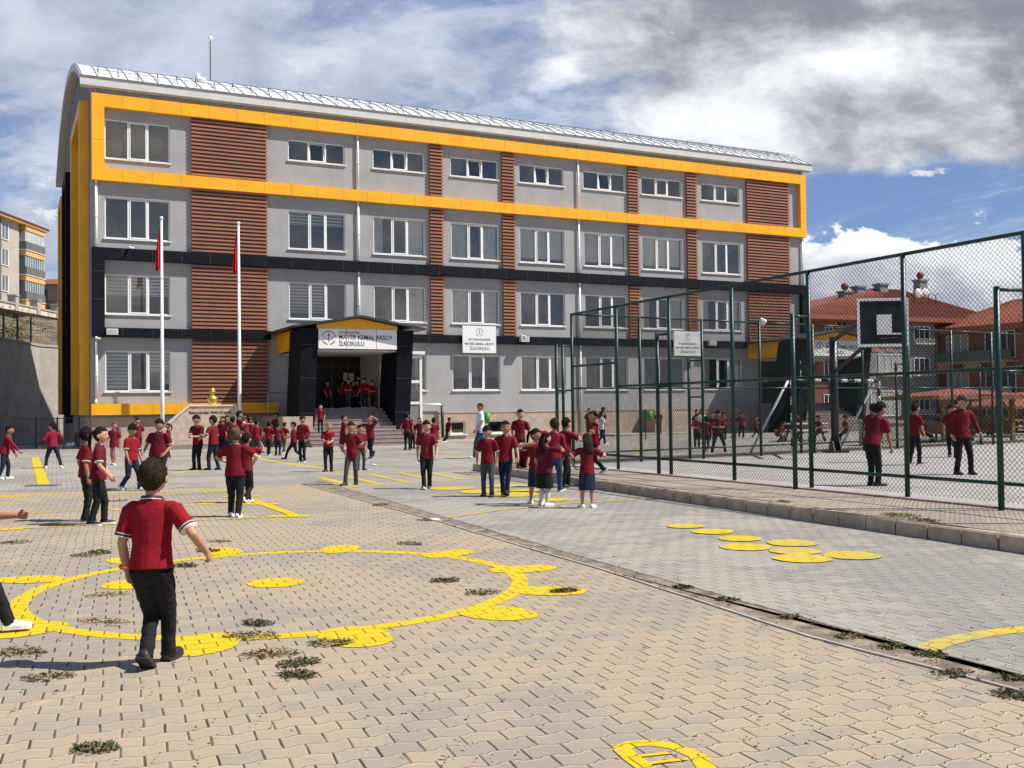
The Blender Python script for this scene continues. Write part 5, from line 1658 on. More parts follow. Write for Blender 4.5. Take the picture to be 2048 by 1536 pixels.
# ------------------------------------------------------------------ gazebos
M_wood = mat('stained_wood', (0.30, 0.17, 0.065), .75, .25, 3.0, .2, 40)
M_shin = mat('red_shingle', (0.28, 0.075, 0.05), .9, .2, 3)
def gazebo(px0, px1, pyb, pye, pyt, Y, lab):
    a, c = at(px0, pyb, Y), at(px1, pyb, Y)
    ze = at(px0, pye, Y).z; zt = at((px0 + px1) / 2, pyt, Y).z
    cx = (a.x + c.x) / 2; w = c.x - a.x
    o = empty('gazebo', (cx, Y, 0), R(14), lab, 'gazebo', 'wooden garden gazebos')
    h = w / 2 - .3
    for sx in (-1, 1):
        for sy in (-1, 1):
            b = MB(); b.box(sx * h - .07, sx * h + .07, sy * h * .8 - .07, sy * h * .8 + .07, 0, ze)
            b.hexa([(sx * h - .04, sy * h * .8 - .04, ze - .75), (sx * h + .04, sy * h * .8 - .04, ze - .75), (sx * h + .04, sy * h * .8 + .04, ze - .75), (sx * h - .04, sy * h * .8 + .04, ze - .75)],
                   [(sx * (h - .6) - .04, sy * h * .8 - .04, ze - .05), (sx * (h - .6) + .04, sy * h * .8 - .04, ze - .05), (sx * (h - .6) + .04, sy * h * .8 + .04, ze - .05), (sx * (h - .6) - .04, sy * h * .8 + .04, ze - .05)])
            b.build('post', M_wood, o)
    b = MB()
    e = w / 2 + .35; q = e * .85
    for (p0, p1) in (((-e, -q), (e, -q)), ((e, -q), (e, q)), ((e, q), (-e, q)), ((-e, q), (-e, -q))):
        b.poly([(p0[0], p0[1], ze), (p1[0], p1[1], ze), (0, 0, zt)])
        b.cur = 1
        b.poly([(p1[0] * .98, p1[1] * .98, ze - .03), (p0[0] * .98, p0[1] * .98, ze - .03), (0, 0, zt - .09)])
        for k in range(9):
            t = (k + .5) / 9
            m0 = Vector((p0[0] + (p1[0] - p0[0]) * t, p0[1] + (p1[1] - p0[1]) * t, ze - .06)); m1 = Vector((0, 0, zt - .12))
            b.tube([m0, m0.lerp(m1, .85)], .035, 4, rnd=False)
        b.cur = 0
    b.build('roof', [M_shin, M_wood], o)
    b = MB()
    for (x0_, x1_, y0_, y1_) in ((-e, e, -q - .02, -q + .02), (-e, e, q - .02, q + .02), (-e - .02, -e + .02, -q + .021, q - .021), (e - .02, e + .02, -q + .021, q - .021)): b.box(x0_, x1_, y0_, y1_, ze - .14, ze + .01)
    b.build('eave_board', M_wood, o)
    b = MB(); b.box(-.75, .75, -.35, .35, .70, .76); b.box(-.75, .75, -.85, -.58, .42, .47); b.box(-.75, .75, .58, .85, .42, .47)
    for s in (-1, 1): b.box(s * .5 - .05, s * .5 + .05, -.7, .7, .36, .42); b.box(s * .5 - .05, s * .5 + .05, -.25, -.15, 0, .7); b.box(s * .5 - .05, s * .5 + .05, .15, .25, 0, .7)
    b.build('bench_table', M_wood, o)
    for sx in (-1, 1):
        b = MB(); b.box(sx * h - .02, sx * h + .02, -h * .8 + .08, h * .8 - .08, .35, .85); b.build('side_board', M_wood, o)
    return o
gazebo(1822, 2008, 888, 793, 776, 40.0, 'wooden gazebo with a low shingled roof behind the tallest boy in the court')
gazebo(1960, 2130, 884, 812, 784, 52.0, 'second gazebo with a dark red roof, half hidden at the right edge')
# low wall with a planter behind the goal, picnic tables, tree guard
wq0, wq1 = at(1766, 893, 36.8), at(1812, 893, 37.6)
b = MB(); b.box(0, 1.0, 0, 1.3, 0, .82); b.box(-.05, 1.05, -.05, 1.35, .82, .9)
o = b.build('concrete_bin_store', M_conc); o.location = (wq0.x, wq0.y, 0); o.rotation_euler = (0, 0, R(20))
tag(o, 'squat grey concrete box behind the right goal post', 'box')
for px, py, Y, lab in ((1945, 880, 46.0, 'picnic table seen through the fence right of the gazebo post'), (2015, 885, 45.0, 'picnic table at the far right edge beyond the court fence'), (1610, 880, 43.0, 'pale bench table in the shade behind the left goal post')):
    c = at(px, py, Y)
    t = empty('picnic_table', (c.x, c.y, 0), R(20), lab, 'table', 'picnic tables beyond the court')
    mt = M_trim if px == 1610 else M_wood
    b = MB(); b.box(-.9, .9, -.4, .4, .70, .75); b.build('table_top', mt, t)
    for s in (-1, 1):
        b = MB(); b.box(-.9, .9, s * .75 - .14, s * .75 + .14, .42, .46); b.build('seat', mt, t)
        b = MB(); b.box(s * .6 - .05, s * .6 + .05, -.7, .7, .34, .41); b.hexa([(s * .6 - .04, -.6, 0), (s * .6 + .04, -.6, 0), (s * .6 + .04, -.5, 0), (s * .6 - .04, -.5, 0)], [(s * .6 - .04, -.25, .7), (s * .6 + .04, -.25, .7), (s * .6 + .04, -.15, .7), (s * .6 - .04, -.15, .7)])
        b.hexa([(s * .6 - .04, .5, 0), (s * .6 + .04, .5, 0), (s * .6 + .04, .6, 0), (s * .6 - .04, .6, 0)], [(s * .6 - .04, .15, .7), (s * .6 + .04, .15, .7), (s * .6 + .04, .25, .7), (s * .6 - .04, .25, .7)])
        b.build('leg', M_mtl, t)
# green litter bin on a post in front of the plinth (left) and one beyond the fence
def bin_(px, py, pyt, Y, lab, w=.15):
    c = at(px, py, Y); zt = at(px, pyt, Y).z
    t = empty('litter_bin', (c.x, c.y, 0), 0, lab, 'litter bin', 'green litter bins on posts')
    b = MB(); b.tube([(-w - .05, 0, 0), (-w - .05, 0, zt + .1)], .03, 6, rnd=False); b.build('post', M_bplast, t)
    b = MB(); b.smooth = True; b.tube([(0, 0, zt - .46), (0, 0, zt)], [w * .72, w], 14, rnd=False); b.build('bucket', M_gplast, t)
bin_(975, 880, 826, 45.0, 'green litter bin on a post behind the man in the white shirt')
bin_(1300, 868, 822, 47.5, 'green litter bin seen through the fence beside the basement slope')
# wooden-look ramp wall beyond fence: sloping travertine block
b = MB()
q0, q1, q2 = s_px(1310, 820, .9), s_px(1375, 845, .9), s_px(1375, 868, .9)
b.prism([(q0[0], -.9, -.02), (q0[0], -.9, 1.34), (q0[0] + 1.0, -.9, 1.34), (q0[0] + 3.6, -.9, .55), (q0[0] + 3.6, -.9, -.02)], (0, 1.1, 0))
wpart('ramp_wall', b, M_plinth)
b = MB(); b.box(24.6, 34.0, -2.2, WY - .06, -.02, .10); wpart('apron', b, M_conc)
# distant low blocks that close the view at the far right
for i, (X, Y, w, h, lab) in enumerate([(68, 120, 18, 7.5, 'far pale house beyond the right edge of the court'), (-8, 190, 30, 8, 'long low house far behind the school')]):
    o = empty('far_house', (X, Y, 0), R(10), lab, 'house')
    b = MB(); b.box(-w / 2, w / 2, 0, 9, -.1, h); b.build('wall', M_ap, o)
    b = MB(); b.hexa([(-w / 2 - .5, -.5, h), (w / 2 + .5, -.5, h), (w / 2 + .5, 9.5, h), (-w / 2 - .5, 9.5, h)], [(-w / 2 + 3, 4, h + 2), (w / 2 - 3, 4, h + 2), (w / 2 - 3, 5, h + 2), (-w / 2 + 3, 5, h + 2)]); b.build('roof', M_tile, o)

# ================================================================== WEEDS AND LITTER ON THE PAVING
weeds = [(516, 1250, .16, 'g', 'bushy green weed between the painted line and the nearest boy, upper of the four'), (505, 1276, .26, 'd', 'wide dry weed lying across the yellow ring'), (540, 1312, .25, 'd', 'dry brown and green weed just below the yellow ring'), (598, 1330, .17, 'g', 'flat green weed right of the brown one below the ring'),
         (597, 1354, .15, 'g', 'dark green weed nearest to the camera of the cluster below the ring'), (190, 1503, .13, 'g', 'small green weed at the bottom left of the picture'), (100, 1358, .19, 'd', 'brown weed in front of the long shadow of the nearest boy'), (45, 1308, .24, 'd', 'brown weed at the left edge under the ring'),
         (170, 1113, .22, 'd', 'grey green weed above the ring left of the nearest boy'), (28, 1087, .26, 'd', 'dry weed at the left edge level with the boy\'s waist'), (200, 1107, .2, 'g', 'green weed touching the ring left of the nearest boy'), (890, 1164, .16, 'g', 'green weed inside the ring, upper right'),
         (965, 1188, .2, 'd', 'dark weed inside the ring near its right edge'), (1128, 1185, .16, 'g', 'small weed on the rightmost ring disc'), (370, 1134, .16, 'g', 'little weed right of the nearest boy at hip height'), (417, 1104, .16, 'g', 'weed by the disc next to the nearest boy\'s hand'),
         (215, 1192, .25, 's', 'straw coloured weed left of the boy\'s trousers'), (210, 1247, .3, 's', 'straw coloured tuft between the ring and the boy\'s shin'), (330, 1133, .2, 's', 'pale straw wisp behind the nearest boy'), (660, 1290, .2, 'd', 'thin twiggy weed below the lower disc of the ring'),
         (820, 1090, .2, 'd', 'small weed above the ring near the centre'), (760, 1012, .18, 'd', 'dry weed beside the drain strip, far end'), (850, 1042, .15, 'd', 'dry weed beside the drain strip, middle'), 
         (230, 1003, .28, 'd', 'weed between the two girls and the nearest boy'), (1365, 1178, .12, 'g', 'weed in the drain strip, centre right'), (1455, 1203, .12, 'g', 'weed in the drain strip above the lone yellow arc'),
         (1785, 1298, .12, 'g', 'green weed in the drain strip beside the yellow arc end'), (1860, 1314, .13, 'g', 'green weed just under the yellow arc end'), (2030, 1362, .1, 'g', 'weed in the drain strip at the right edge'), (1905, 1352, .15, 'd', 'flat brown weed left of the drain strip'),
         (2030, 1395, .16, 'g', 'dark weed at the right edge under the strip'), 
         (440, 1085, .2, 's', 'straw wisp above the ring disc'), (1700, 1278, .12, 'd', 'dark weed in the drain strip right of centre'), (1580, 1238, .12, 'd', 'dark weed clump in the drain strip below the snake of discs'), (105, 905, .3, 'd', 'dry weed by the left railing')]
for i, (px, py, r, k, lab) in enumerate(weeds):
    q = g(px, py)
    m = {'g': [M_leaf2, M_straw], 'd': [M_straw, M_leaf], 's': [M_straw, M_straw]}[k]
    n = int({'g': 420, 'd': 230, 's': 120}[k] * min(1.0, r / .2))
    o = tuft('weed', q, r * .78, .032 if k != 's' else .014, n, m, 100 + i, True)
    o.rotation_euler = (0, 0, (i * 1.3) % 1.0 - .5)
    tag(o, lab, 'weed', 'weeds growing between the pavers')
for i, (px, py, lab) in enumerate([(1800, 1033, 'strip of yellow green moss behind the kerb at the right'), (1850, 1043, 'mossy patch right of the longer moss strip on the kerb walk'), (1568, 1005, 'dark dry tuft on the walkway behind the kerb')]):
    q = g(px, py, CZ)
    o = tuft('weed', q, (.3, .22, .14)[i], .03, (420, 260, 120)[i], [mat('yellow_moss', (0.16, 0.15, 0.035), .95, .3, 6), M_straw], 300 + i, True)
    o.rotation_euler = (0, 0, R(-67)); tag(o, lab, 'weed', 'weeds growing between the pavers')
# loose bits: leaf crumbs and twigs (uncountable)
b = MB()
rr = random.Random(21)
for i in range(800):
    px, py = rr.uniform(-50, 2100), 905 + 631 * rr.random() ** .7
    if rr.random() < .45:
        j = rr.randrange(len(W) - 2); t = rr.random()
        q = W[j].lerp(W[j + 1], t).lerp(Dk[j].lerp(Dk[j + 1], t), rr.uniform(-.3, 1.2))
    else: q = g(px, py)
    L = rr.uniform(.005, .02); a = rr.uniform(0, PI)
    d = Vector((math.cos(a), math.sin(a), 0)) * L; w = Vector((-d.y, d.x, 0)) * rr.uniform(.1, .5)
    b.cur = rr.randrange(2)
    b.poly([q - d + Vector((0, 0, .016)), q - w + Vector((0, 0, .02)), q + d + Vector((0, 0, .017)), q + w + Vector((0, 0, .026))])
tag(b.build('leaf_crumbs', [M_straw, mat('dark_crumb', (0.05, 0.04, 0.03), .9)]), 'scattered dry leaf crumbs and twigs over the paving', 'litter', kind='stuff')
b = MB(); b.smooth = True
def cr(d, q): return q * (1 + .5 * noise.noise(d * 2.7))
b.ball((0, 0, .09), (.2, .12, .1), 12, 8, cr); b.ball((.16, 0, .1), (.1, .1, .1), 10, 8, cr)
o = b.build('crumpled_bag', M_wht); o.location = g(140, 894)
tag(o, 'crumpled white plastic bag on the ground in front of the left railing', 'plastic bag')
b = MB(); b.smooth = True
b.tube([(0, 0, 0), (0, 0, .16), (0, 0, .19), (0, 0, .23)], [.033, .033, .014, .014], 12, rnd=False)
bt = g(729, 925)
bt.z = .12
o = b.build('plastic_bottle', mat('pink_plastic', (0.6, 0.38, 0.38), .3)); o.location = bt
o.rotation_euler = (R(60), 0, R(30)); o.location.z = .035; tag(o, 'small pinkish plastic bottle on the paving by the smiling boy', 'bottle')
for i, (px, py, lab) in enumerate([(748, 931, 'scrap of white paper by the plastic bottle'), (870, 1042, 'white wrapper caught in the drain strip'), (190, 948, 'dark pebble beside the upright yellow line')]):
    b = MB(); b.smooth = True; b.ball((0, 0, .02), (.09, .05, .02) if i < 2 else (.05, .05, .04), 10, 6, cr)
    o = b.build('paper_scrap' if i < 2 else 'pebble', M_wht if i < 2 else M_conc); o.location = g(px, py); tag(o, lab, 'litter')

# ================================================================== PEOPLE
def cloth_mat(name, col, rough=.85, bump=.35, bs=22):
    m = mat(name, col, rough, .10, 5.0, bump, bs, spec=.25)
    return m
SHIRTS = {'maroon': cloth_mat('maroon_pique', (0.148, 0.004, 0.012)), 'wine': cloth_mat('wine_pique', (0.115, 0.004, 0.015)), 'faded': cloth_mat('faded_maroon_pique', (0.17, 0.012, 0.022)), 'red': cloth_mat('red_pique', (0.225, 0.004, 0.010)), 'dark': cloth_mat('dark_maroon_pique', (0.11, 0.004, 0.011)),
          'crimson': cloth_mat('crimson_knit', (0.185, 0.006, 0.022)), 'white': cloth_mat('white_shirt', (0.72, 0.72, 0.70)), 'paleblue': cloth_mat('pale_blue_shirt', (0.55, 0.62, 0.66))}
PANTS = {'black': cloth_mat('black_trousers', (0.010, 0.010, 0.012)), 'navy': cloth_mat('navy_trousers', (0.012, 0.018, 0.040)), 'grey': cloth_mat('grey_jeans', (0.055, 0.058, 0.062)),
         'jeans': cloth_mat('blue_jeans', (0.03, 0.06, 0.13)), 'pink': cloth_mat('pink_leggings', (0.42, 0.24, 0.27))}
SKINS = [mat('skin_light', (0.50, 0.27, 0.18), .55, .06, 8, spec=.35), mat('skin_tan', (0.38, 0.19, 0.115), .55, .06, 8, spec=.35), mat('skin_warm', (0.44, 0.23, 0.145), .55, .06, 8, spec=.35)]
HAIRS = {'black': mat('black_hair', (0.008, 0.006, 0.005), .8, .4, 40, .9, 140, spec=.2), 'brown': mat('brown_hair', (0.026, 0.016, 0.010), .8, .4, 40, .9, 140, spec=.2), 'blond': mat('blond_hair', (0.22, 0.14, 0.07), .8, .25, 40, .5, 160), 'light': mat('light_brown_hair', (0.075, 0.045, 0.024), .8, .25, 40, .5, 160)}
M_eye = mat('eye_dark', (0.015, 0.01, 0.01), .3); M_eyew = mat('eye_white', (0.6, 0.58, 0.55), .4); M_lip = mat('lips', (0.36, 0.10, 0.08), .5)
SHOES = {'black': mat('black_shoe', (0.014, 0.014, 0.016), .5), 'white': mat('white_shoe', (0.70, 0.69, 0.66), .5), 'dark': mat('dark_grey_shoe', (0.05, 0.05, 0.052), .6), 'pink': mat('pink_shoe', (0.6, 0.4, 0.42), .6)}
M_solew = mat('white_sole', (0.66, 0.65, 0.62), .6); M_soleb = mat('black_sole', (0.02, 0.02, 0.02), .7)
M_collar = mat('navy_collar', (0.03, 0.02, 0.045), .8); M_collw = mat('white_trim', (0.62, 0.60, 0.58), .8)
M_sock = mat('white_sock', (0.62, 0.60, 0.60), .9)

def V3(*a): return Vector(a)
def two_bone(a, t, l1, l2, pole):
    d = t - a
    L = d.length
    if L > (l1 + l2) * .998:
        t = a + d * ((l1 + l2) * .998 / L); d = t - a; L = d.length
    if L < abs(l1 - l2) * 1.05 + 1e-4: L = abs(l1 - l2) * 1.05 + 1e-4
    dn = d.normalized()
    c = (l1 * l1 + L * L - l2 * l2) / (2 * L)
    hh = math.sqrt(max(0, l1 * l1 - c * c))
    pl = pole - dn * pole.dot(dn)
    if pl.length < 1e-4: pl = V3(0, 1, 0)
    return a + dn * c + pl.normalized() * hh, t

WORK = bpy.data.scenes.new('workbench')
def solid(b, vox, smooth=2, name='m', mats=None, crease=None):
    """union overlapping closed shells into one continuous skin"""
    me = b.mesh(name + '_raw', [])
    o = bpy.data.objects.new('tmp', me)
    WORK.collection.objects.link(o)
    r = o.modifiers.new('r', 'REMESH'); r.mode = 'VOXEL'; r.voxel_size = vox; r.use_smooth_shade = True
    if smooth:
        s = o.modifiers.new('s', 'SMOOTH'); s.iterations = smooth; s.factor = .5
    WORK.view_layers[0].update()
    m2 = bpy.data.meshes.new_from_object(o.evaluated_get(WORK.view_layers[0].depsgraph))
    bpy.data.objects.remove(o); bpy.data.meshes.remove(me)
    m2.name = name
    m2.materials.clear()
    for m in (mats if isinstance(mats, (list, tuple)) else [mats]): m2.materials.append(m)
    return m2
def wrinkle(me, amp, sc, seed, zs=1.0):
    nv = len(me.vertices)
    co = [0.0] * (nv * 3); no = [0.0] * (nv * 3)
    me.vertices.foreach_get('co', co); me.vertices.foreach_get('normal', no)
    for i in range(0, nv * 3, 3):
        p = Vector(co[i:i + 3])
        n = noise.noise(Vector((p.x * sc, p.y * sc, p.z * sc * zs + seed))) + .5 * noise.noise(Vector((p.x * sc * 2.3 + 5, p.y * sc * 2.3, p.z * sc * zs * 2.1 + seed)))
        for k in (0, 1, 2): co[i + k] += no[i + k] * n * amp
    me.vertices.foreach_set('co', co)
    me.update()
def link(me, name, parent=None):
    o = bpy.data.objects.new(name, me)
    COL.objects.link(o)
    if parent: o.parent = parent
    return o
def append_mb(me, b, mats):
    """add extra small pieces to a finished mesh (eyes, lips, nails)"""
    bm = bmesh.new(); bm.from_mesh(me)
    n0 = len(me.materials)
    for m in mats: me.materials.append(m)
    vs = [bm.verts.new(v) for v in b.v]
    for f, mi in zip(b.f, b.mi):
        try:
            ff = bm.faces.new([vs[i] for i in f]); ff.material_index = mi; ff.smooth = True
        except ValueError: pass
    bm.to_mesh(me); bm.free()

def head_fn(hh, rx):
    def fn(d, q):
        # jaw narrows, back of skull full, face front flatter
        t = max(0, -d.z)
        q.x *= 1 - .30 * t ** 1.5
        if d.y < 0: q.y *= 1 - .42 * t                       # nape
        else: q.y *= (1 - .06 * t)
        if d.y > .2 and -.25 < d.z < .12 and abs(d.x) > .15: q.y *= .965   # eye hollows
        if d.y > 0 and d.z < -.75: q.y += hh * .015
        return q
    return fn

NPEOPLE = 0
def person(px, fy, hy, face, lab, pose='stand', z=0.0, shirt='maroon', pants='black', shoes='black', hair='black', cut='boy', skin=None, sleeve='short', trim=False, h=None,
           adult=False, fat=1.0, lean=0.0, side=0.0, head=(0, 0), feet=None, hands=None, poles=None, skirt=False, legs=None, seat=None, twist=0.0, shirtlen=0.455, group='pupils in the schoolyard', kpole=None, Y=None, wrist=False, curl=.5, sole=None):
    """px: image column of the body, fy: feet line, hy: top of the head; face: 0 looks away from the camera, 90 right, 180 to the camera, 270 left"""
    global NPEOPLE
    NPEOPLE += 1
    rs = random.Random(NPEOPLE * 13 + 5)
    if skirt: shirtlen = .437
    if Y is None:
        pos = g(px, fy, z)
    else:
        pos = at(px, fy, Y); pos.z = z
    if h is None:
        t = at(px, hy, pos.y)
        h = (t.z - z) * 1.015
    P_ = h * FPX / pos.y                     # size in the picture (full-size pixels)
    vox = min(.015, max(.0050, 1.4 * h / P_))
    near = P_ > 260
    if shirt == 'maroon' and P_ < 250: shirt = rs.choice(['maroon', 'maroon', 'maroon', 'wine', 'faded'])
    HH = (.135 if adult else .165) * h        # head height
    hipz, shz = (.50 if adult else .475) * h, (.815 if adult else .785) * h
    thl = hipz * .50; shl = hipz - thl - .045 * h
    ual, fal = .162 * h, .14 * h
    shw, hpw = (.110 if adult else .098) * h * (fat * .5 + .5), .048 * h * fat
    ank = .045 * h
    F = {'stand': [(-.055, 0, 0, 0), (.055, .01, 0, 0)], 'walk': [(-.04, .13, 0, -8), (.04, -.15, .03, 32)], 'walk2': [(-.04, -.15, .03, 32), (.04, .13, 0, -8)],
         'wide': [(-.17, 0, 0, 0), (.17, .02, 0, 0)], 'step': [(-.06, .06, 0, 0), (.06, -.08, 0.0, 0)], 'run': [(-.03, .14, 0, -5), (.05, -.26, .17, 75)], 'run2': [(-.05, -.26, .17, 75), (.03, .14, 0, -5)],
         'sit': [(-.08, .26, 0, 0), (.08, .28, 0, 0)], 'crouch': [(-.09, .06, 0, 0), (.09, .03, 0, 10)]}[pose] if feet is None else feet
    if pose == 'sit' and seat is None: seat = .22
    if pose == 'crouch' and seat is None: seat = .24
    jit = P_ < 250 and pose in ('stand', 'step', 'walk', 'walk2', 'wide')
    if jit:
        F = [tuple([f[0] + rs.uniform(-.014, .014), f[1] + rs.uniform(-.035, .035) * (1 if pose in ('stand', 'wide') else .5)] + list(f[2:4]) + [f[4] if len(f) > 4 else (14, -14)[i] + rs.uniform(-16, 16)]) for i, f in enumerate([tuple(q) + (0,) * (4 - len(q)) for q in F])]
        if not twist: twist = rs.uniform(-14, 14)
        if not side: side = rs.uniform(-2.5, 2.5)
        if not lean: lean = rs.uniform(-2, 4)
        head = (head[0] + rs.uniform(-14, 14), head[1] + rs.uniform(-3, 10))
        if fat == 1.0: fat = rs.uniform(.90, 1.10)
    A = []
    for f in F:
        A.append(V3(f[0] * h, f[1] * h, ank + f[2] * h))
    off = V3(0, 0, 0)
    if seat is not None: pz = seat * h
    else:
        Lmax = (thl + shl) * .992
        pz = 9
        for a, s in zip(A, (-1, 1)):
            dx, dy = a.x - s * hpw, a.y
            pz = min(pz, a.z + math.sqrt(max(.01, Lmax ** 2 - dx * dx - dy * dy)))
        pz = min(pz, hipz)
    pel = V3(0, (-.05 * h if pose == 'crouch' else 0), pz)
    ln, sdn = R(lean), R(side)
    sp = V3(math.sin(sdn), math.sin(ln), math.cos(ln) * math.cos(sdn)).normalized()
    tors = shz - hipz
    tw = R(twist)
    rt = V3(math.cos(tw), math.sin(tw), 0); rt = (rt - sp * rt.dot(sp)).normalized()
    fw_ = sp.cross(rt) * -1 if sp.cross(rt).y < 0 else sp.cross(rt)
    def S(t, x=0.0, y=0.0): return pel + sp * (t * tors) + rt * x + fw_ * y
    nb_ = S(1.06)
    SH = [S(.90, -shw), S(.90, shw)]
    HP = [pel + V3(-hpw, 0, 0), pel + V3(hpw, 0, 0)]
    kn, an = [], []
    for i in (0, 1):
        kp = V3((-.12, .12)[i], 1, .15) if kpole is None else V3(*kpole[i])
        k, a = two_bone(HP[i], A[i], thl, shl, kp)
        kn.append(k); an.append(a)
    # hands: targets from the shoulders, in body space (right, forward, up), in body heights
    HD_ = {'hang': [(-.03, .015, -.295), (.03, .02, -.295)], 'swing': [(-.05, -.10, -.27), (.05, .12, -.265)], 'swing2': [(-.05, .12, -.265), (.05, -.10, -.27)], 'front': [(.07, .16, -.17), (-.07, .165, -.165)],
           'bent': [(-.02, .16, -.16), (.02, .16, -.17)], 'hips': [(-.05, .0, -.20), (.05, .0, -.20)], 'phone': [(-.02, .05, -.29), (-.01, .07, .10)], 'wave': [(-.24, .08, .05), (.12, .04, .2)], 'reachR': [(-.04, .06, -.27), (.12, .22, -.09)],
           'reachL': [(-.14, .22, -.08), (.04, .05, -.28)], 'knees': [(-.02, .17, -.2), (.02, .17, -.2)], 'face': [(.03, .13, .03), (-.03, .13, .03)], 'down': [(-.02, .13, -.27), (.02, .13, -.27)]}
    if hands is None: hands = 'swing2' if pose in ('walk', 'run') else ('swing' if pose in ('walk2', 'run2') else ('knees' if pose == 'sit' else 'hang'))
    HT = HD_[hands] if isinstance(hands, str) else hands
    if jit: HT = [(q[0] + rs.uniform(-.02, .02), q[1] + rs.uniform(-.03, .05), q[2] + rs.uniform(0, .025)) for q in HT]
    el, wr = [], []
    for i in (0, 1):
        t = SH[i] + rt * (HT[i][0] * h) + fw_ * (HT[i][1] * h) + V3(0, 0, 1) * (HT[i][2] * h) * (1 if lean < 40 else 1)
        if poles is None: pl = rt * ((-.55, .55)[i]) - fw_ * .8 - V3(0, 0, .25)
        else: pl = rt * poles[i][0] + fw_ * poles[i][1] + V3(0, 0, 1) * poles[i][2]
        e, w = two_bone(SH[i], t, ual, fal, pl)
        el.append(e); wr.append(w)
    hy_, hp_ = R(head[0]), R(head[1])        # head yaw (left +) and pitch (down +)
    nk = V3(sp.x * .5, sp.y * .5 + math.sin(hp_) * .25, 1).normalized()
    hc = nb_ + nk * (HH * .54)
    HM = Matrix.Translation(hc) @ Matrix.Rotation(hy_ + tw, 4, 'Z') @ Matrix.Rotation(-hp_, 4, 'X')
    sk = SKINS[skin if skin is not None else rs.randrange(3)]
    # ---------------- body
    b = MB()
    w = fat
    b.tube([S(0), S(.3), S(.6), S(.85), S(.97), S(1.05)], [(.075 * h * w, .05 * h * w), (.068 * h * w, .046 * h * w), (.078 * h * w, .05 * h), (.085 * h, .048 * h), (.055 * h, .035 * h), (.034 * h, .032 * h)], 14, ref=rt)
    nr = .030 * h if not adult else .033 * h
    b.tube([S(.98), nb_, hc + nk * (-HH * .30)], [nr * 1.15, nr, nr], 12)
    rx, ry, rz_ = HH * .375, HH * .44, HH * .50
    sub = MB(); seg = 28 if near else 18
    hf = head_fn(HH, rx)
    sub.ball((0, 0, 0), (rx, ry, rz_), seg, seg * 2 // 3, hf)
    nose = MB(); nose.ball((0, ry * .97, -.10 * HH), (.045 * HH, .085 * HH, .075 * HH), 8, 6)
    for q in (sub, nose):
        n0 = len(b.v); b.v += [tuple(HM @ Vector(v)) for v in q.v]
        for f in q.f: b.face(tuple(n0 + i for i in f))
    for s in (-1, 1):
        q = MB(); q.ball((s * rx * 1.0, -.02 * HH, -.06 * HH), (.05 * HH, .085 * HH, .125 * HH), 8, 6)
        n0 = len(b.v); b.v += [tuple(HM @ Vector(v)) for v in q.v]
        for f in q.f: b.face(tuple(n0 + i for i in f))
    ar = .88 + .1 * w
    for i in (0, 1):
        b.tube([SH[i], SH[i].lerp(el[i], .5), el[i], el[i].lerp(wr[i], .35), wr[i]], [.030 * h * ar, .026 * h * ar, .0225 * h * ar, .0225 * h * ar, .0155 * h], 10)
        kr = .045 * h * w if skirt else .038 * h
        b.tube([HP[i], HP[i].lerp(kn[i], .5), kn[i], kn[i].lerp(an[i], .35), an[i]], [kr * 1.1, kr * .98, .031 * h, .031 * h, .0185 * h], 10)
        b.tube([an[i], an[i] + V3(0, .01, -ank * .5)], [.0185 * h, .019 * h], 8)
    # hands
    fing = MB()
    for i in (0, 1):
        s = (-1, 1)[i]
        d = (wr[i] - el[i]).normalized()
        inw = (-rt * s); inw = (inw - d * inw.dot(d))
        if inw.length < .2: inw = fw_ - d * fw_.dot(d)
        inw.normalize()                      # palm faces the body
        wd = d.cross(inw).normalized()       # across the palm
        if wd.dot(fw_ + V3(0, 0, .3)) < 0: wd = -wd   # thumb side forward
        pl_ = .052 * h
        pe = wr[i] + d * pl_ + inw * .004 * h
        b.tube([wr[i] - d * .005, wr[i] + d * pl_ * .5, pe], [(.0155 * h, .011 * h), (.022 * h, .0105 * h), (.021 * h, .009 * h)], 10, ref=wd)
        tgt = b if vox <= .0085 else fing
        fr = .0058 * h
        for k, (o_, fl) in enumerate(((.0158, .036), (.0054, .042), (-.0052, .039), (-.0152, .031))):
            c0 = pe + wd * (o_ * h) - d * .006 * h
            cu = curl * (.8 + .25 * k)
            d1 = (d * math.cos(cu * .7) + inw * math.sin(cu * .7)).normalized()
            d2 = (d * math.cos(cu * 1.7) + inw * math.sin(cu * 1.7)).normalized()
            c1 = c0 + d1 * fl * h * .52; c2 = c1 + d2 * fl * h * .48
            tgt.tube([c0, c1, c2], [fr, fr * .92, fr * .75], 7 if near else 5)
        t0 = wr[i] + d * pl_ * .3 + wd * .015 * h
        t1 = t0 + (d * .7 + wd * .55 + inw * .45).normalized() * .025 * h
        t2 = t1 + (d * .9 + wd * .15 + inw * .4).normalized() * .018 * h
        tgt.tube([t0, t1, t2], [fr * 1.3, fr * 1.1, fr * .85], 7 if near else 5)
    me = solid(b, vox, 2, 'person', sk)
    fb = MB()
    if fing.v:
        fb.v, fb.f, fb.mi, fb.sm = fing.v, fing.f, list(fing.mi), fing.sm
    def addh(q, mi):
        n0 = len(fb.v); fb.v += [tuple(HM @ Vector(v)) for v in q.v]
        for f in q.f: fb.f.append(tuple(n0 + i for i in f)); fb.mi.append(mi)
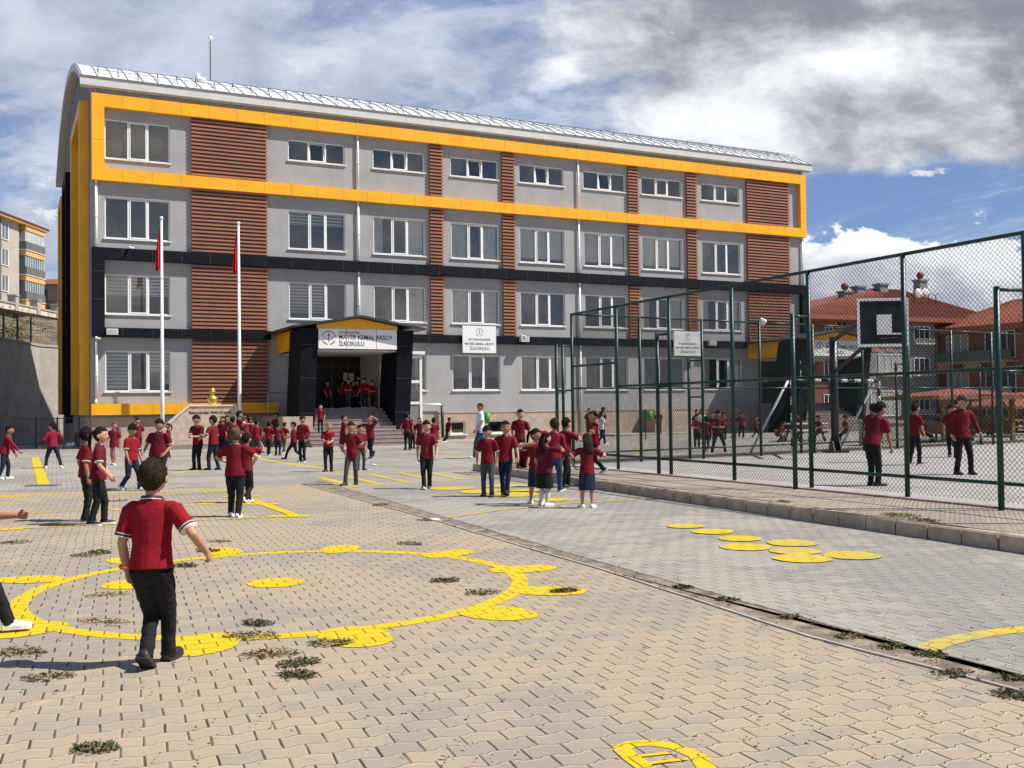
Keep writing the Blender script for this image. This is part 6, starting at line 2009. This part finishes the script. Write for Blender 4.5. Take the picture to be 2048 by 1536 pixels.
    for s in (-1, 1):
        q = MB(); q.ball((s * .155 * HH, ry * .86, .015 * HH), (.060 * HH, .036 * HH, .032 * HH), 8, 6); addh(q, 2)
        q = MB(); q.ball((s * .15 * HH, ry * .89, .015 * HH), (.034 * HH, .024 * HH, .032 * HH), 8, 6); addh(q, 1)
        q = MB(); q.tube([(s * .08 * HH, ry * .93, .085 * HH), (s * .16 * HH, ry * .92, .105 * HH), (s * .23 * HH, ry * .82, .08 * HH)], .016 * HH, 5); addh(q, 1)
    q = MB(); q.tube([(-.085 * HH, ry * .885, -.26 * HH), (0, ry * .945, -.27 * HH), (.085 * HH, ry * .885, -.26 * HH)], .022 * HH, 6); addh(q, 3)
    append_mb(me, fb, [M_eye, M_eyew, M_lip])
    body = link(me, 'person')
    body.location = pos
    rz = R(-face)
    body.rotation_euler = (0, 0, rz)
    tag(body, lab, 'person', group)
    # ---------------- hair
    hm_ = HAIRS[hair]
    q = MB(); q.smooth = True
    seg = 40 if near else 20
    rline = rs.uniform(-.14, .06)
    def hairfn(d, p):
        p = hf(d, p)
        grow = 1.05 + (.025 * noise.noise(d * 5 + Vector((NPEOPLE, 0, 0)))) + (.02 * noise.noise(Vector((d.x * 16, d.y * 16, d.z * 6 + NPEOPLE))) if near or cut != 'buzz' else 0)
        if d.y > .2: grow -= .022
        if cut == 'buzz': grow = 1.03
        # hairline
        if cut in ('boy', 'buzz'):
            line = .42 + rline
            if d.y > .35: line = .44 + rline + .18 * noise.noise(Vector((d.x * 8, 0, NPEOPLE)))
            elif d.y > -.15: line = .22 if d.y > .12 else -.02
            else: line = -.12 - .66 * min(1, max(0, (-d.y - .15) / .45))
            line += .07 * noise.noise(Vector((d.x * 7, d.y * 7, NPEOPLE)))
        else:
            line = .50 if d.y > .35 else (.2 if d.y > .15 else -.75)
        k_ = max(0, min(1, (d.z - line) / .22 + .5)); k_ = k_ * k_ * (3 - 2 * k_)
        g0 = .93
        top = .045 * max(0, d.z) if cut == 'boy' else .02 * max(0, d.z)
        return p * (g0 + (grow + top - g0) * k_)
    q.ball((0, 0, 0), (rx, ry, rz_), seg, seg * 2 // 3, hairfn)
    nbl = 1700 if near else (260 if P_ > 95 else 0)
    hv = list(q.v)
    for _ in range(nbl if cut != 'buzz' or near else 0):
        p0 = Vector(hv[rs.randrange(len(hv))])
        dd = Vector((p0.x / rx, p0.y / ry, p0.z / rz_))
        if dd.length < 1.0: continue
        nn = dd.normalized()
        flow = Vector((rs.uniform(-.12, .12), -.25 * (1 if nn.z > .3 else 0) + (.5 if nn.y > .3 and nn.z > .2 else 0), -1 if nn.z < .85 else rs.uniform(-.3, .3)))
        flow = flow - nn * flow.dot(nn)
        if flow.length < .1: flow = Vector((1, 0, 0)) - nn * nn.x
        flow.normalize()
        Lh = HH * rs.uniform(.05, .12) * (1 if near else 1.5)
        sdv = flow.cross(nn) * HH * (.006 if near else .014)
        j = Vector((rs.uniform(-1, 1), rs.uniform(-1, 1), rs.uniform(-1, 1))) * HH * .012
        p0 = p0 + j
        q.poly([p0 - sdv, p0 + sdv, p0 + flow * Lh * .6 + nn * HH * .008 + sdv * .7, p0 + flow * Lh + nn * HH * rs.uniform(-.012, .010)])
    if cut == 'pony' or cut == 'bun':
        if cut == 'pony':
            q.tube([(0, -ry * .98, .18 * HH), (0, -ry * 1.35, .10 * HH), (0, -ry * 1.5, -.25 * HH), (0.02, -ry * 1.35, -.62 * HH), (0.03, -ry * 1.25, -.85 * HH)], [.09 * HH, .115 * HH, .12 * HH, .09 * HH, .03 * HH], 10)
        else:
            q.ball((0, -ry * 1.08, .22 * HH), (.17 * HH, .13 * HH, .16 * HH), 10, 8)
    if cut == 'long':
        q.tube([(0, -ry * .55, .1 * HH), (0, -ry * .85, -.35 * HH), (0, -ry * .80, -.85 * HH), (.03 * HH, -ry * .75, -1.25 * HH)], [(.36 * HH, .2 * HH), (.40 * HH, .19 * HH), (.40 * HH, .12 * HH), (.30 * HH, .05 * HH)], 14)
    if cut == 'bob':
        q.tube([(0, -ry * .35, .05 * HH), (0, -ry * .55, -.3 * HH), (0, -ry * .5, -.6 * HH)], [(.38 * HH, .25 * HH), (.40 * HH, .24 * HH), (.34 * HH, .16 * HH)], 14)
    ho_ = q.build('hair', hm_, body)
    ho_.matrix_parent_inverse = Matrix.Identity(4)
    ho_.location = HM.translation; ho_.rotation_euler = HM.to_euler()
    # ---------------- trousers / skirt
    if near: amp = .005
    else: amp = .0058 * h / 1.3
    if skirt:
        b = MB()
        zt_, zb_ = S(.12), pel + V3(0, .0, -(.235 * h))
        b.tube([S(.3), S(.12), pel + V3(0, 0, -.03 * h), pel + V3(0, 0, -.12 * h), zb_], [(.084 * h * w, .064 * h), (.095 * h * w, .068 * h), (.107 * h * w, .076 * h), (.110 * h * w, .086 * h), (.117 * h * w, .094 * h)], 24, ref=rt, rnd=False)
        m2 = solid(b, vox, 1, 'skirt', PANTS[pants]); wrinkle(m2, amp * 1.2, 22, NPEOPLE, .15); link(m2, 'skirt', body)
        if legs == 'socks':
            for i in (0, 1):
                b = MB(); b.smooth = True; b.tube([kn[i].lerp(an[i], .08), kn[i].lerp(an[i], .4), an[i] + V3(0, 0, .01)], [.034 * h, .034 * h, .021 * h], 12); b.build('sock', M_sock, body)
    else:
        b = MB()
        pr = (.051 if pants != 'pink' else .042) * h * (.5 + .5 * w)
        b.tube([S(.22), S(.05), pel + V3(0, 0, -.035 * h)], [(.076 * h * w, .055 * h * w), (.086 * h * w, .062 * h * w), (.078 * h * w, .056 * h * w)], 16, ref=rt)
        for i in (0, 1):
            lo = .034 if pants != 'pink' else .024
            b.tube([HP[i] + V3(0, 0, .01 * h), HP[i].lerp(kn[i], .45), kn[i], kn[i].lerp(an[i], .45), an[i] + V3(0, -.004 * h, -.020 * h)], [pr * 1.08, pr * .96, pr * .74, pr * .66, lo * h], 12, rnd=False)
        m2 = solid(b, vox, 2, 'trousers', PANTS[pants]); wrinkle(m2, amp, 17, NPEOPLE, 1.6)
        link(m2, 'trousers', body)
    # ---------------- shirt
    b = MB()
    lo_t = (shirtlen * h - hipz) / tors
    hem = S(lo_t) if pose not in ('sit', 'crouch') else S(-.02)
    b.tube([hem, S(.14), S(.35), S(.6), S(.80), S(.90), S(.98), S(1.04)],
           [(.104 * h * w, .083 * h * w), (.100 * h * w, .077 * h * w), (.090 * h * w, .068 * h * w), (.094 * h * (w * .5 + .5), .064 * h * (w * .4 + .6)), (.101 * h * (w * .3 + .7), .060 * h), (.099 * h * (w * .3 + .7), .055 * h), (.076 * h, .048 * h), (.046 * h, .041 * h)], 22, ref=rt, rnd=False)
    for i in (0, 1): b.ball(SH[i] - rt * ((-.012, .012)[i] * h) - sp * .006 * h, (.041 * h, .042 * h, .040 * h), 12, 8)
    for i in (0, 1):
        if sleeve == 'short':
            e0 = SH[i].lerp(el[i], .80)
            b.tube([SH[i] + (S(.8) - SH[i]) * .15, SH[i].lerp(el[i], .12), SH[i].lerp(el[i], .45), e0], [.038 * h, .043 * h, .041 * h * ar, .043 * h * ar], 12, rnd=False)
        else:
            b.tube([SH[i] + (S(.8) - SH[i]) * .15, SH[i].lerp(el[i], .12), SH[i].lerp(el[i], .5), el[i], el[i].lerp(wr[i], .5), wr[i]], [.038 * h, .042 * h, .037 * h, .033 * h, .029 * h, .023 * h], 12, rnd=False)
    m2 = solid(b, vox, 2, 'shirt', SHIRTS[shirt]); wrinkle(m2, amp * .9, 11, NPEOPLE + 40, .8)
    so = link(m2, 'shirt', body)
    # collar
    b = MB(); b.smooth = True
    cz = S(1.045)
    ring = []
    for k in range(17):
        a = 2 * PI * k / 16
        ring.append(cz + rt * (.043 * h * math.cos(a)) + fw_ * (.041 * h * math.sin(a)) + V3(0, 0, 1) * (-.012 * h * max(0, math.sin(a)) + .006 * h * max(0, -math.sin(a))))
    b.tube(ring, .0085 * h, 6, caps=False)
    b.cur = 1
    ring2 = [p + V3(0, 0, -.007 * h) + (p - cz) * .12 for p in ring]
    b.tube(ring2, .0034 * h, 5, caps=False)
    b.build('collar', [M_collar if shirt not in ('white', 'paleblue') else SHIRTS[shirt], M_collw], so)
    if trim and sleeve == 'short':
        for i in (0, 1):
            b = MB(); b.smooth = True
            e0 = SH[i].lerp(el[i], .80); dd = (el[i] - SH[i]).normalized()
            for k, mm, r_ in (((0, 1, .0436), (-.008, 0, .0436), (-.014, 1, .0434)) if near else ((-.001, 1, .0438),)):
                b.cur = mm
                b.tube([e0 + dd * (k * h - .0018 * h), e0 + dd * (k * h + (.0022 if near else .006) * h)], r_ * h * (.5 + .5 * ar), 14, rnd=False)
            b.build('sleeve_trim', [M_collar, M_collw], so)
    # ---------------- shoes
    for i in (0, 1):
        pitch = R(F[i][3]) if len(F[i]) > 3 else 0
        b = MB(); b.smooth = True
        L = .150 * h; wv = .029 * h
        prof = [(-.27, .72, .36), (-.22, .95, .52), (-.05, 1.0, .62), (.12, .98, .50), (.35, 1.08, .34), (.55, 1.02, .26), (.66, .72, .20), (.70, .4, .14)]
        sg = 12
        rings = []
        for (yy, ww, hh_) in prof:
            n0 = len(b.v)
            for j in range(sg):
                a = 2 * PI * j / sg
                x = wv * ww * math.cos(a); zz = math.sin(a)
                zz = (.018 * h + (hh_ * .066 * h) * zz) if zz > 0 else .012 * h * (1 + zz) + .004 * h
                b.v.append((x * (1 if zz < .03 * h else .85), yy * L, zz))
            rings.append(n0)
        for k in range(len(rings) - 1):
            for j in range(sg): b.face((rings[k] + j, rings[k] + (j + 1) % sg, rings[k + 1] + (j + 1) % sg, rings[k + 1] + j))
        b.face(tuple(rings[0] + j for j in range(sg - 1, -1, -1))); b.face(tuple(rings[-1] + j for j in range(sg)))
        sh_ = b.build('shoe', SHOES[shoes], body)
        q = MB(); q.smooth = False
        out = [(wv * 1.08 * ww * s_, yy * L) for s_ in (1,) for (yy, ww, _) in prof] + [(-wv * 1.08 * ww, yy * L) for (yy, ww, _) in reversed(prof)]
        q.prism([(x, y_, 0.0) for x, y_ in out], (0, 0, .020 * h))
        q.build('sole', M_solew if (sole or shoes) in ('white', 'dark', 'pink') else M_soleb, sh_)
        yawf = (F[i][4] if len(F[i]) > 4 else (8, -8)[i])
        T_ = Matrix.Translation(an[i]) @ Matrix.Rotation(R(yawf), 4, 'Z') @ Matrix.Rotation(-pitch, 4, 'X') @ Matrix.Translation(V3(0, 0, -ank))
        sh_.matrix_local = T_
    if wrist:
        i = 0
        b = MB(); b.smooth = True
        d = (el[i] - wr[i]).normalized()
        for k, mm in ((.012, 0), (.022, 1), (.031, 0)):
            b.cur = mm
            b.tube([wr[i] + d * (k * h), wr[i] + d * ((k + .007) * h)], .0195 * h, 14, rnd=True)
        b.cur = 0
        b.tube([wr[i] + d * .016 * h + V3(-.02 * h, -.01 * h, 0), wr[i] + d * .026 * h + V3(-.022 * h, -.012 * h, 0)], .009 * h, 8)
        b.build('wristband', [mat('orange_band', (0.75, 0.13, 0.04), .5), mat('pink_white_band', (0.7, 0.5, 0.5), .5)], body)
    return body

FAR = 'pupils in the schoolyard'
# --- nearest boy, walking away
person(303, 1338, 915, 4, 'boy walking away in the foreground in a red polo, black trousers and orange wristband', feet=[(-.012, -.03, .035, 38, 4), (.018, .15, 0, -8, -4)], hands=[(-.035, .03, -.287), (.13, .06, -.205)],
       poles=[(-.4, -.8, 0), (.5, -.6, -.3)], shirt='red', pants='black', shoes='black', hair='brown', trim=True, h=1.355, fat=.97, head=(10, 4), skin=2, wrist=True, curl=.75, lean=3, shirtlen=.485, sole='black', group='pupils walking in the foreground')
# --- partly outside the frame at the left edge
person(-76, 1275, 850, 72, 'person striding in at the left edge, only hand, trouser leg and white shoe showing', feet=[(-.03, .22, .02, 0, 4), (.04, -.20, .03, 30, 0)], hands=[(.02, .25, -.10), (.1, -.12, -.24)],
       shirt='red', pants='black', shoes='white', h=1.36, trim=True, skin=1, curl=.6, group='pupils walking in the foreground')
# --- left side
person(8, 958, 843, 62, 'boy in a long sleeved maroon jumper bending towards the right at the far left edge', 'step', sleeve='long', shirt='crimson', pants='navy', hands=[(-.02, .1, -.27), (.04, .2, -.2)], lean=14, shoes='white', h=1.34)
person(106, 936, 842, 325, 'boy in a crimson jumper with legs apart, turned away by the left railing', feet=[(-.12, .06, 0, 0, 10), (.16, -.1, 0, 12, -30)], sleeve='long', shirt='crimson', pants='navy', shoes='white', hands=[(-.10, .04, -.26), (.10, .02, -.26)], head=(25, 0), lean=4)
person(172, 1042, 851, 60, 'dark haired girl in a white trimmed maroon polo, standing behind the girl with the ponytail', cut='pony', trim=True, hands='hang', head=(20, 0), pants='black')
person(196, 1050, 850, 68, 'girl with a long dark ponytail and white trimmed polo, seen from behind at the left', 'step', cut='pony', trim=True, shirt='maroon', pants='black', shoes='black', sole='white', head=(-8, 0), hands=[(-.02, .05, -.28), (.03, .07, -.28)])
person(228, 930, 842, 180, 'fair haired girl in a maroon tunic and pink leggings', pants='pink', hair='light', cut='bob', shoes='pink', shirt='crimson', head=(0, 12), feet=[(-.04, .05, 0, 0), (.04, -.05, 0, 0)], shirtlen=.40)
person(270, 902, 822, 180, 'child with hands on hips behind the two boys, next to the yellow plinth band', hands='hips', trim=True, shirt='maroon', h=1.42)
person(276, 912, 829, 175, 'child just in front of the one with hands on hips, beside the yellow plinth band', hands='hang', shirt='maroon', h=1.40)
person(263, 981, 843, 120, 'boy in a bright red polo looking down, white shoes, beside the broad boy', feet=[(-.03, .14, .0, -5, 5), (.05, -.14, .04, 30, 0)], shirt='red', pants='navy', shoes='white', trim=True, head=(-10, 28), hands='hang')
person(318, 977, 835, 185, 'broad boy in a plain maroon polo smiling towards the camera', shirt='maroon', pants='black', fat=1.38, head=(-15, 0), hands=[(-.02, .06, -.27), (.10, .05, -.25)], trim=True, feet=[(-.06, .03, .02, 12, 0), (.07, .05, 0, 0)])
person(337, 915, 848, 250, 'small child half hidden behind the foot of the left flagpole', h=1.2, cut='pony')
# --- middle left
person(471, 1034, 850, 2, 'child with tied up light brown hair seen from behind, white sneakers, arms bent forward', 'step', shirt='maroon', pants='black', hair='light', cut='bun', shoes='white', hands=[(-.06, .12, -.18), (.06, .12, -.18)], fat=1.12, skin=0, poles=[(-1, -.4, -.3), (1, -.4, -.3)])
person(492, 1006, 862, 20, 'child hidden behind the one with tied up hair, one arm raised to the head', feet=[(-.04, .1, 0, 0), (.04, -.12, .03, 35, 0)], shoes='white', hands=[(-.03, .02, -.29), (.05, .12, .05)], poles=[(-1, -.4, 0), (1, .3, -.4)])
person(396, 940, 828, 205, 'boy with folded hands left of the two standing in front of the monument', hands='front', shirt='maroon', head=(-20, 20), trim=True)
person(427, 940, 829, 285, 'boy turned left in front of the monument, right of the boy with folded hands', 'step', shirt='maroon', pants='navy', hands=[(-.05, .14, -.2), (.05, .02, -.29)], head=(0, 0), trim=True)
grp = [(446, 912, 831, 200, 'maroon', 'pony', 'hang', 'girl with tied hair at the left of the crowd by the monument'), (457, 915, 842, 10, 'red', 'bob', 'front', 'small child in a bright red top low in the crowd by the monument'), (455, 900, 829, 195, 'maroon', 'boy', 'hang', 'boy facing out of the crowd by the monument, second row'),
       (466, 917, 832, 0, 'dark', 'boy', 'hang', 'boy seen from behind in the middle of the crowd by the monument'), (478, 912, 819, 60, 'maroon', 'boy', 'reachR', 'tallest boy of the crowd, at the right end of the monument'), (492, 905, 824, 270, 'crimson', 'long', 'bent', 'girl with long dark hair facing left beside the right flagpole'),
       (503, 902, 828, 240, 'maroon', 'pony', 'hang', 'child right of the girl with long dark hair'), (514, 914, 837, 350, 'crimson', 'boy', 'hang', 'sturdy boy with his back turned at the right of the crowd'), (537, 910, 841, 10, 'red', 'boy', 'hang', 'small child in bright red with back turned, left one of a pair'),
       (556, 911, 845, 0, 'crimson', 'boy', 'bent', 'small child with back turned, right one of a pair'), (553, 893, 824, 190, 'maroon', 'pony', 'hang', 'girl whose ponytail swings to the right, behind the pair of small children'), (568, 905, 843, 30, 'maroon', 'boy', 'bent', 'child with a light coloured bag strap, right of the pair'),
       (441, 905, 840, 150, 'maroon', 'boy', 'bent', 'child half hidden between the two boys and the monument crowd'), (485, 922, 850, 330, 'dark', 'boy', 'hang', 'stooping child low in the crowd beside the white flagpole')]
for i, (px, fy, hy, fc, shc, cut, hd, lab) in enumerate(grp):
    person(px, fy, hy, fc, lab, 'step' if i % 3 else 'stand', shirt=shc, cut=cut, hands=hd, trim=i % 2 == 0, head=((i * 37) % 50 - 25, (i * 13) % 20), pants=['black', 'navy', 'black', 'grey'][i % 4], shoes=['black', 'white', 'dark'][i % 3], fat=1.15 if i == 7 else 1.0, group='pupils crowding by the monument')
# --- centre
person(588, 918, 838, 265, 'boy with legs wide apart at the left of the steps', feet=[(-.03, .2, 0, -5, 0), (.05, -.17, .03, 25, 0)], hands='front', shirt='maroon')
person(606, 924, 830, 200, 'boy in a long sleeved maroon top beside the boy with legs wide apart', sleeve='long', shirt='maroon', head=(10, 0), shoes='dark')
person(641, 862, 808, 175, 'child standing on the lower steps of the left entrance, one white leg', z=.62, Y=42.0, h=None, shirt='crimson', group='pupils at the entrance')
person(657, 943, 842, 178, 'fair haired girl with folded hands, in a tucked in maroon polo', hands='front', cut='pony', hair='blond', skin=0, shirt='red', head=(-15, 18), pants='black', trim=True, shirtlen=.49)
person(686, 903, 829, 70, 'child in a maroon top and short skirt turned right below the steps', shirt='maroon', skirt=True, pants='navy', hands='bent')
person(705, 970, 840, 182, 'smiling boy in an open necked maroon polo and grey jeans, one foot forward', feet=[(-.045, .0, 0, 0, 6), (.09, .06, 0, 0, -28)], shirt='maroon', pants='grey', trim=True, hands=[(.08, -.02, -.22), (-.0, .0, -.26)], poles=[(-1, -.2, 0), (1, -.2, 0)], shirtlen=.42, head=(0, 0), skin=1)
person(722, 940, 848, 150, 'child mostly hidden behind the smiling boy in grey jeans', shirt='crimson', pants='grey')
person(741, 917, 829, 200, 'boy on one leg waving a raised hand in front of the steps', feet=[(-.01, .0, 0, 0, 0), (.06, -.22, .1, 60, 0)], hands=[(-.06, .1, .17), (.25, .05, .02)], shirt='maroon', lean=2)
person(815, 900, 824, 2, 'boy standing with his back to the camera right of the black porch pillar', shirt='maroon', sleeve='short')
person(824, 897, 838, 30, 'child half hidden to the right of the boy by the porch pillar', shirt='dark')
person(840, 897, 834, 190, 'girl with loose dark hair below the white pipe', cut='bob', shirt='maroon')
person(854, 977, 836, 183, 'boy in a plain maroon polo striding towards the camera in the centre', feet=[(-.035, -.06, .0, 8, 4), (.03, .14, .0, -10, -4)], shirt='maroon', pants='black', hands=[(-.06, .07, -.275), (.05, -.03, -.285)], shoes='dark', skin=0, head=(0, 2), shirtlen=.435, trim=True)
person(868, 908, 834, 340, 'boy right behind the striding boy, back turned', shirt='maroon', trim=True)
person(895, 884, 829, 60, 'child leaning with one leg back against the black pipe', feet=[(-.02, -.08, 0, 0, 0), (.05, -.24, .0, 12, 0)], shirt='maroon', lean=14, h=1.25, shoes='white')
person(961, 917, 808, 262, 'man in a pale blue shirt and jeans walking left', feet=[(-.03, .14, 0, -10, 0), (.04, -.17, .03, 32, 0)], shirt='paleblue', pants='jeans', adult=True, hands='swing2', shoes='white', hair='brown', cut='buzz', h=1.78, group='adults in the schoolyard', skin=1, shirtlen=.46)
person(976, 993, 848, 185, 'boy with thick black hair and grey jeans, left of the pair before the kerb', 'step', shirt='maroon', pants='grey', trim=True, head=(-25, 12), hands='hang')
person(1012, 992, 839, 186, 'boy with short hair and navy trousers, right of the pair before the kerb', feet=[(-.03, .10, .02, -22, -4), (.04, -.06, 0, 0, 6)], shirt='maroon', pants='navy', hands=[(-.05, .10, -.26), (.04, .0, -.29)], cut='boy', skin=1)
person(1040, 932, 814, 178, 'tall boy standing behind the kerb in a maroon polo, above the seated boy', 'walk', shirt='maroon', hands='hang', trim=False)
person(1048, 958, 878, 190, 'boy sitting on the kerb with neon green shoe laces', 'sit', seat=.19, h=1.22, lean=22, hands='knees', shirt='maroon', z=.0, Y=23.9, shoes='dark')
person(1073, 1008, 853, 165, 'girl in a navy skirt with bare legs, behind the girl with the red hair bow', feet=[(-.05, .06, 0, 0), (.06, -.08, 0, 0)], skirt=True, pants='navy', cut='pony', shirt='maroon', shoes='white', trim=True, head=(30, 0), hands=[(-.02, .05, -.28), (.03, .12, .02)])
person(1090, 1012, 862, 40, 'girl with a red hair bow, black skirt and patterned white knee socks', skirt=True, pants='black', legs='socks', cut='long', shirt='maroon', shoes='white', head=(-35, 0), hands=[(-.02, .05, -.28), (.05, .12, .0)])
person(1108, 984, 832, 20, 'boy in a knitted crimson jumper and blue trousers seen from behind', 'walk2', sleeve='long', shirt='crimson', pants='jeans', hands='hang', hair='brown', head=(20, 0), shoes='dark')
person(1131, 974, 832, 65, 'boy reaching out to the boy on the walkway, dark trousers', 'step', shirt='maroon', hands=[(.0, .05, -.28), (.06, .24, -.14)], trim=True, pants='black')
person(1190, 948, 817, 262, 'boy on the walkway reaching back with one hand, beside the fence corner', 'walk', z=CZ, shirt='red', hands=[(-.02, .24, -.13), (.02, .05, -.28)], hair='brown', trim=True, shoes='dark')
person(1175, 1016, 864, 2, 'long haired girl in a navy skirt with a hand at her head, back turned', skirt=True, pants='navy', cut='long', hair='brown', shirt='maroon', shoes='white', hands=[(-.07, .02, -.22), (.10, .10, -.04)], poles=[(-1, -.5, 0), (1, .1, -.5)], trim=True, feet=[(-.055, 0, 0, 0, 25), (.055, .0, 0, 0, -25)])
# --- beyond the fence
bf = [(1178, 876, 815, 170, 'maroon', 'black', 'pony', 'stand', 'hang', 'child in maroon behind the boy on the walkway, near the building'), (1203, 890, 820, 80, 'white', 'black', 'pony', 'walk', 'bent', 'girl in a white top running right beyond the fence corner'), (1205, 877, 813, 60, 'maroon', 'black', 'boy', 'stand', 'hang', 'child directly behind the girl in the white top'),
      (1231, 869, 812, 150, 'dark', 'black', 'boy', 'stand', 'bent', 'boy looking at his hands beyond the first fence panel'), (1318, 870, 818, 200, 'maroon', 'black', 'boy', 'stand', 'hang', 'child beside the green bin beyond the fence'), (1394, 896, 828, 185, 'maroon', 'black', 'boy', 'stand', 'bent', 'small boy at the left of the group beyond the fence'),
      (1395, 880, 818, 200, 'maroon', 'black', 'bob', 'stand', 'hang', 'dark haired child at the back left of the group beyond the fence'), (1405, 882, 816, 170, 'white', 'grey', 'bob', 'stand', 'hang', 'child in a light top at the back of the group beyond the fence'), (1413, 903, 830, 10, 'dark', 'navy', 'boy', 'walk', 'hang', 'boy with his back turned in the middle of the group beyond the fence'),
      (1437, 908, 817, 178, 'maroon', 'navy', 'boy', 'wide', 'front', 'tall boy with wide apart legs in the group beyond the fence'), (1424, 880, 824, 185, 'maroon', 'black', 'boy', 'stand', 'hang', 'child peeping between the boys of the group beyond the fence'), (1448, 880, 823, 150, 'maroon', 'black', 'boy', 'stand', 'bent', 'child at the right of the group beyond the fence'),
      (1468, 876, 826, 190, 'maroon', 'navy', 'boy', 'step', 'hang', 'child left of the third fence post beyond the court'), (1483, 876, 823, 180, 'maroon', 'black', 'boy', 'step', 'hang', 'child right of the third fence post beyond the court'), (1512, 876, 831, 100, 'maroon', 'black', 'pony', 'walk', 'reachR', 'child stepping right in front of the shaded wall'),
      (1557, 884, 838, 130, 'red', 'grey', 'boy', 'crouch', 'down', 'boy crouching left of the goal'), (1598, 880, 826, 200, 'maroon', 'black', 'boy', 'stand', 'hang', 'child in the shade between goal post and fence post'), (1640, 884, 858, 250, 'maroon', 'black', 'boy', 'sit', 'bent', 'child sitting at the pale bench table inside the goal mouth'),
      (1694, 884, 847, 265, 'red', 'black', 'boy', 'sit', 'bent', 'child sitting on the right end of the bench table, arm stretched')]
for i, (px, fy, hy, fc, shc, pc, cut, ps, hd, lab) in enumerate(bf):
    kw = {}
    if ps in ('crouch', 'sit'): kw = dict(h=1.3, lean=38 if ps == 'crouch' else 8)
    if ps == 'sit': kw['seat'] = .34
    person(px, fy, hy, fc, lab, ps, shirt=shc, pants=pc, cut=cut, hands=hd, head=((i * 29) % 40 - 20, 5), shoes=['black', 'white', 'dark'][i % 3], group='pupils beyond the court', **kw)
# --- on the court
person(1745, 972, 812, 62, 'boy bending forward beside the fence in the court, white striped shoes', z=CZ, lean=22, h=1.50, shirt='crimson', pants='black', hands=[(-.03, .03, -.29), (.02, .10, -.28)], head=(0, 25), trim=False, feet=[(-.05, .0, 0, 0), (.05, .06, 0, 0)], group='pupils on the court')
person(1748, 925, 805, 350, 'boy half hidden behind the bending boy, in front of the goal post', z=CZ, shirt='maroon', group='pupils on the court')
person(1829, 930, 804, 75, 'boy in a maroon polo looking right beside the fence post in the court', z=CZ, shirt='maroon', pants='black', shoes='dark', hands='hang', group='pupils on the court', feet=[(-.05, -.04, 0, 0), (.05, .04, 0, 0)])
person(1926, 949, 786, 172, 'tall boy with glasses in a long sleeved maroon polo in the court', 'wide', z=CZ, shirt='maroon', sleeve='long', pants='black', hands=[(-.10, .04, -.26), (.06, .03, -.285)], feet=[(-.09, .05, 0, 0, -4), (.08, -.02, 0, 0, 4)], head=(20, 18), shoes='black', hair='light', group='pupils on the court', skin=0, cut='buzz')
person(1905, 915, 830, 200, 'boy mostly hidden behind the tall boy in the court', 'walk', z=CZ, h=1.4, shirt='dark', group='pupils on the court')
person(1878, 885, 828, 200, 'child sitting in the gazebo', 'sit', Y=39.2, z=.12, h=1.35, seat=.30, shirt='dark', group='pupils at the gazebo')
person(1848, 883, 860, 140, 'child in a crimson top beside the left gazebo post', 'sit', Y=38.6, z=.0, h=1.25, seat=.28, shirt='crimson', group='pupils at the gazebo')
# --- in the entrance
en = [(655, 750, 110, 'dark', 'hang', 'child leaning in the dark doorway left of the others'), (684, 755, 40, 'maroon', 'hang', 'child in the doorway with back turned'), (698, 753, 200, 'maroon', 'front', 'child in grey trousers crouching slightly in the doorway'), (707, 755, 160, 'maroon', 'bent', 'child in the middle of the doorway group'),
      (716, 752, 250, 'dark', 'hang', 'child at the back of the doorway group'), (730, 752, 200, 'maroon', 'bent', 'child with white shoes right of the doorway group'), (746, 757, 190, 'red', 'front', 'rightmost child in the doorway, in a bright red shirt by the steel rail')]
for i, (px, hy, fc, shc, hd, lab) in enumerate(en):
    q = sw(s_px(px, 780, 1.6)[0], 1.5 + (.4 if i > 4 else -.6 + .3 * (i % 3)))
    pxx = px
    person(pxx, 812, hy, fc, lab, 'stand' if i % 2 else 'step', Y=q.y, z=1.6, h=1.32 + .05 * (i % 3), shirt=shc, hands=hd, shoes='white' if i in (2, 5, 6) else 'dark', pants='grey' if i == 2 else 'black', head=((i * 31) % 50 - 25, 5), group='pupils at the entrance')
# glasses for the tall boy are read only as a thin line; hair bow for the girl with knee socks
bow_owner = [o for o in bpy.data.objects if o.get('label', '').startswith('girl with a red hair bow')][0]
b = MB(); b.smooth = True
for s in (-1, 1): b.ball((s * .045, 0, 0), (.045, .02, .03), 10, 6)
b.ball((0, 0, 0), .018, 8, 6)
hz = max(v.co.z for v in bow_owner.data.vertices)
b.build('hair_bow', mat('red_bow', (0.6, 0.03, 0.03), .6), bow_owner, (0.0, -.02, hz + .005))

bpy.data.scenes.remove(WORK)
